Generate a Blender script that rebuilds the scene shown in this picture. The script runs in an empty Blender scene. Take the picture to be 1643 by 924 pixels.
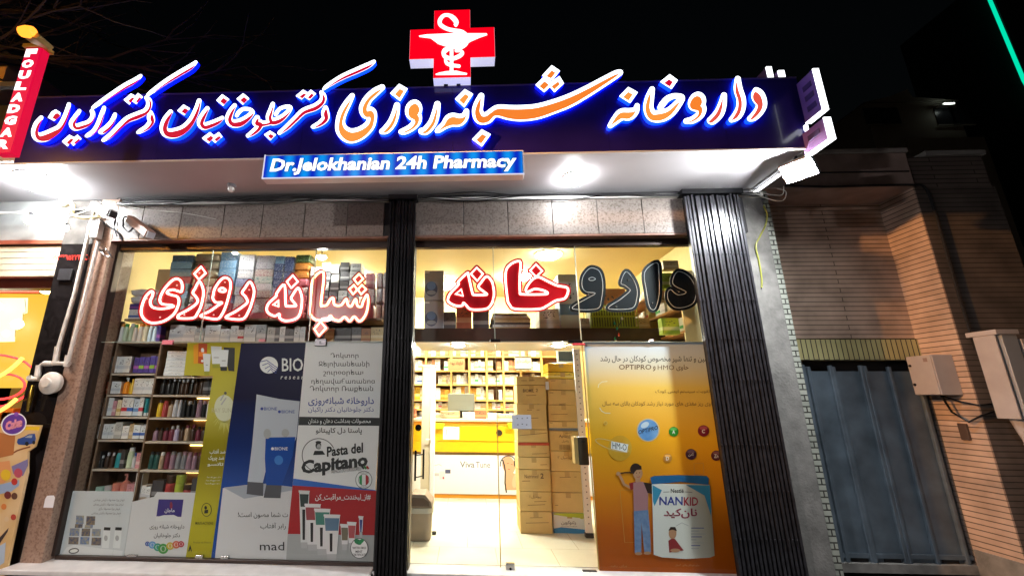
import bpy, bmesh, math, random, unicodedata
import numpy as np
from mathutils import Vector, Matrix
random.seed(11)
SC = bpy.context.scene
COL = SC.collection

# ------------------------------------------------------------------ camera
FPX, PPX, PPY, IW, IH = 682.7, 717.8, 462.0, 1643.0, 924.0
YAW, PITCH, ROLL = (math.radians(a) for a in (2.564, 14.65, 0.309))
CAM = np.array([0.0, -4.6, 1.55])


def cam_rows():
    base = np.array([[1, 0, 0], [0, 0, -1], [0, 1, 0.]])
    cy, sy = math.cos(YAW), math.sin(YAW)
    cp, sp = math.cos(PITCH), math.sin(PITCH)
    cr, sr = math.cos(ROLL), math.sin(ROLL)
    ry = np.array([[cy, 0, sy], [0, 1, 0], [-sy, 0, cy]])
    rx = np.array([[1, 0, 0], [0, cp, sp], [0, -sp, cp]])
    rz = np.array([[cr, -sr, 0], [sr, cr, 0], [0, 0, 1]])
    return rz @ rx @ ry @ base


RC = cam_rows()
cd = bpy.data.cameras.new('camera')
cam = bpy.data.objects.new('camera', cd)
COL.objects.link(cam)
cd.sensor_width = 36.0
cd.lens = FPX / IW * 36.0
cd.shift_x = (IW / 2 - PPX) / IW
cd.clip_end = 2000
cd.clip_start = 0.05
mw = Matrix(((RC[0][0], -RC[1][0], -RC[2][0], CAM[0]),
             (RC[0][1], -RC[1][1], -RC[2][1], CAM[1]),
             (RC[0][2], -RC[1][2], -RC[2][2], CAM[2]),
             (0, 0, 0, 1)))
cam.matrix_world = mw
SC.camera = cam

# ------------------------------------------------------------------ night sky, exposure
w = bpy.data.worlds.new('World')
SC.world = w
w.use_nodes = True
nt = w.node_tree
sky = nt.nodes.new('ShaderNodeTexSky')
sky.sky_type = 'NISHITA'
sky.sun_disc = False
sky.sun_elevation = math.radians(2)
sky.sun_rotation = math.radians(200)
nt.links.new(sky.outputs['Color'], nt.nodes['Background'].inputs['Color'])
nt.nodes['Background'].inputs['Strength'].default_value = 0.0016
SC.view_settings.view_transform = 'Standard'
SC.view_settings.look = 'None'
SC.view_settings.exposure = 0.0
SC.view_settings.gamma = 1.0
SC.view_settings.use_curve_mapping = False
SC.cycles.max_bounces = 8
SC.cycles.transparent_max_bounces = 16
SC.cycles.caustics_reflective = False
SC.cycles.caustics_refractive = False
SC.cycles.sample_clamp_indirect = 4.0


def P(u, v, **k):
    """The point of a world plane (X=, Y= or Z=) seen at photograph pixel (u, v)."""
    d = RC.T @ np.array([(u - PPX) / FPX, (v - PPY) / FPX, 1.0])
    a, val = next(iter(k.items()))
    i = 'XYZ'.index(a)
    p = CAM + d * (val - CAM[i]) / d[i]
    return Vector(p)


# ------------------------------------------------------------------ objects
def setp(o, label=None, cat=None, group=None, kind=None):
    if label: o['label'] = label
    if cat: o['category'] = cat
    if group: o['group'] = group
    if kind: o['kind'] = kind
    return o


def thing(name, label, cat, loc=(0, 0, 0), group=None):
    o = bpy.data.objects.new(name, None)
    o.empty_display_size = 0.1
    COL.objects.link(o)
    o.location = loc
    return setp(o, label, cat, group)


def link(name, mesh, parent=None):
    o = bpy.data.objects.new(name, mesh)
    COL.objects.link(o)
    if parent is not None:
        o.parent = parent
        # meshes are authored in world space; keep them there
        t = Vector((0, 0, 0))
        q = parent
        while q is not None:
            t += q.location
            q = q.parent
        o.location = -t
    return o


class MB:
    """Collects shapes and links them as one mesh object."""
    def __init__(s):
        s.v, s.f, s.m = [], [], []

    def add(s, verts, faces, m=0):
        b = len(s.v)
        s.v += [tuple(p) for p in verts]
        for f in faces:
            s.f.append(tuple(b + i for i in f))
            s.m.append(m)
        return s

    def box(s, x0, x1, y0, y1, z0, z1, m=0, rz=0.0, mf=None):
        """mf: material of the -Y face"""
        c = ((x0 + x1) / 2, (y0 + y1) / 2)
        vs = []
        for z in (z0, z1):
            for x, y in ((x0, y0), (x1, y0), (x1, y1), (x0, y1)):
                dx, dy = x - c[0], y - c[1]
                vs.append((c[0] + dx * math.cos(rz) - dy * math.sin(rz), c[1] + dx * math.sin(rz) + dy * math.cos(rz), z))
        fs = [(3, 2, 1, 0), (4, 5, 6, 7), (1, 2, 6, 5), (2, 3, 7, 6), (3, 0, 4, 7)]
        s.add(vs, fs, m)
        s.add(vs, [(0, 1, 5, 4)], m if mf is None else mf)
        return s

    def prism(s, pts, y0, y1, m=0, mf=None, ms=None):
        """outline of (x, z) points, from y0 (front) to y1"""
        n = len(pts)
        area = sum(pts[i][0] * pts[(i + 1) % n][1] - pts[(i + 1) % n][0] * pts[i][1] for i in range(n))
        if area < 0: pts = pts[::-1]
        vs = [(x, y0, z) for x, z in pts] + [(x, y1, z) for x, z in pts]
        s.add(vs, [tuple(range(n))], m if mf is None else mf)
        s.add(vs, [tuple(range(2 * n - 1, n - 1, -1))], m)
        s.add(vs, [(i, i + n, (i + 1) % n + n, (i + 1) % n) for i in range(n)], m if ms is None else ms)
        return s

    def poly(s, pts3, m=0):
        s.add(pts3, [tuple(range(len(pts3)))], m)
        return s

    def tube(s, pts, r, n=8, m=0, closed=False, cap=True):
        pts = [Vector(p) for p in pts]
        k = len(pts)
        rs = r if isinstance(r, (list, tuple)) else [r] * k
        vs = []
        up = None
        for i in range(k):
            if closed:
                t = pts[(i + 1) % k] - pts[i - 1]
            else:
                t = pts[min(i + 1, k - 1)] - pts[max(i - 1, 0)]
            if t.length < 1e-9: t = Vector((0, 0, 1))
            t.normalize()
            if up is None:
                up = Vector((0, 1, 0)) if abs(t.y) < 0.9 else Vector((1, 0, 0))
            a = (up - t * up.dot(t))
            if a.length < 1e-6: a = t.orthogonal()
            a.normalize()
            up = a
            b = t.cross(a)
            for j in range(n):
                an = 2 * math.pi * j / n
                vs.append(pts[i] + (a * math.cos(an) + b * math.sin(an)) * rs[i])
        fs = []
        for i in range(k if closed else k - 1):
            i2 = (i + 1) % k
            for j in range(n):
                j2 = (j + 1) % n
                fs.append((i * n + j, i * n + j2, i2 * n + j2, i2 * n + j))
        if not closed and cap:
            fs.append(tuple(range(n - 1, -1, -1)))
            fs.append(tuple((k - 1) * n + j for j in range(n)))
        s.add(vs, fs, m)
        return s

    def lathe(s, prof, c=(0, 0, 0), n=14, axis='Z', m=0, mats=None):
        """prof: (radius, height) pairs along the axis from c"""
        vs = []
        for r, h in prof:
            for j in range(n):
                a = 2 * math.pi * j / n
                if axis == 'Z': p = (c[0] + r * math.cos(a), c[1] + r * math.sin(a), c[2] + h)
                elif axis == 'Y': p = (c[0] + r * math.cos(a), c[1] + h, c[2] + r * math.sin(a))
                else: p = (c[0] + h, c[1] + r * math.cos(a), c[2] + r * math.sin(a))
                vs.append(p)
        for i in range(len(prof) - 1):
            fs = [(i * n + j, i * n + (j + 1) % n, (i + 1) * n + (j + 1) % n, (i + 1) * n + j) for j in range(n)]
            if i == 0:
                base = len(s.v)
                s.v += vs
            for f in fs:
                s.f.append(tuple(base + q for q in f))
                s.m.append(mats[i] if mats else m)
        s.f.append(tuple(base + j for j in range(n - 1, -1, -1)))
        s.m.append(mats[0] if mats else m)
        s.f.append(tuple(base + (len(prof) - 1) * n + j for j in range(n)))
        s.m.append(mats[-1] if mats else m)
        return s

    def mesh(s, name, mats, smooth=False, bevel=0.0, seg=2):
        me = bpy.data.meshes.new(name)
        me.from_pydata(s.v, [], s.f)
        for mt in (mats if isinstance(mats, (list, tuple)) else [mats]):
            me.materials.append(mt)
        me.polygons.foreach_set('material_index', s.m)
        if bevel > 0:
            bm = bmesh.new()
            bm.from_mesh(me)
            bmesh.ops.remove_doubles(bm, verts=bm.verts, dist=1e-5)
            es = [e for e in bm.edges if len(e.link_faces) == 2 and e.calc_face_angle(0) > 0.6]
            bmesh.ops.bevel(bm, geom=es, offset=bevel, segments=seg, affect='EDGES', profile=0.5, clamp_overlap=True)
            bm.to_mesh(me)
            bm.free()
        if smooth:
            me.polygons.foreach_set('use_smooth', [True] * len(me.polygons))
            try: me.set_sharp_from_angle(angle=math.radians(40))
            except Exception: pass
        me.update()
        return me

    def build(s, name, mats, parent=None, smooth=False, bevel=0.0, seg=2):
        return link(name, s.mesh(name, mats, smooth, bevel, seg), parent)


# ------------------------------------------------------------------ materials
def newmat(name):
    m = bpy.data.materials.new(name)
    m.use_nodes = True
    return m, m.node_tree, m.node_tree.nodes['Principled BSDF']


def rgba(c): return (c[0], c[1], c[2], 1.0)


def M(name, col, rough=0.6, metal=0.0, var=0.0, scale=6.0, bump=0.0, bscale=None, detail=4.0, spec=None, coat=0.0, col2=None, coord='Object'):
    m, t, b = newmat(name)
    b.inputs['Base Color'].default_value = rgba(col)
    b.inputs['Roughness'].default_value = rough
    b.inputs['Metallic'].default_value = metal
    if spec is not None: b.inputs['Specular IOR Level'].default_value = spec
    if coat: b.inputs['Coat Weight'].default_value = coat
    if var or col2 or bump:
        tc = t.nodes.new('ShaderNodeTexCoord')
        n = t.nodes.new('ShaderNodeTexNoise')
        n.inputs['Scale'].default_value = scale
        n.inputs['Detail'].default_value = detail
        t.links.new(tc.outputs[coord], n.inputs['Vector'])
        if var or col2:
            r = t.nodes.new('ShaderNodeValToRGB')
            r.color_ramp.elements[0].position = 0.3
            r.color_ramp.elements[1].position = 0.7
            a = col2 or tuple(x * (1 - var) for x in col)
            c = col if col2 else tuple(min(1, x * (1 + var)) for x in col)
            r.color_ramp.elements[0].color = rgba(a)
            r.color_ramp.elements[1].color = rgba(c)
            t.links.new(n.outputs['Fac'], r.inputs['Fac'])
            t.links.new(r.outputs['Color'], b.inputs['Base Color'])
        if bump:
            n2 = n
            if bscale:
                n2 = t.nodes.new('ShaderNodeTexNoise')
                n2.inputs['Scale'].default_value = bscale
                n2.inputs['Detail'].default_value = 5
                t.links.new(tc.outputs[coord], n2.inputs['Vector'])
            bp = t.nodes.new('ShaderNodeBump')
            bp.inputs['Strength'].default_value = bump
            bp.inputs['Distance'].default_value = 0.01
            t.links.new(n2.outputs['Fac'], bp.inputs['Height'])
            t.links.new(bp.outputs['Normal'], b.inputs['Normal'])
    return m


def E(name, col, strength, base=(0.05, 0.05, 0.05)):
    m, t, b = newmat(name)
    b.inputs['Base Color'].default_value = rgba(base)
    b.inputs['Emission Color'].default_value = rgba(col)
    b.inputs['Emission Strength'].default_value = strength
    b.inputs['Roughness'].default_value = 0.6
    b.inputs['Specular IOR Level'].default_value = 0.15
    return m


def glass_mat(name, tint=(0.93, 0.97, 0.95), rough=0.0, ior=1.45):
    m = bpy.data.materials.new(name)
    m.use_nodes = True
    t = m.node_tree
    t.nodes.clear()
    o = t.nodes.new('ShaderNodeOutputMaterial')
    mx = t.nodes.new('ShaderNodeMixShader')
    tr = t.nodes.new('ShaderNodeBsdfTransparent')
    gl = t.nodes.new('ShaderNodeBsdfGlossy')
    fr = t.nodes.new('ShaderNodeFresnel')
    fr.inputs['IOR'].default_value = ior
    tr.inputs['Color'].default_value = rgba(tint)
    gl.inputs['Roughness'].default_value = rough
    ge = t.nodes.new('ShaderNodeNewGeometry')
    iv = t.nodes.new('ShaderNodeMath')
    iv.operation = 'SUBTRACT'
    iv.inputs[0].default_value = 1.0
    t.links.new(ge.outputs['Backfacing'], iv.inputs[1])
    ml = t.nodes.new('ShaderNodeMath')
    ml.operation = 'MULTIPLY'
    t.links.new(fr.outputs[0], ml.inputs[0])
    t.links.new(iv.outputs[0], ml.inputs[1])
    t.links.new(ml.outputs[0], mx.inputs[0])
    t.links.new(tr.outputs[0], mx.inputs[1])
    t.links.new(gl.outputs[0], mx.inputs[2])
    t.links.new(mx.outputs[0], o.inputs['Surface'])
    return m


def brick_mat(name, c1, c2, mortar, bw=0.21, bh=0.055, ms=0.006, soldier=False, rough=0.75, bump=0.6, vary=0.15):
    m, t, b = newmat(name)
    tc = t.nodes.new('ShaderNodeTexCoord')
    sp = t.nodes.new('ShaderNodeSeparateXYZ')
    ad = t.nodes.new('ShaderNodeMath')
    cb = t.nodes.new('ShaderNodeCombineXYZ')
    br = t.nodes.new('ShaderNodeTexBrick')
    t.links.new(tc.outputs['Object'], sp.inputs[0])
    t.links.new(sp.outputs['X'], ad.inputs[0])
    t.links.new(sp.outputs['Y'], ad.inputs[1])
    t.links.new(ad.outputs[0], cb.inputs['Y' if soldier else 'X'])
    t.links.new(sp.outputs['Z'], cb.inputs['X' if soldier else 'Y'])
    t.links.new((tc.outputs['Object'] if 'floor' in name else cb.outputs[0]), br.inputs['Vector'])
    br.inputs['Color1'].default_value = rgba(c1)
    br.inputs['Color2'].default_value = rgba(c2)
    br.inputs['Mortar'].default_value = rgba(mortar)
    br.inputs['Scale'].default_value = 1.0
    br.inputs['Mortar Size'].default_value = ms
    br.inputs['Mortar Smooth'].default_value = 0.15
    br.inputs['Brick Width'].default_value = bw
    br.inputs['Row Height'].default_value = bh
    n = t.nodes.new('ShaderNodeTexNoise')
    n.inputs['Scale'].default_value = 3.0
    n.inputs['Detail'].default_value = 6
    t.links.new(tc.outputs['Object'], n.inputs['Vector'])
    mr = t.nodes.new('ShaderNodeMapRange')
    mr.inputs['From Min'].default_value = 0.3
    mr.inputs['From Max'].default_value = 0.7
    mr.inputs['To Min'].default_value = 1 - vary
    mr.inputs['To Max'].default_value = 1 + vary
    t.links.new(n.outputs['Fac'], mr.inputs['Value'])
    mu = t.nodes.new('ShaderNodeMix')
    mu.data_type = 'RGBA'
    mu.blend_type = 'MULTIPLY'
    mu.inputs['Factor'].default_value = 1.0
    t.links.new(br.outputs['Color'], mu.inputs['A'])
    t.links.new(mr.outputs['Result'], mu.inputs['B'])
    t.links.new(mu.outputs['Result'], b.inputs['Base Color'])
    b.inputs['Roughness'].default_value = rough
    bp = t.nodes.new('ShaderNodeBump')
    bp.inputs['Strength'].default_value = bump
    bp.inputs['Distance'].default_value = 0.0016
    bp.invert = True
    t.links.new(br.outputs['Fac'], bp.inputs['Height'])
    t.links.new(bp.outputs['Normal'], b.inputs['Normal'])
    return m


def granite_mat(name, base, dark, light, rough=0.25, scale=60):
    m, t, b = newmat(name)
    tc = t.nodes.new('ShaderNodeTexCoord')
    vo = t.nodes.new('ShaderNodeTexVoronoi')
    vo.inputs['Scale'].default_value = scale
    t.links.new(tc.outputs['Object'], vo.inputs['Vector'])
    n = t.nodes.new('ShaderNodeTexNoise')
    n.inputs['Scale'].default_value = scale * 0.5
    n.inputs['Detail'].default_value = 8
    t.links.new(tc.outputs['Object'], n.inputs['Vector'])
    r = t.nodes.new('ShaderNodeValToRGB')
    e = r.color_ramp.elements
    e[0].position, e[0].color = 0.36, rgba(dark)
    e[1].position, e[1].color = 0.68, rgba(light)
    k = e.new(0.47)
    k.color = rgba(base)
    t.links.new(n.outputs['Fac'], r.inputs['Fac'])
    t.links.new(r.outputs['Color'], b.inputs['Base Color'])
    b.inputs['Roughness'].default_value = rough
    return m


def ramp_mat(name, stops, axis='Z', lo=0.0, hi=1.0, rough=0.45, coord='Object', emit=0.0):
    """print that runs through colours along an axis of the object"""
    m, t, b = newmat(name)
    tc = t.nodes.new('ShaderNodeTexCoord')
    sp = t.nodes.new('ShaderNodeSeparateXYZ')
    t.links.new(tc.outputs[coord], sp.inputs[0])
    mr = t.nodes.new('ShaderNodeMapRange')
    mr.inputs['From Min'].default_value = lo
    mr.inputs['From Max'].default_value = hi
    t.links.new(sp.outputs[axis], mr.inputs['Value'])
    r = t.nodes.new('ShaderNodeValToRGB')
    e = r.color_ramp.elements
    e[0].position, e[0].color = stops[0][0], rgba(stops[0][1])
    e[1].position, e[1].color = stops[-1][0], rgba(stops[-1][1])
    for p, c in stops[1:-1]:
        q = e.new(p)
        q.color = rgba(c)
    t.links.new(mr.outputs['Result'], r.inputs['Fac'])
    t.links.new(r.outputs['Color'], b.inputs['Base Color'])
    b.inputs['Roughness'].default_value = rough
    b.inputs['Specular IOR Level'].default_value = 0.2
    return m


def carton_mat(name, base, accent, lo=0.25, hi=0.45, rough=0.5, floral=0.0, fl=(0.2, 0.2, 0.4), dark=(0.05, 0.05, 0.06)):
    """printed packaging: a colour band and a scatter of small print"""
    m, t, b = newmat(name)
    tc = t.nodes.new('ShaderNodeTexCoord')
    sp = t.nodes.new('ShaderNodeSeparateXYZ')
    t.links.new(tc.outputs['Generated'], sp.inputs[0])

    def gate(sock, a, c):
        g1 = t.nodes.new('ShaderNodeMath'); g1.operation = 'GREATER_THAN'; g1.inputs[1].default_value = a
        g2 = t.nodes.new('ShaderNodeMath'); g2.operation = 'LESS_THAN'; g2.inputs[1].default_value = c
        g3 = t.nodes.new('ShaderNodeMath'); g3.operation = 'MULTIPLY'
        t.links.new(sock, g1.inputs[0]); t.links.new(sock, g2.inputs[0])
        t.links.new(g1.outputs[0], g3.inputs[0]); t.links.new(g2.outputs[0], g3.inputs[1])
        return g3.outputs[0]

    def mix(f, a, bcol):
        x = t.nodes.new('ShaderNodeMix'); x.data_type = 'RGBA'
        t.links.new(f, x.inputs['Factor'])
        if isinstance(a, tuple): x.inputs['A'].default_value = rgba(a)
        else: t.links.new(a, x.inputs['A'])
        x.inputs['B'].default_value = rgba(bcol)
        return x.outputs['Result']
    c = mix(gate(sp.outputs['Z'], lo, hi), base, accent)
    # small print: a stretched noise, only in a middle field of the pack
    mp = t.nodes.new('ShaderNodeMapping')
    mp.inputs['Scale'].default_value = (9, 3, 14) if not floral else (5, 5, 5)
    t.links.new(tc.outputs['Generated'], mp.inputs['Vector'])
    oi = t.nodes.new('ShaderNodeObjectInfo')
    n = t.nodes.new('ShaderNodeTexNoise'); n.noise_dimensions = '4D'
    n.inputs['Scale'].default_value = 1.0 if not floral else floral
    n.inputs['Detail'].default_value = 2
    wm = t.nodes.new('ShaderNodeMath'); wm.operation = 'MULTIPLY'; wm.inputs[1].default_value = 50
    t.links.new(oi.outputs['Random'], wm.inputs[0])
    t.links.new(wm.outputs[0], n.inputs['W'])
    t.links.new(mp.outputs[0], n.inputs['Vector'])
    th = t.nodes.new('ShaderNodeMath'); th.operation = 'GREATER_THAN'; th.inputs[1].default_value = 0.58
    t.links.new(n.outputs['Fac'], th.inputs[0])
    if floral:
        f = th.outputs[0]
        c = mix(f, c, fl)
    else:
        gx = gate(sp.outputs['X'], 0.2, 0.8)
        gz = gate(sp.outputs['Z'], 0.5, 0.85)
        mm = t.nodes.new('ShaderNodeMath'); mm.operation = 'MULTIPLY'
        t.links.new(gx, mm.inputs[0]); t.links.new(gz, mm.inputs[1])
        m2 = t.nodes.new('ShaderNodeMath'); m2.operation = 'MULTIPLY'
        t.links.new(mm.outputs[0], m2.inputs[0]); t.links.new(th.outputs[0], m2.inputs[1])
        c = mix(m2.outputs[0], c, dark)
    t.links.new(c, b.inputs['Base Color'])
    b.inputs['Roughness'].default_value = rough
    return m


# ------------------------------------------------------------------ lettering: outlines from brush strokes
def catmull(pts, sub=6):
    pts = [np.array(p, float) for p in pts]
    out = []
    n = len(pts)
    for i in range(n - 1):
        p0, p1, p2, p3 = pts[max(i - 1, 0)], pts[i], pts[i + 1], pts[min(i + 2, n - 1)]
        for k in range(sub):
            t = k / sub
            out.append(0.5 * ((2 * p1) + (-p0 + p2) * t + (2 * p0 - 5 * p1 + 4 * p2 - p3) * t * t + (-p0 + 3 * p1 - 3 * p2 + p3) * t ** 3))
    out.append(pts[-1])
    return np.array(out)


def sdf_strokes(X, Y, pts):
    d = np.full(X.shape, 1e9)
    for a, b in zip(pts[:-1], pts[1:]):
        vx, vy = b[0] - a[0], b[1] - a[1]
        l2 = vx * vx + vy * vy + 1e-12
        t = np.clip(((X - a[0]) * vx + (Y - a[1]) * vy) / l2, 0, 1)
        r = a[2] + (b[2] - a[2]) * t
        d = np.minimum(d, np.hypot(X - a[0] - vx * t, Y - a[1] - vy * t) - r)
    return d


def sdf_poly(X, Y, pts):
    d = np.full(X.shape, 1e9)
    ins = np.zeros(X.shape, bool)
    n = len(pts)
    for i in range(n):
        a, b = pts[i], pts[(i + 1) % n]
        vx, vy = b[0] - a[0], b[1] - a[1]
        l2 = vx * vx + vy * vy + 1e-12
        t = np.clip(((X - a[0]) * vx + (Y - a[1]) * vy) / l2, 0, 1)
        d = np.minimum(d, np.hypot(X - a[0] - vx * t, Y - a[1] - vy * t))
        c = (a[1] > Y) != (b[1] > Y)
        xs = (b[0] - a[0]) * (Y - a[1]) / ((b[1] - a[1]) if abs(b[1] - a[1]) > 1e-9 else 1e-9) + a[0]
        ins ^= c & (X < xs)
    return np.where(ins, -d, d)


def contours(F, x0, y0, h, lev):
    G = F - lev
    G = np.where(np.abs(G) < 1e-9, 1e-9, G)
    s = G < 0
    ny, nx = G.shape
    cells = s[:-1, :-1].astype(int) + s[:-1, 1:] * 2 + s[1:, 1:] * 4 + s[1:, :-1] * 8
    nxt = {}
    tab = {1: [(3, 0)], 2: [(0, 1)], 3: [(3, 1)], 4: [(1, 2)], 5: [(3, 0), (1, 2)], 6: [(0, 2)], 7: [(3, 2)],
           8: [(2, 3)], 9: [(2, 0)], 10: [(0, 1), (2, 3)], 11: [(2, 1)], 12: [(1, 3)], 13: [(1, 0)], 14: [(0, 3)]}
    def key(j, i, e):
        return [(0, j, i), (1, j, i + 1), (0, j + 1, i), (1, j, i)][e]
    def pos(k):
        o, j, i = k
        if o == 0:
            a, b = G[j, i], G[j, i + 1]
            return (x0 + h * (i + a / (a - b)), y0 + h * j)
        a, b = G[j, i], G[j + 1, i]
        return (x0 + h * i, y0 + h * (j + a / (a - b)))
    js, is_ = np.nonzero((cells > 0) & (cells < 15))
    for j, i in zip(js.tolist(), is_.tolist()):
        for a, b in tab[int(cells[j, i])]:
            nxt[key(j, i, a)] = key(j, i, b)
    out = []
    while nxt:
        k0, k = next(iter(nxt.items()))
        del nxt[k0]
        loop = [k0]
        while k != k0 and k in nxt:
            loop.append(k)
            k = nxt.pop(k)
        if len(loop) > 6:
            out.append(thin([pos(q) for q in loop], h * 0.12))
    return out


def thin(pts, tol):
    """drop points that lie on the line between their neighbours"""
    pts = [np.array(p) for p in pts]
    keep = [pts[0]]
    i = 0
    n = len(pts)
    while i < n - 1:
        j = i + 2
        while j < n and j - i < 10:
            a, b = pts[i], pts[j]
            v = b - a
            L = np.hypot(*v) + 1e-12
            if max(abs(v[0] * (p[1] - a[1]) - v[1] * (p[0] - a[0])) / L for p in pts[i + 1:j]) > tol: break
            j += 1
        i = j - 1
        keep.append(pts[i])
    return [tuple(p) for p in keep[:-1]]


def loops_mesh(loops, depth, Y, name):
    """closed (x, z) loops, holes found by nesting, filled and extruded about plane Y"""
    cu = bpy.data.curves.new(name, 'CURVE')
    cu.dimensions = '2D'
    cu.fill_mode = 'BOTH'
    cu.extrude = depth / 2
    for lp in loops:
        sp = cu.splines.new('POLY')
        sp.points.add(len(lp) - 1)
        for q, (x, z) in zip(sp.points, lp):
            q.co = (x, z, 0, 1)
        sp.use_cyclic_u = True
    ob = bpy.data.objects.new(name, cu)
    me = bpy.data.meshes.new_from_object(ob)
    bpy.data.objects.remove(ob)
    bpy.data.curves.remove(cu)
    me.transform(Matrix(((1, 0, 0, 0), (0, 0, -1, Y), (0, 1, 0, 0), (0, 0, 0, 1))))
    return me


def islands(me):
    """split a mesh into its loose pieces, as (verts, faces)"""
    bm = bmesh.new()
    bm.from_mesh(me)
    bmesh.ops.remove_doubles(bm, verts=bm.verts, dist=1e-6)
    bm.verts.index_update()
    seen, out = set(), []
    for v in bm.verts:
        if v.index in seen: continue
        st, comp = [v], []
        seen.add(v.index)
        while st:
            q = st.pop()
            comp.append(q)
            for e in q.link_edges:
                o = e.other_vert(q)
                if o.index not in seen:
                    seen.add(o.index)
                    st.append(o)
        ids = {q.index: k for k, q in enumerate(comp)}
        fs = {f.index: f for q in comp for f in q.link_faces}
        out.append(([q.co[:] for q in comp], [tuple(ids[q.index] for q in f.verts) for f in fs.values()]))
    bm.free()
    return out


def pl(u, v, Y):
    p = P(u, v, Y=Y)
    return (p.x, p.z)


# ------------------------------------------------------------------ printed text (Arabic-script joining done here)
FORMS = {}
for cp in list(range(0xFB50, 0xFC00)) + list(range(0xFE80, 0xFEFD)):
    dec = unicodedata.decomposition(chr(cp)).split()
    if len(dec) == 2 and dec[0] in ('<isolated>', '<final>', '<initial>', '<medial>'):
        FORMS.setdefault(chr(int(dec[1], 16)), {})[dec[0][1:4]] = chr(cp)


def shape(s):
    out = []
    n = len(s)
    has = lambda c, k: c in FORMS and k in FORMS[c]
    for i, c in enumerate(s):
        if c not in FORMS:
            out.append('' if c == '\u200c' else c)
            continue
        a = i > 0 and has(s[i - 1], 'ini') and has(c, 'fin')
        b = i < n - 1 and has(c, 'ini') and has(s[i + 1], 'fin')
        k = 'med' if a and b and has(c, 'med') else 'fin' if a else 'ini' if b else 'iso'
        out.append(FORMS[c].get(k, c))
    t = ''.join(out)
    runs, cur, typ = [], '', None
    for c in t:
        r = 'r' if (0x590 <= ord(c) <= 0x6EF or 0xFB50 <= ord(c) <= 0xFEFF) else ('l' if (c.isalnum()) else None)
        if 0x6F0 <= ord(c) <= 0x6F9: r = 'l'
        if r is None: r = typ or 'r'
        if typ is None or r == typ:
            cur += c
        else:
            runs.append((typ, cur)); cur = c
        typ = r
    runs.append((typ, cur))
    return ''.join(x[::-1] if k == 'r' else x for k, x in reversed(runs))


_tc = {}


def glyphs(s, bold=0.0, shear=0.0):
    """flat outline of a line of text as (verts xy, faces), bounding box at 0..1 in x and z"""
    k = (s, bold, shear)
    if k in _tc: return _tc[k]
    rtl = any(0x600 <= ord(c) <= 0x6FF for c in s)
    cu = bpy.data.curves.new('t', 'FONT')
    cu.body = shape(s) if rtl else s
    cu.offset = bold
    cu.shear = shear
    cu.resolution_u = 2
    ob = bpy.data.objects.new('t', cu)
    me = bpy.data.meshes.new_from_object(ob)
    bpy.data.objects.remove(ob)
    bpy.data.curves.remove(cu)
    v = np.array([q.co[:2] for q in me.vertices]) if len(me.vertices) else np.zeros((1, 2))
    lo, hi = v.min(0), v.max(0)
    vv = (v - lo) / np.maximum(hi - lo, 1e-6)
    fs = [tuple(p.vertices) for p in me.polygons]
    asp = (hi[0] - lo[0]) / max(hi[1] - lo[1], 1e-6)
    bpy.data.meshes.remove(me)
    _tc[k] = (vv, fs, asp)
    return _tc[k]


class Print:
    """flat printing on a sheet that stands in plane Y: each colour becomes one part, each layer a hair in front of the last"""
    def __init__(s, Y, step=0.00016):
        s.Y, s.step, s.n, s.L = Y, step, 0, {}

    def _mb(s, mat, name):
        k = (mat.name, name)
        if k not in s.L: s.L[k] = (MB(), mat, name)
        return s.L[k][0]

    def poly(s, pts, mat, name='printed_picture', up=True):
        if up: s.n += 1
        y = s.Y - s.step * s.n
        s._mb(mat, name).poly([P(u, v, Y=y) for u, v in pts])
        return s

    def ell(s, u, v, a, b, mat, name='printed_picture', n=28, rot=0.0, up=True, t0=0, t1=2 * math.pi):
        pts = []
        for i in range(n):
            t = t0 + (t1 - t0) * i / (n if t1 - t0 > 6.28 else n - 1)
            x, y = a * math.cos(t), b * math.sin(t)
            pts.append((u + x * math.cos(rot) - y * math.sin(rot), v + x * math.sin(rot) + y * math.cos(rot)))
        return s.poly(pts, mat, name, up)

    def line(s, pts, wd, mat, name='printed_picture', closed=False):
        s.n += 1
        y = s.Y - s.step * s.n
        pts = [np.array(p, float) for p in pts]
        n = len(pts)
        L, R = [], []
        for i in range(n):
            a = pts[i - 1] if (i or closed) else pts[i]
            b = pts[(i + 1) % n] if (i < n - 1 or closed) else pts[i]
            t = b - a
            t = t / (np.hypot(*t) + 1e-9)
            nn = np.array([-t[1], t[0]]) * wd / 2
            L.append(pts[i] + nn); R.append(pts[i] - nn)
        mb = s._mb(mat, name)
        for i in range(n if closed else n - 1):
            j = (i + 1) % n
            mb.poly([P(q[0], q[1], Y=y) for q in (L[i], L[j], R[j], R[i])])
        return s

    def text(s, txt, u0, u1, v0, v1, mat, bold=0.0, shear=0.0, name='printed_text', slope=0.0):
        """fit the line's outline into photograph pixels u0..u1, v0 (top)..v1 (bottom)"""
        s.n += 1
        y = s.Y - s.step * s.n
        vv, fs, asp = glyphs(txt, bold, shear)
        pts = [P(u0 + q[0] * (u1 - u0), v1 + q[1] * (v0 - v1) + slope * q[0] * (u1 - u0), Y=y) for q in vv]
        s._mb(mat, name).add(pts, fs)
        return s

    def build(s, parent):
        r = []
        for mb, mat, name in s.L.values():
            r.append(mb.build(name, mat, parent))
        return r

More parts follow.
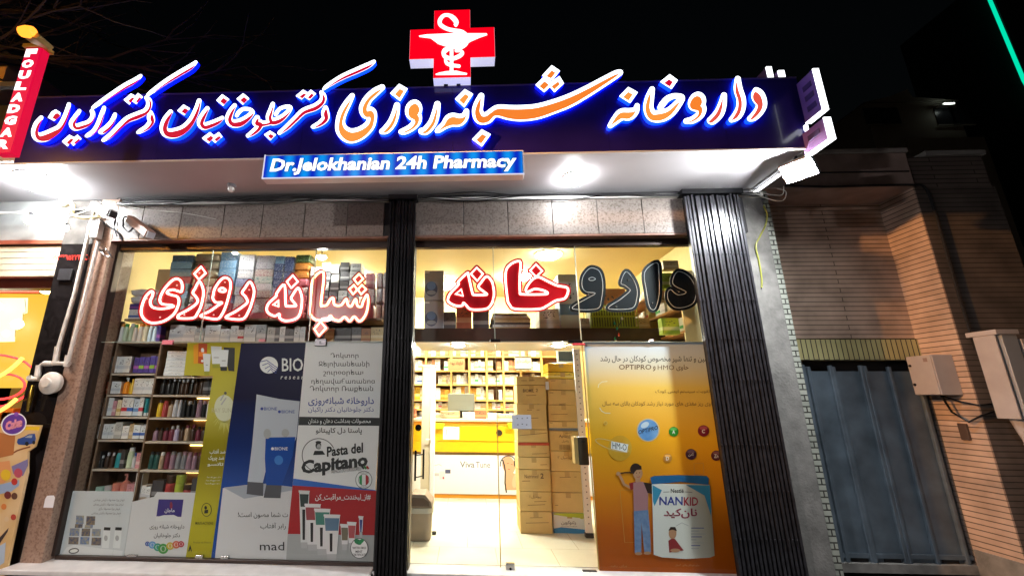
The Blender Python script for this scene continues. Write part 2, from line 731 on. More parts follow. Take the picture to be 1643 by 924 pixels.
# ================================================================== palette
m_soffit = M('soffit_white', (0.50, 0.485, 0.505), 0.35, var=0.04, scale=2.0, bump=0.05)
m_granite = granite_mat('speckled_granite', (0.20, 0.17, 0.15), (0.115, 0.095, 0.08), (0.24, 0.21, 0.19), 0.35, 110)
m_granite2 = granite_mat('brown_granite', (0.29, 0.19, 0.14), (0.20, 0.12, 0.085), (0.34, 0.235, 0.18), 0.35, 90)
m_concrete = M('grey_concrete', (0.17, 0.165, 0.155), 0.85, var=0.25, scale=9, bump=0.4, bscale=40)
m_blackstone = M('black_polished_stone', (0.012, 0.010, 0.010), 0.12, var=0.5, scale=20)
m_frame = M('dark_bronze_frame', (0.05, 0.035, 0.03), 0.35, metal=0.6)
m_woodledge = M('brown_timber', (0.20, 0.10, 0.07), 0.45, var=0.3, scale=8, bump=0.1)
m_gold = M('brass_trim', (0.35, 0.22, 0.09), 0.35, metal=0.8)
m_black = M('black_steel', (0.012, 0.012, 0.014), 0.28, metal=0.5, var=0.3, scale=14)
m_grille = M('black_enamel_bars', (0.026, 0.026, 0.032), 0.30, metal=0.35, var=0.4, scale=25)
m_marble = M('white_marble_sill', (0.62, 0.61, 0.60), 0.3, var=0.12, scale=7)
m_glass = glass_mat('window_glass', (0.95, 0.98, 0.97))
m_gedge = M('glass_edge', (0.35, 0.42, 0.36), 0.2)
m_chrome = M('brushed_steel', (0.55, 0.55, 0.55), 0.25, metal=1.0)
m_cream = M('cream_paint', (0.80, 0.68, 0.36), 0.6, var=0.05, scale=2)
m_ceil = M('cream_ceiling', (0.82, 0.74, 0.45), 0.7, var=0.04, scale=1.5)
m_floorin = brick_mat('cream_floor_tiles', (0.74, 0.70, 0.55), (0.71, 0.67, 0.52), (0.52, 0.47, 0.34), 0.6, 0.6, 0.004, rough=0.2, bump=0.05, vary=0.06)
m_dark = M('dark_void', (0.01, 0.01, 0.012), 0.7)
m_darkbrown = M('dark_brown_board', (0.045, 0.028, 0.02), 0.45, var=0.3, scale=10)
m_asphalt = M('pavement', (0.09, 0.085, 0.08), 0.8, var=0.3, scale=20, bump=0.4, bscale=120)
m_paper = M('white_paper', (0.80, 0.80, 0.83), 0.5)
m_white = M('white_plastic', (0.78, 0.77, 0.74), 0.4, var=0.05, scale=5)
m_pipe = M('painted_pipe', (0.62, 0.58, 0.52), 0.45, var=0.18, scale=12, bump=0.1)
m_ink = M('black_ink', (0.012, 0.012, 0.014), 0.5)
m_navyink = M('navy_ink', (0.03, 0.05, 0.30), 0.5)
m_greyink = M('grey_ink', (0.09, 0.09, 0.10), 0.5)
m_whiteink = M('white_ink', (0.82, 0.82, 0.84), 0.5)

# ================================================================== ground
g = MB()
g.poly([(-300, -300, -0.16), (300, -300, -0.16), (300, 300, -0.16), (-300, 300, -0.16)])
setp(g.build('ground', m_asphalt), kind='structure')
g = MB().box(-12, 12, -6.5, -0.32, -0.30, -0.10)
m_pave = brick_mat('paving_tiles', (0.16, 0.15, 0.14), (0.13, 0.125, 0.12), (0.05, 0.05, 0.05), 0.4, 0.4, 0.008, rough=0.7, vary=0.3)
setp(g.build('pavement', m_asphalt), kind='structure')
g = MB().poly([(-4.3, 0.10, -0.004), (3.25, 0.10, -0.004), (3.25, 4.95, -0.004), (-4.3, 4.95, -0.004)])
setp(g.build('shop_floor', m_floorin), kind='structure')

# ================================================================== pharmacy building
bld = thing('pharmacy_building', 'single storey pharmacy shopfront with granite cladding under a white canopy', 'building', (-0.5, 0, 0))
FR = -0.12                                     # front plane of the cladding
ZL, ZC = 3.331, 3.84                           # lintel underside, canopy underside
# lintel of granite slabs with open joints
mb = MB()
xs = [-4.12, -3.80, -3.33, -2.82, -2.36, -1.86, -1.36, -0.93]
for a, b in zip(xs[:-1], xs[1:]):
    mb.box(a + 0.004, b - 0.004, FR, 0.02, ZL + 0.004, ZC - 0.09)
lin = mb.build('granite_cladding', m_granite, bld, bevel=0.002, seg=1)
mb = MB()
xs = [-0.60, -0.02, 0.48, 0.98, 1.48, 1.98, 2.44]
for a, b in zip(xs[:-1], xs[1:]):
    mb.box(a + 0.004, b - 0.004, FR, 0.02, ZL + 0.004, ZC - 0.09)
lin = mb.build('granite_cladding', m_granite, bld, bevel=0.002, seg=1)
MB().box(-4.12, 3.1, FR + 0.02, 0.10, ZL + 0.01, ZC).build('lintel', m_dark, bld)
MB().box(-4.12, 3.3, -0.15, FR + 0.01, ZC - 0.088, ZC - 0.045).build('cable_tray', m_white, bld)
MB().box(-4.12, 2.44, FR - 0.004, 0.03, ZL - 0.022, ZL).build('lintel_ledge', m_woodledge, bld)
# pillars
p1 = MB().box(-4.34, -4.12, FR, 0.25, -0.1, ZC).build('pillar', m_granite2, bld, bevel=0.004)
p2 = MB().box(3.02, 3.352, -0.05, 0.3, -0.1, ZC).build('pillar', m_concrete, bld, bevel=0.006)
p2['label'] = 'rough grey concrete pillar beside the folded gate'
# window frames
mb = MB()
mb.box(-4.119, -4.085, -0.03, 0.05, 0.03, ZL - 0.024)
mb.box(-4.084, -0.888, -0.02, 0.06, ZL - 0.10, ZL - 0.024)
mb.box(-4.084, -0.888, -0.025, 0.055, 0.0, 0.03)
fr1 = mb.build('window_frame', m_frame, bld, bevel=0.003, seg=1)
mb = MB()
mb.box(-0.62, 2.6, -0.02, 0.06, ZL - 0.10, ZL - 0.024)
mb.box(2.575, 2.60, -0.02, 0.06, 0.0, ZL - 0.101)
fr2 = mb.build('window_frame', m_frame, bld, bevel=0.003, seg=1)


def pane(name, x0, x1, z0, z1, y=0.0, t=0.010, parent=bld):
    return MB().box(x0, x1, y, y + t, z0, z1).build(name, [m_glass], parent)


ZT = 2.15
# upper panes and lower panes; every pane is a sheet of its own with a bright cut edge
for a, b in ((-4.084, -2.966), (-2.962, -1.735), (-1.731, -0.888)):
    pane('glass_pane', a, b, ZT + 0.004, ZL - 0.101, 0.004)
for a, b in ((-4.084, -3.52), (-3.516, -2.53), (-2.526, -1.80), (-1.796, -0.888)):
    pane('glass_pane', a, b, 0.031, ZT - 0.002, 0.0)
for a, b in ((-0.60, 0.31), (0.314, 1.23), (1.234, 2.574)):
    pane('glass_pane', a, b, ZT + 0.004, ZL - 0.101, 0.004)
pane('glass_pane', 1.245, 2.574, 0.0, ZT - 0.002, 0.0)
mb = MB()
for x in (-2.964, -1.733, 0.312, 1.232):
    mb.box(x - 0.0035, x + 0.0035, -0.002, 0.016, ZT + 0.004, ZL - 0.101)
mb.build('pane_edge', m_gedge, bld)
mb = MB().box(-4.12, -0.62, -0.004, 0.02, ZT - 0.0015, ZT + 0.0035)
mb.box(-0.60, 2.574, -0.004, 0.02, ZT - 0.0015, ZT + 0.0035)
mb.build('pane_edge', m_gedge, bld)
MB().box(-4.36, -0.888, -0.30, 0.10, -0.045, -0.002).build('window_sill', m_marble, bld, bevel=0.008)
MB().box(-4.30, -0.888, -0.20, 0.10, -0.16, -0.046).build('plinth', m_darkbrown, bld)
MB().box(-0.888, 3.1, -0.14, 0.10, -0.16, -0.006).build('doorstep', m_marble, bld, bevel=0.006)
# shell of the room
mb = MB()
mb.box(-4.45, -4.30, 0.26, 5.0, -0.1, ZC)
mb.box(3.25, 3.40, 0.31, 5.0, -0.1, ZC)
mb.box(-4.45, 3.40, 5.0, 5.15, -0.1, ZC)
mb.build('interior_wall', m_cream, bld)
MB().box(-4.45, 3.40, 0.10, 5.15, ZC + 0.005, ZC + 0.2).build('ceiling', m_ceil, bld)
# mezzanine loft over the entrance
MB().box(-0.70, 2.20, 1.20, 2.25, 2.30, 2.315).build('mezzanine_soffit', M('loft_soffit_white', (0.75, 0.80, 0.84), 0.25), bld)
MB().box(-0.72, 2.20, 1.17, 2.25, 2.317, 2.49).build('mezzanine_slab', M('loft_fascia_brown', (0.035, 0.02, 0.016), 0.4), bld)
# canopy
can = MB()
can.box(-7.5, 3.20, -0.982, -0.02, ZC + 0.002, ZC + 0.06)
cn = can.build('canopy_soffit', m_soffit, bld)
MB().box(-7.5, 3.20, -0.98, 0.0, ZC + 0.062, 4.50).build('canopy_core', m_dark, bld)
MB().box(3.20, 3.23, -0.98, 0.0, ZC - 0.01, ZC + 0.10).build('canopy_end_trim', M('canopy_trim', (0.5, 0.5, 0.52), 0.4), bld)

# ---------------------------------------------------------------- patch fittings on the glass
def fitting(u, v, w, h, Y=-0.012, name='glass_clamp', mat=None, screws=True):
    p = P(u, v, Y=Y)
    f = MB().box(p.x - w / 2, p.x + w / 2, Y, Y + 0.034, p.z - h / 2, p.z + h / 2).build(name, mat or m_chrome, bld, bevel=0.003, seg=1)
    if screws:
        MB().lathe([(0.011, 0), (0.011, -0.004)], (p.x, Y - 0.0005, p.z), 10, 'Y').build('screw', m_black, f)
    return f


fitting(318, 897, 0.075, 0.075); fitting(359, 899, 0.075, 0.075)
fitting(476, 906, 0.14, 0.03); fitting(210, 893, 0.10, 0.03, screws=False)
fitting(514, 549, 0.125, 0.075, mat=M('dark_steel_clamp', (0.10, 0.095, 0.10), 0.35, metal=0.8))
fitting(268, 549, 0.12, 0.05, mat=M('red_tape', (0.62, 0.16, 0.20), 0.5), screws=False)
fitting(420, 546, 0.07, 0.03, mat=M('pink_tape', (0.60, 0.22, 0.25), 0.5), screws=False)
fitting(795, 546, 0.11, 0.035, mat=m_black); fitting(923, 548, 0.15, 0.035, mat=m_black)
fitting(929, 552, 0.13, 0.02, Y=-0.02, mat=M('red_tape_strip', (0.45, 0.03, 0.05), 0.5), screws=False)
fitting(819, 912, 0.085, 0.09); fitting(947, 918, 0.13, 0.03, mat=m_black)
fitting(1046, 546, 0.04, 0.03, mat=M('clear_clip', (0.5, 0.55, 0.6), 0.2), screws=False)

# ---------------------------------------------------------------- glass doors
def door(x0, x1, label):
    d = thing('glass_door', label, 'glass door', ((x0 + x1) / 2, 0, 0))
    pane('door_leaf', x0, x1, 0.012, ZT - 0.02, 0.0, 0.012, d)
    MB().box(x1 - 0.004, x1 + 0.004, -0.006, 0.016, 0.012, ZT - 0.02).build('leaf_edge', M('leaf_edge_gold', (0.45, 0.33, 0.12), 0.3, metal=0.4), d)
    return d


d1 = door(-0.553, 0.315, 'left frameless glass door leaf with black bar pull handle')
hp = P(672, 745, Y=-0.05)
mb = MB()
zt, zb = P(672, 722, Y=-0.05).z, P(672, 771, Y=-0.05).z
mb.tube([(hp.x - 0.035, -0.05, zb), (hp.x - 0.035, -0.05, zt)], 0.010)
mb.tube([(hp.x + 0.035, 0.06, zb), (hp.x + 0.035, 0.06, zt)], 0.010)
for z in (zb + 0.03, zt - 0.05):
    mb.tube([(hp.x - 0.035, -0.05, z), (hp.x, 0.0, z), (hp.x + 0.035, 0.06, z)], 0.006)
mb.build('pull_handle', m_black, d1, smooth=True)
q = P(671, 686, Y=-0.02)
MB().lathe([(0.03, 0), (0.034, -0.012), (0.014, -0.02), (0.012, -0.035)], (q.x, -0.001, q.z), 12, 'Y').build('lock_cylinder', m_black, d1)
d2 = door(0.319, 1.235, 'right frameless glass door leaf next to the cardboard boxes')

# ================================================================== folded scissor gates
def gate(name, label, x0, x1, n, ytop, z0=-0.05, z1=3.74, mat=None):
    mat = mat or m_grille
    t = thing(name, label, 'gate', ((x0 + x1) / 2, ytop, 0))
    pit = (x1 - x0) / n
    for i in range(2 * n - 1):
        back = i % 2
        x = x0 + pit * (i // 2 + 0.5 + 0.5 * back)
        yy = ytop + (0.045 if back else 0.0) + random.uniform(-0.004, 0.004)
        dx = 0 if back else random.uniform(-0.008, 0.008)
        b = MB()
        w = pit * (0.46 if back else 0.29)
        z00, z11 = z0, z1 - random.uniform(0, 0.02)
        # U channel: web and two flanges
        for a0, a1, y0, y1 in ((-w, w, 0, 0.003), (-w, -w + 0.003, 0.003, 0.03), (w - 0.003, w, 0.003, 0.03)):
            b.add([(x + a0, yy + y0, z00), (x + a1, yy + y0, z00), (x + a1, yy + y1, z00), (x + a0, yy + y1, z00),
                   (x + a0 + dx, yy + y0, z11), (x + a1 + dx, yy + y0, z11), (x + a1 + dx, yy + y1, z11), (x + a0 + dx, yy + y1, z11)],
                  [(3, 2, 1, 0), (4, 5, 6, 7), (0, 1, 5, 4), (1, 2, 6, 5), (2, 3, 7, 6), (3, 0, 4, 7)])
        b.build('bar', m_black if back else mat, t)
    # folded lattice links between the bars, pinned in rows
    rows = [0.35, 0.75, 1.15, 1.75, 2.15, 2.55, 3.05, 3.45]
    for i in range(n - 1):
        xa = x0 + (x1 - x0) * (i + 0.5) / n
        xb = x0 + (x1 - x0) * (i + 1.5) / n
        b = MB()
        for k, z in enumerate(rows):
            L = 0.30 if k % 2 else 0.26
            yk = ytop + 0.034
            for s in (1, -1):
                za, zb = z - s * L / 2, z + s * L / 2
                pts = [(xa, yk + 0.006 * s, za), (xa * 0.7 + xb * 0.3 + 0.006 * s, yk + 0.006 * s, za + (zb - za) * 0.35),
                       (xa * 0.3 + xb * 0.7 + 0.006 * s, yk + 0.006 * s, za + (zb - za) * 0.65), (xb, yk + 0.006 * s, zb)]
                wv = 0.009
                for p, q in zip(pts[:-1], pts[1:]):
                    b.poly([(p[0] - wv, p[1], p[2]), (p[0] + wv, p[1], p[2]), (q[0] + wv, q[1], q[2]), (q[0] - wv, q[1], q[2])])
            b.lathe([(0.008, 0), (0.006, -0.010)], (xa + 0.0, ytop - 0.001, z), 8, 'Y')
        b.build('lattice', mat, t)
    return t


gR = gate('scissor_gate', 'black folded scissor gate on the right beside the concrete pillar', 2.395, 3.0, 16, -0.22)
MB().box(2.38, 3.03, -0.24, -0.12, 3.745, 3.80).build('top_rail', m_black, gR)
gC = gate('scissor_gate', 'narrow black folded scissor gate at the centre post between window and door', -0.862, -0.548, 9, -0.20, mat=m_black)
MB().box(-0.87, -0.54, -0.235, -0.12, 3.735, 3.79).build('top_rail', m_black, gC)
MB().box(-0.885, -0.572, -0.115, 0.10, -0.05, ZC - 0.01).build('post', m_dark, bld)
MB().box(-0.571, -0.556, -0.10, 0.06, 0, 2.14).build('door_jamb', m_frame, bld)

# ================================================================== brick neighbour on the right
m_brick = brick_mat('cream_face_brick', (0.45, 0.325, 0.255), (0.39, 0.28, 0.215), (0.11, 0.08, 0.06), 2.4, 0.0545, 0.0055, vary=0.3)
m_bricktop = M('parapet_render', (0.36, 0.26, 0.23), 0.8, var=0.25, scale=4, bump=0.3, bscale=25)
m_soldier = brick_mat('soldier_brick', (0.40, 0.38, 0.18), (0.36, 0.33, 0.15), (0.04, 0.03, 0.025), 0.50, 0.0545, 0.006, soldier=True)
m_whitebrick = brick_mat('white_glazed_brick', (0.36, 0.375, 0.325), (0.30, 0.32, 0.28), (0.04, 0.04, 0.035), 0.4, 0.0555, 0.007, rough=0.35, vary=0.2)
nb = thing('brick_building', 'cream brick building with a recessed steel gate right of the pharmacy', 'building', (4.3, 0.3, 0))
MB().box(3.353, 3.445, -0.012, 0.44, -0.1, 3.875).build('brick_edge', m_whitebrick, nb)
MB().box(3.446, 5.30, 0.42, 0.60, 2.245, 3.90).build('recess_wall', m_brick, nb)
MB().box(3.70, 5.07, 0.400, 0.60, 2.00, 2.23).build('soldier_course', m_soldier, nb)
MB().box(3.446, 3.74, 0.42, 0.60, -0.1, 2.24).build('recess_jamb', m_brick, nb)
m_darkbrick = brick_mat('dark_pier_brick', (0.115, 0.09, 0.078), (0.095, 0.075, 0.066), (0.03, 0.025, 0.02), 2.4, 0.0545, 0.005, vary=0.35)  # grey brick darkened in colour, since the amber beam lit the pier too strongly
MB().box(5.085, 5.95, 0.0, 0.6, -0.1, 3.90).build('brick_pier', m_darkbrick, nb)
MB().box(5.07, 5.084, 0.0015, 0.42, -0.1, 3.90).build('brick_reveal', m_brick, nb)
MB().box(3.42, 5.08, -0.02, 0.65, 3.901, 4.33).build('parapet', m_bricktop, nb, bevel=0.01)
MB().box(3.42, 5.10, -0.034, 0.65, 4.332, 4.385).build('coping', M('coping_stone', (0.38, 0.34, 0.32), 0.8, var=0.2, scale=8), nb, bevel=0.006)
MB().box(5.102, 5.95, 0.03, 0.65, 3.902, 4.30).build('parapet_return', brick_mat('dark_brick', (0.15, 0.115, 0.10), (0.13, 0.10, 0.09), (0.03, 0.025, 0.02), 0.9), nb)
MB().box(5.32, 5.98, 0.0, 0.65, 4.302, 4.36).build('coping', M('coping_dark', (0.25, 0.24, 0.23), 0.8), nb)
MB().box(3.46, 5.05, -0.03, -0.0205, 4.08, 4.095).build('drip_joint', m_dark, nb)
MB().box(5.96, 9.5, 0.6, 0.8, -0.1, 3.0).build('side_wall', M('dark_render', (0.10, 0.095, 0.09), 0.85, var=0.3, scale=3, bump=0.3), nb)
MB().box(3.446, 5.07, 0.40, 0.62, -0.1, -0.02).build('threshold', m_concrete, nb)
MB().box(5.071, 5.6, -0.02, -0.001, -0.1, 0.16).build('skirting', m_concrete, nb)
MB().box(5.052, 5.069, 0.0, 0.40, -0.1, 0.13).build('skirting', m_concrete, nb)
# steel gate
m_steelblue = M('blue_grey_steel', (0.095, 0.125, 0.155), 0.5, metal=0.2, var=0.35, scale=3.5, bump=0.25, bscale=9, detail=8)
sg = thing('steel_gate', 'blue grey ribbed steel gate standing in the brick recess', 'gate', (4.35, 0.46, 0))
MB().box(3.74, 5.07, 0.46, 0.475, -0.05, 1.88).build('sheet', m_steelblue, sg)
for x in (3.775, 3.83, 4.07, 4.10, 4.40, 4.44, 4.70, 4.99):
    MB().box(x, x + 0.035, 0.425, 0.459, -0.05, 1.93 + random.uniform(-0.01, 0.02)).build('rib', m_steelblue, sg, bevel=0.004, seg=1)
MB().box(3.74, 5.07, 0.435, 0.457, 0.02, 0.06).build('bottom_rail', m_steelblue, sg)
for x in (3.90, 4.22, 4.78):
    MB().box(x, x + 0.16, 0.452, 0.4595, -0.045, 0.012).build('vent_slot', m_dark, sg)
MB().box(3.74, 5.07, 0.55, 0.6, 1.80, 2.01).build('gap_lining', m_dark, sg)
# meter cabinet on the brick reveal
m_cab = M('grey_white_cabinet', (0.38, 0.35, 0.35), 0.5, var=0.08, scale=5)
cb = thing('meter_cabinet', 'pale metal meter cabinet fixed to the brick reveal above its cables', 'cabinet', (4.9, 0.25, 1.7))
a = P(1460, 556, Y=0.18); b = P(1522, 627, Y=0.18)
MB().box(4.86, 5.069, 0.10, 0.36, 1.62, 2.03).build('cabinet_box', m_cab, cb, bevel=0.006)
dr = MB().box(4.848, 4.859, 0.105, 0.355, 1.625, 2.025).build('cabinet_door', m_cab, cb, bevel=0.002)
for z in (1.73, 1.93):
    MB().lathe([(0.014, 0), (0.014, -0.008)], (4.8475, 0.33, z), 10, 'X').build('lock', m_black, dr)
MB().box(4.8455, 4.8475, 0.14, 0.18, 1.96, 2.0).build('warning_plate', M('plate', (0.25, 0.18, 0.16), 0.5), dr)
mb = MB()
mb.tube([(4.95, 0.2, 1.62), (4.97, 0.16, 1.45), (5.0, 0.06, 1.36), (5.04, -0.02, 1.42), (5.2, -0.02, 1.47)], 0.010)
mb.tube([(4.97, 0.22, 1.62), (5.0, 0.1, 1.56), (5.06, -0.015, 1.52), (5.3, -0.02, 1.55)], 0.008)
setp(mb.build('power_cable', m_black, smooth=True), 'black power cables drooping under the pale meter cabinet', 'cable')
mb = MB().box(5.045, 5.069, 0.14, 0.22, 1.18, 1.34)
setp(mb.build('door_intercom', M('intercom_brown', (0.07, 0.045, 0.035), 0.5), bevel=0.005), 'small dark intercom plate on the brick reveal under the cabinet', 'intercom')
# lightbox seen edge-on with its pole
sb = thing('roadside_signboard', 'dark signboard seen edge on with a pale metal side right of the brick pier', 'signboard', (5.3, -0.25, 1.6))
x0 = P(1556, 525, Y=-0.25).x
MB().box(5.10, 5.115, -0.28, -0.10, 1.40, 2.20).build('back_trim', m_cab, sb, bevel=0.003)
MB().box(5.14, 5.28, -0.30, -0.06, 1.40, 2.18).build('side_panel', M('pale_grey_metal', (0.30, 0.32, 0.35), 0.45, metal=0.2), sb, bevel=0.004)
MB().box(5.09, 5.30, -0.31, -0.05, 2.182, 2.23).build('cap', m_cab, sb, bevel=0.004)
MB().box(5.31, 5.345, -0.30, -0.06, 1.44, 2.14).build('front_trim', m_cab, sb, bevel=0.003)
MB().box(5.345, 5.40, -0.26, -0.12, 1.78, 1.92).build('latch', m_cab, sb, bevel=0.004)
MB().box(5.35, 6.9, -0.12, -0.05, 1.42, 2.16).build('face_panel', M('sign_face_dark', (0.03, 0.032, 0.038), 0.35), sb)
mb = MB().tube([(5.21, -0.18, 1.40), (5.21, -0.18, 1.18)], [0.07, 0.022], 12)
mb.tube([(5.21, -0.18, 1.18), (5.21, -0.18, -0.1)], 0.026, 12)
mb.build('pole', m_cab, sb, smooth=True)
mb = MB().tube([(5.42, -0.22, 1.35), (5.42, -0.22, -0.1)], 0.02, 10)
mb.build('pole', m_cab, sb, smooth=True)

# ================================================================== far building and tower edge
m_farwall = M('far_olive_render', (0.30, 0.29, 0.24), 0.9, var=0.2, scale=0.4)
fb = thing('distant_building', 'faint distant building with small dark windows above the brick parapet', 'building', (14, 14, 0))
x0 = P(1395, 200, Y=14).x; x1 = P(1545, 200, Y=14).x
zt = P(1470, 165, Y=14).z; zb = P(1470, 215, Y=14).z
MB().box(x0, x1, 14, 17, 0, zt).build('wall', m_farwall, fb)
MB().box(x0 + 0.5, x1 - 0.3, 13.2, 13.95, 0, P(1470, 222, Y=13.2).z).build('balcony_front', m_farwall, fb)
mb = MB()
mb.prism([(x0 - 0.1, zt + 0.002), (x1 + 0.1, zt + 0.002), (x1 - 2.0, zt + 0.25), ((x0 + x1) / 2, zt + 0.7), (x0 + 1.2, zt + 0.3)], 13.9, 17)
mb.build('roof', m_farwall, fb)
for u in (1402, 1428, 1516, 1541):
    c = P(u, 185, Y=13.97)
    wd = MB().box(c.x - 0.42, c.x + 0.42, 13.96, 13.995, c.z - 0.5, c.z + 0.4).build('window', M('far_pane', (0.02, 0.022, 0.026), 0.3), fb)
    MB().box(c.x - 0.50, c.x + 0.50, 13.93, 13.955, c.z - 0.6, c.z - 0.52).build('sill', m_farwall, wd)
c = P(1512, 173, Y=13.9)
lt = thing('tube_lamp', 'small lit tube lamp over a window of the distant building', 'lamp', (c.x, 13.85, c.z))
MB().tube([(c.x - 0.22, 13.60, c.z), (c.x + 0.22, 13.60, c.z)], 0.028, 8).build('tube', E('far_tube', (0.85, 0.95, 0.85), 9.0), lt)
MB().box(c.x - 0.26, c.x + 0.26, 13.64, 13.93, c.z - 0.02, c.z + 0.04).build('batten', m_white, lt)
# green strip of light on a tower at the right
tw = thing('office_tower', 'dark tower with a green strip light running up its edge', 'tower', (30, 20, 0))
pa, pb = P(1588, 0, Y=20), P(1643, 130, Y=20)
xa = (pa.x + pb.x) / 2
MB().box(xa + 0.25, xa + 9, 20, 26, 0, 30).build('wall', M('tower_dark', (0.02, 0.025, 0.03), 0.5), tw)
mb = MB()
mb.tube([(pa.x - (pb.x - pa.x) * 1.2, 19.8, pa.z + (pa.z - pb.z) * 1.2), tuple(pa), tuple(pb), (pb.x + (pb.x - pa.x) * .35, 19.8, pb.z - (pa.z - pb.z) * .35)], 0.09, 8)
mb.build('strip_light', E('green_led', (0.0, 0.80, 0.45), 1.0), tw)

# ================================================================== fascia sign with raised lit letters
YF = -1.0
m_fascia = M('fascia_panel_plum', (0.020, 0.012, 0.14), 0.22, var=0.2, scale=2.0, coat=0.3)
sign = thing('fascia_sign', 'long dark plum fascia sign with raised white rimmed red and orange letters over the shop', 'sign', (-0.6, YF, 4.18))
zt, zb = 4.556, 3.806
mb = MB()
seams = [-4.50, -3.05, -1.60, -0.12, 1.36, 2.45, 3.195]
for a, b in zip(seams[:-1], seams[1:]):
    mb.box(a + 0.0008, b - 0.0008, YF, YF + 0.018, zb, zt)
mb.build('panel', m_fascia, sign)
MB().box(-4.50, 3.195, YF - 0.006, YF + 0.05, zt + 0.001, zt + 0.016).build('top_trim', M('purple_trim', (0.10, 0.07, 0.20), 0.3), sign)
MB().box(-7.4, 3.195, YF - 0.004, YF + 0.017, zb - 0.014, zb - 0.001).build('bottom_trim', M('white_trim', (0.7, 0.7, 0.72), 0.35), sign)

e_rim = E('letter_rim_white', (0.88, 0.92, 1.0), 3.0)
e_blue = E('letter_side_blue', (0.0, 0.004, 1.0), 4.0)
e_cyan = E('letter_side_azure', (0.001, 0.03, 1.0), 4.5)
e_red = E('letter_face_red', (0.75, 0.0, 0.035), 0.85)
e_orange = E('letter_face_orange', (1.0, 0.24, 0.025), 0.95)
e_amber = E('letter_face_amber', (1.0, 0.33, 0.05), 1.0)
e_coral = E('letter_face_coral', (0.9, 0.10, 0.06), 0.9)


def raised(word, strokes, polys, org, sc, rim, side, face, depth=0.044, Y=YF - 0.0225, step=0.5, faces=None):
    """one word of channel letters: tapered brush strokes and dots -> outline -> letters"""
    S = [catmull([(org[0] + p[0] / sc, org[1] + p[1] / sc, p[2] / sc) for p in st]) for st in strokes]
    Q = [[(org[0] + p[0] / sc, org[1] + p[1] / sc) for p in q] for q in polys]
    allp = [(p[0], p[1], p[2]) for s in S for p in s] + [(p[0], p[1], 0) for q in Q for p in q]
    x0 = min(p[0] - p[2] for p in allp) - 4; x1 = max(p[0] + p[2] for p in allp) + 4
    y0 = min(p[1] - p[2] for p in allp) - 4; y1 = max(p[1] + p[2] for p in allp) + 4
    X, Yg = np.meshgrid(np.arange(x0, x1, step), np.arange(y0, y1, step))
    F = np.full(X.shape, 1e9)
    for s in S: F = np.minimum(F, sdf_strokes(X, Yg, s))
    for q in Q: F = np.minimum(F, sdf_poly(X, Yg, q) - 0.7)
    out = [[pl(u, v, Y) for u, v in lp] for lp in contours(F, x0, y0, step, 0.0)]
    # true distance inside the union, so that the rim is even
    me = loops_mesh(out, depth, Y, 'letter')
    letters = []
    for vs, fs in islands(me):
        mb = MB()
        for f in fs:
            ys = [vs[i][1] for i in f]
            mb.add([vs[i] for i in f], [tuple(range(len(f)))], 0 if max(ys) < Y - depth / 2 + 1e-4 else 1)
        m2 = mb.mesh('letter', [e_rim, side])
        bm = bmesh.new(); bm.from_mesh(m2); bmesh.ops.remove_doubles(bm, verts=bm.verts, dist=1e-6); bm.to_mesh(m2); bm.free()
        o = link('letter', m2, sign)
        a = np.array(vs)
        letters.append((o, a[:, 0].min(), a[:, 0].max(), a[:, 2].min(), a[:, 2].max()))
    bpy.data.meshes.remove(me)
    Yi = Y - depth / 2 - 0.004
    inn = [[pl(u, v, Y - depth / 2) for u, v in lp] for lp in contours(F, x0, y0, step, -rim)]
    if inn:
        me = loops_mesh(inn, 0.004, Yi + 0.001, 'letter_face')
        for vs, fs in islands(me):
            a = np.array(vs)
            c = ((a[:, 0].min() + a[:, 0].max()) / 2, (a[:, 2].min() + a[:, 2].max()) / 2)
            best = min(letters, key=lambda L: (0 if L[1] <= a[:, 0].min() and L[2] >= a[:, 0].max() and L[3] <= a[:, 2].min() and L[4] >= a[:, 2].max() else 1,
                                               (L[2] - L[1]) * (L[4] - L[3])))
            fm = face
            if faces:
                for test, mt in faces:
                    if test(*c): fm = mt; break
            MB().add(vs, fs).build('letter_face', fm, best[0])
        bpy.data.meshes.remove(me)
    return letters


# word at far left (first doctor), pixel coordinates in enlarged crops of the photograph
raised('a', [
    [(160, 605, 18), (122, 660, 27), (104, 730, 31), (130, 775, 37), (195, 768, 45), (260, 735, 40), (315, 695, 30), (352, 635, 26), (383, 560, 24), (400, 490, 17)],
    [(490, 548, 17), (455, 600, 22), (430, 655, 30), (455, 688, 30), (520, 672, 30), (570, 650, 26), (602, 610, 22), (608, 570, 20), (598, 548, 17)],
    [(608, 520, 14), (640, 495, 18), (760, 412, 22), (880, 335, 25), (970, 285, 24), (1022, 243, 15)],
    [(705, 520, 17), (682, 590, 22), (658, 660, 25), (618, 722, 22), (570, 755, 19), (552, 763, 13)],
    [(800, 578, 17), (775, 640, 23), (735, 690, 27), (692, 722, 26), (668, 730, 14)],
    [(1085, 408, 14), (1130, 372, 19), (1250, 288, 24), (1370, 215, 26), (1450, 168, 25), (1500, 125, 15)],
    [(1072, 432, 17), (1095, 460, 25), (1092, 510, 26), (1060, 555, 29), (990, 588, 33), (910, 620, 30), (840, 680, 26), (770, 750, 24), (712, 792, 19), (694, 802, 11)],
    [(1110, 560, 17), (1110, 600, 33), (1115, 640, 29), (1075, 690, 25), (1020, 722, 20), (998, 733, 13)],
], [[(285, 538), (322, 562), (322, 592), (272, 630), (222, 603), (252, 556)],
    [(405, 757), (450, 782), (388, 850), (345, 812)], [(475, 757), (506, 790), (440, 845), (410, 812)],
    [(940, 400), (978, 422), (925, 488), (880, 450)], [(1000, 396), (1038, 425), (985, 484), (948, 458)]],
    (40, 80), 5.434, 3.3, e_blue, e_red)
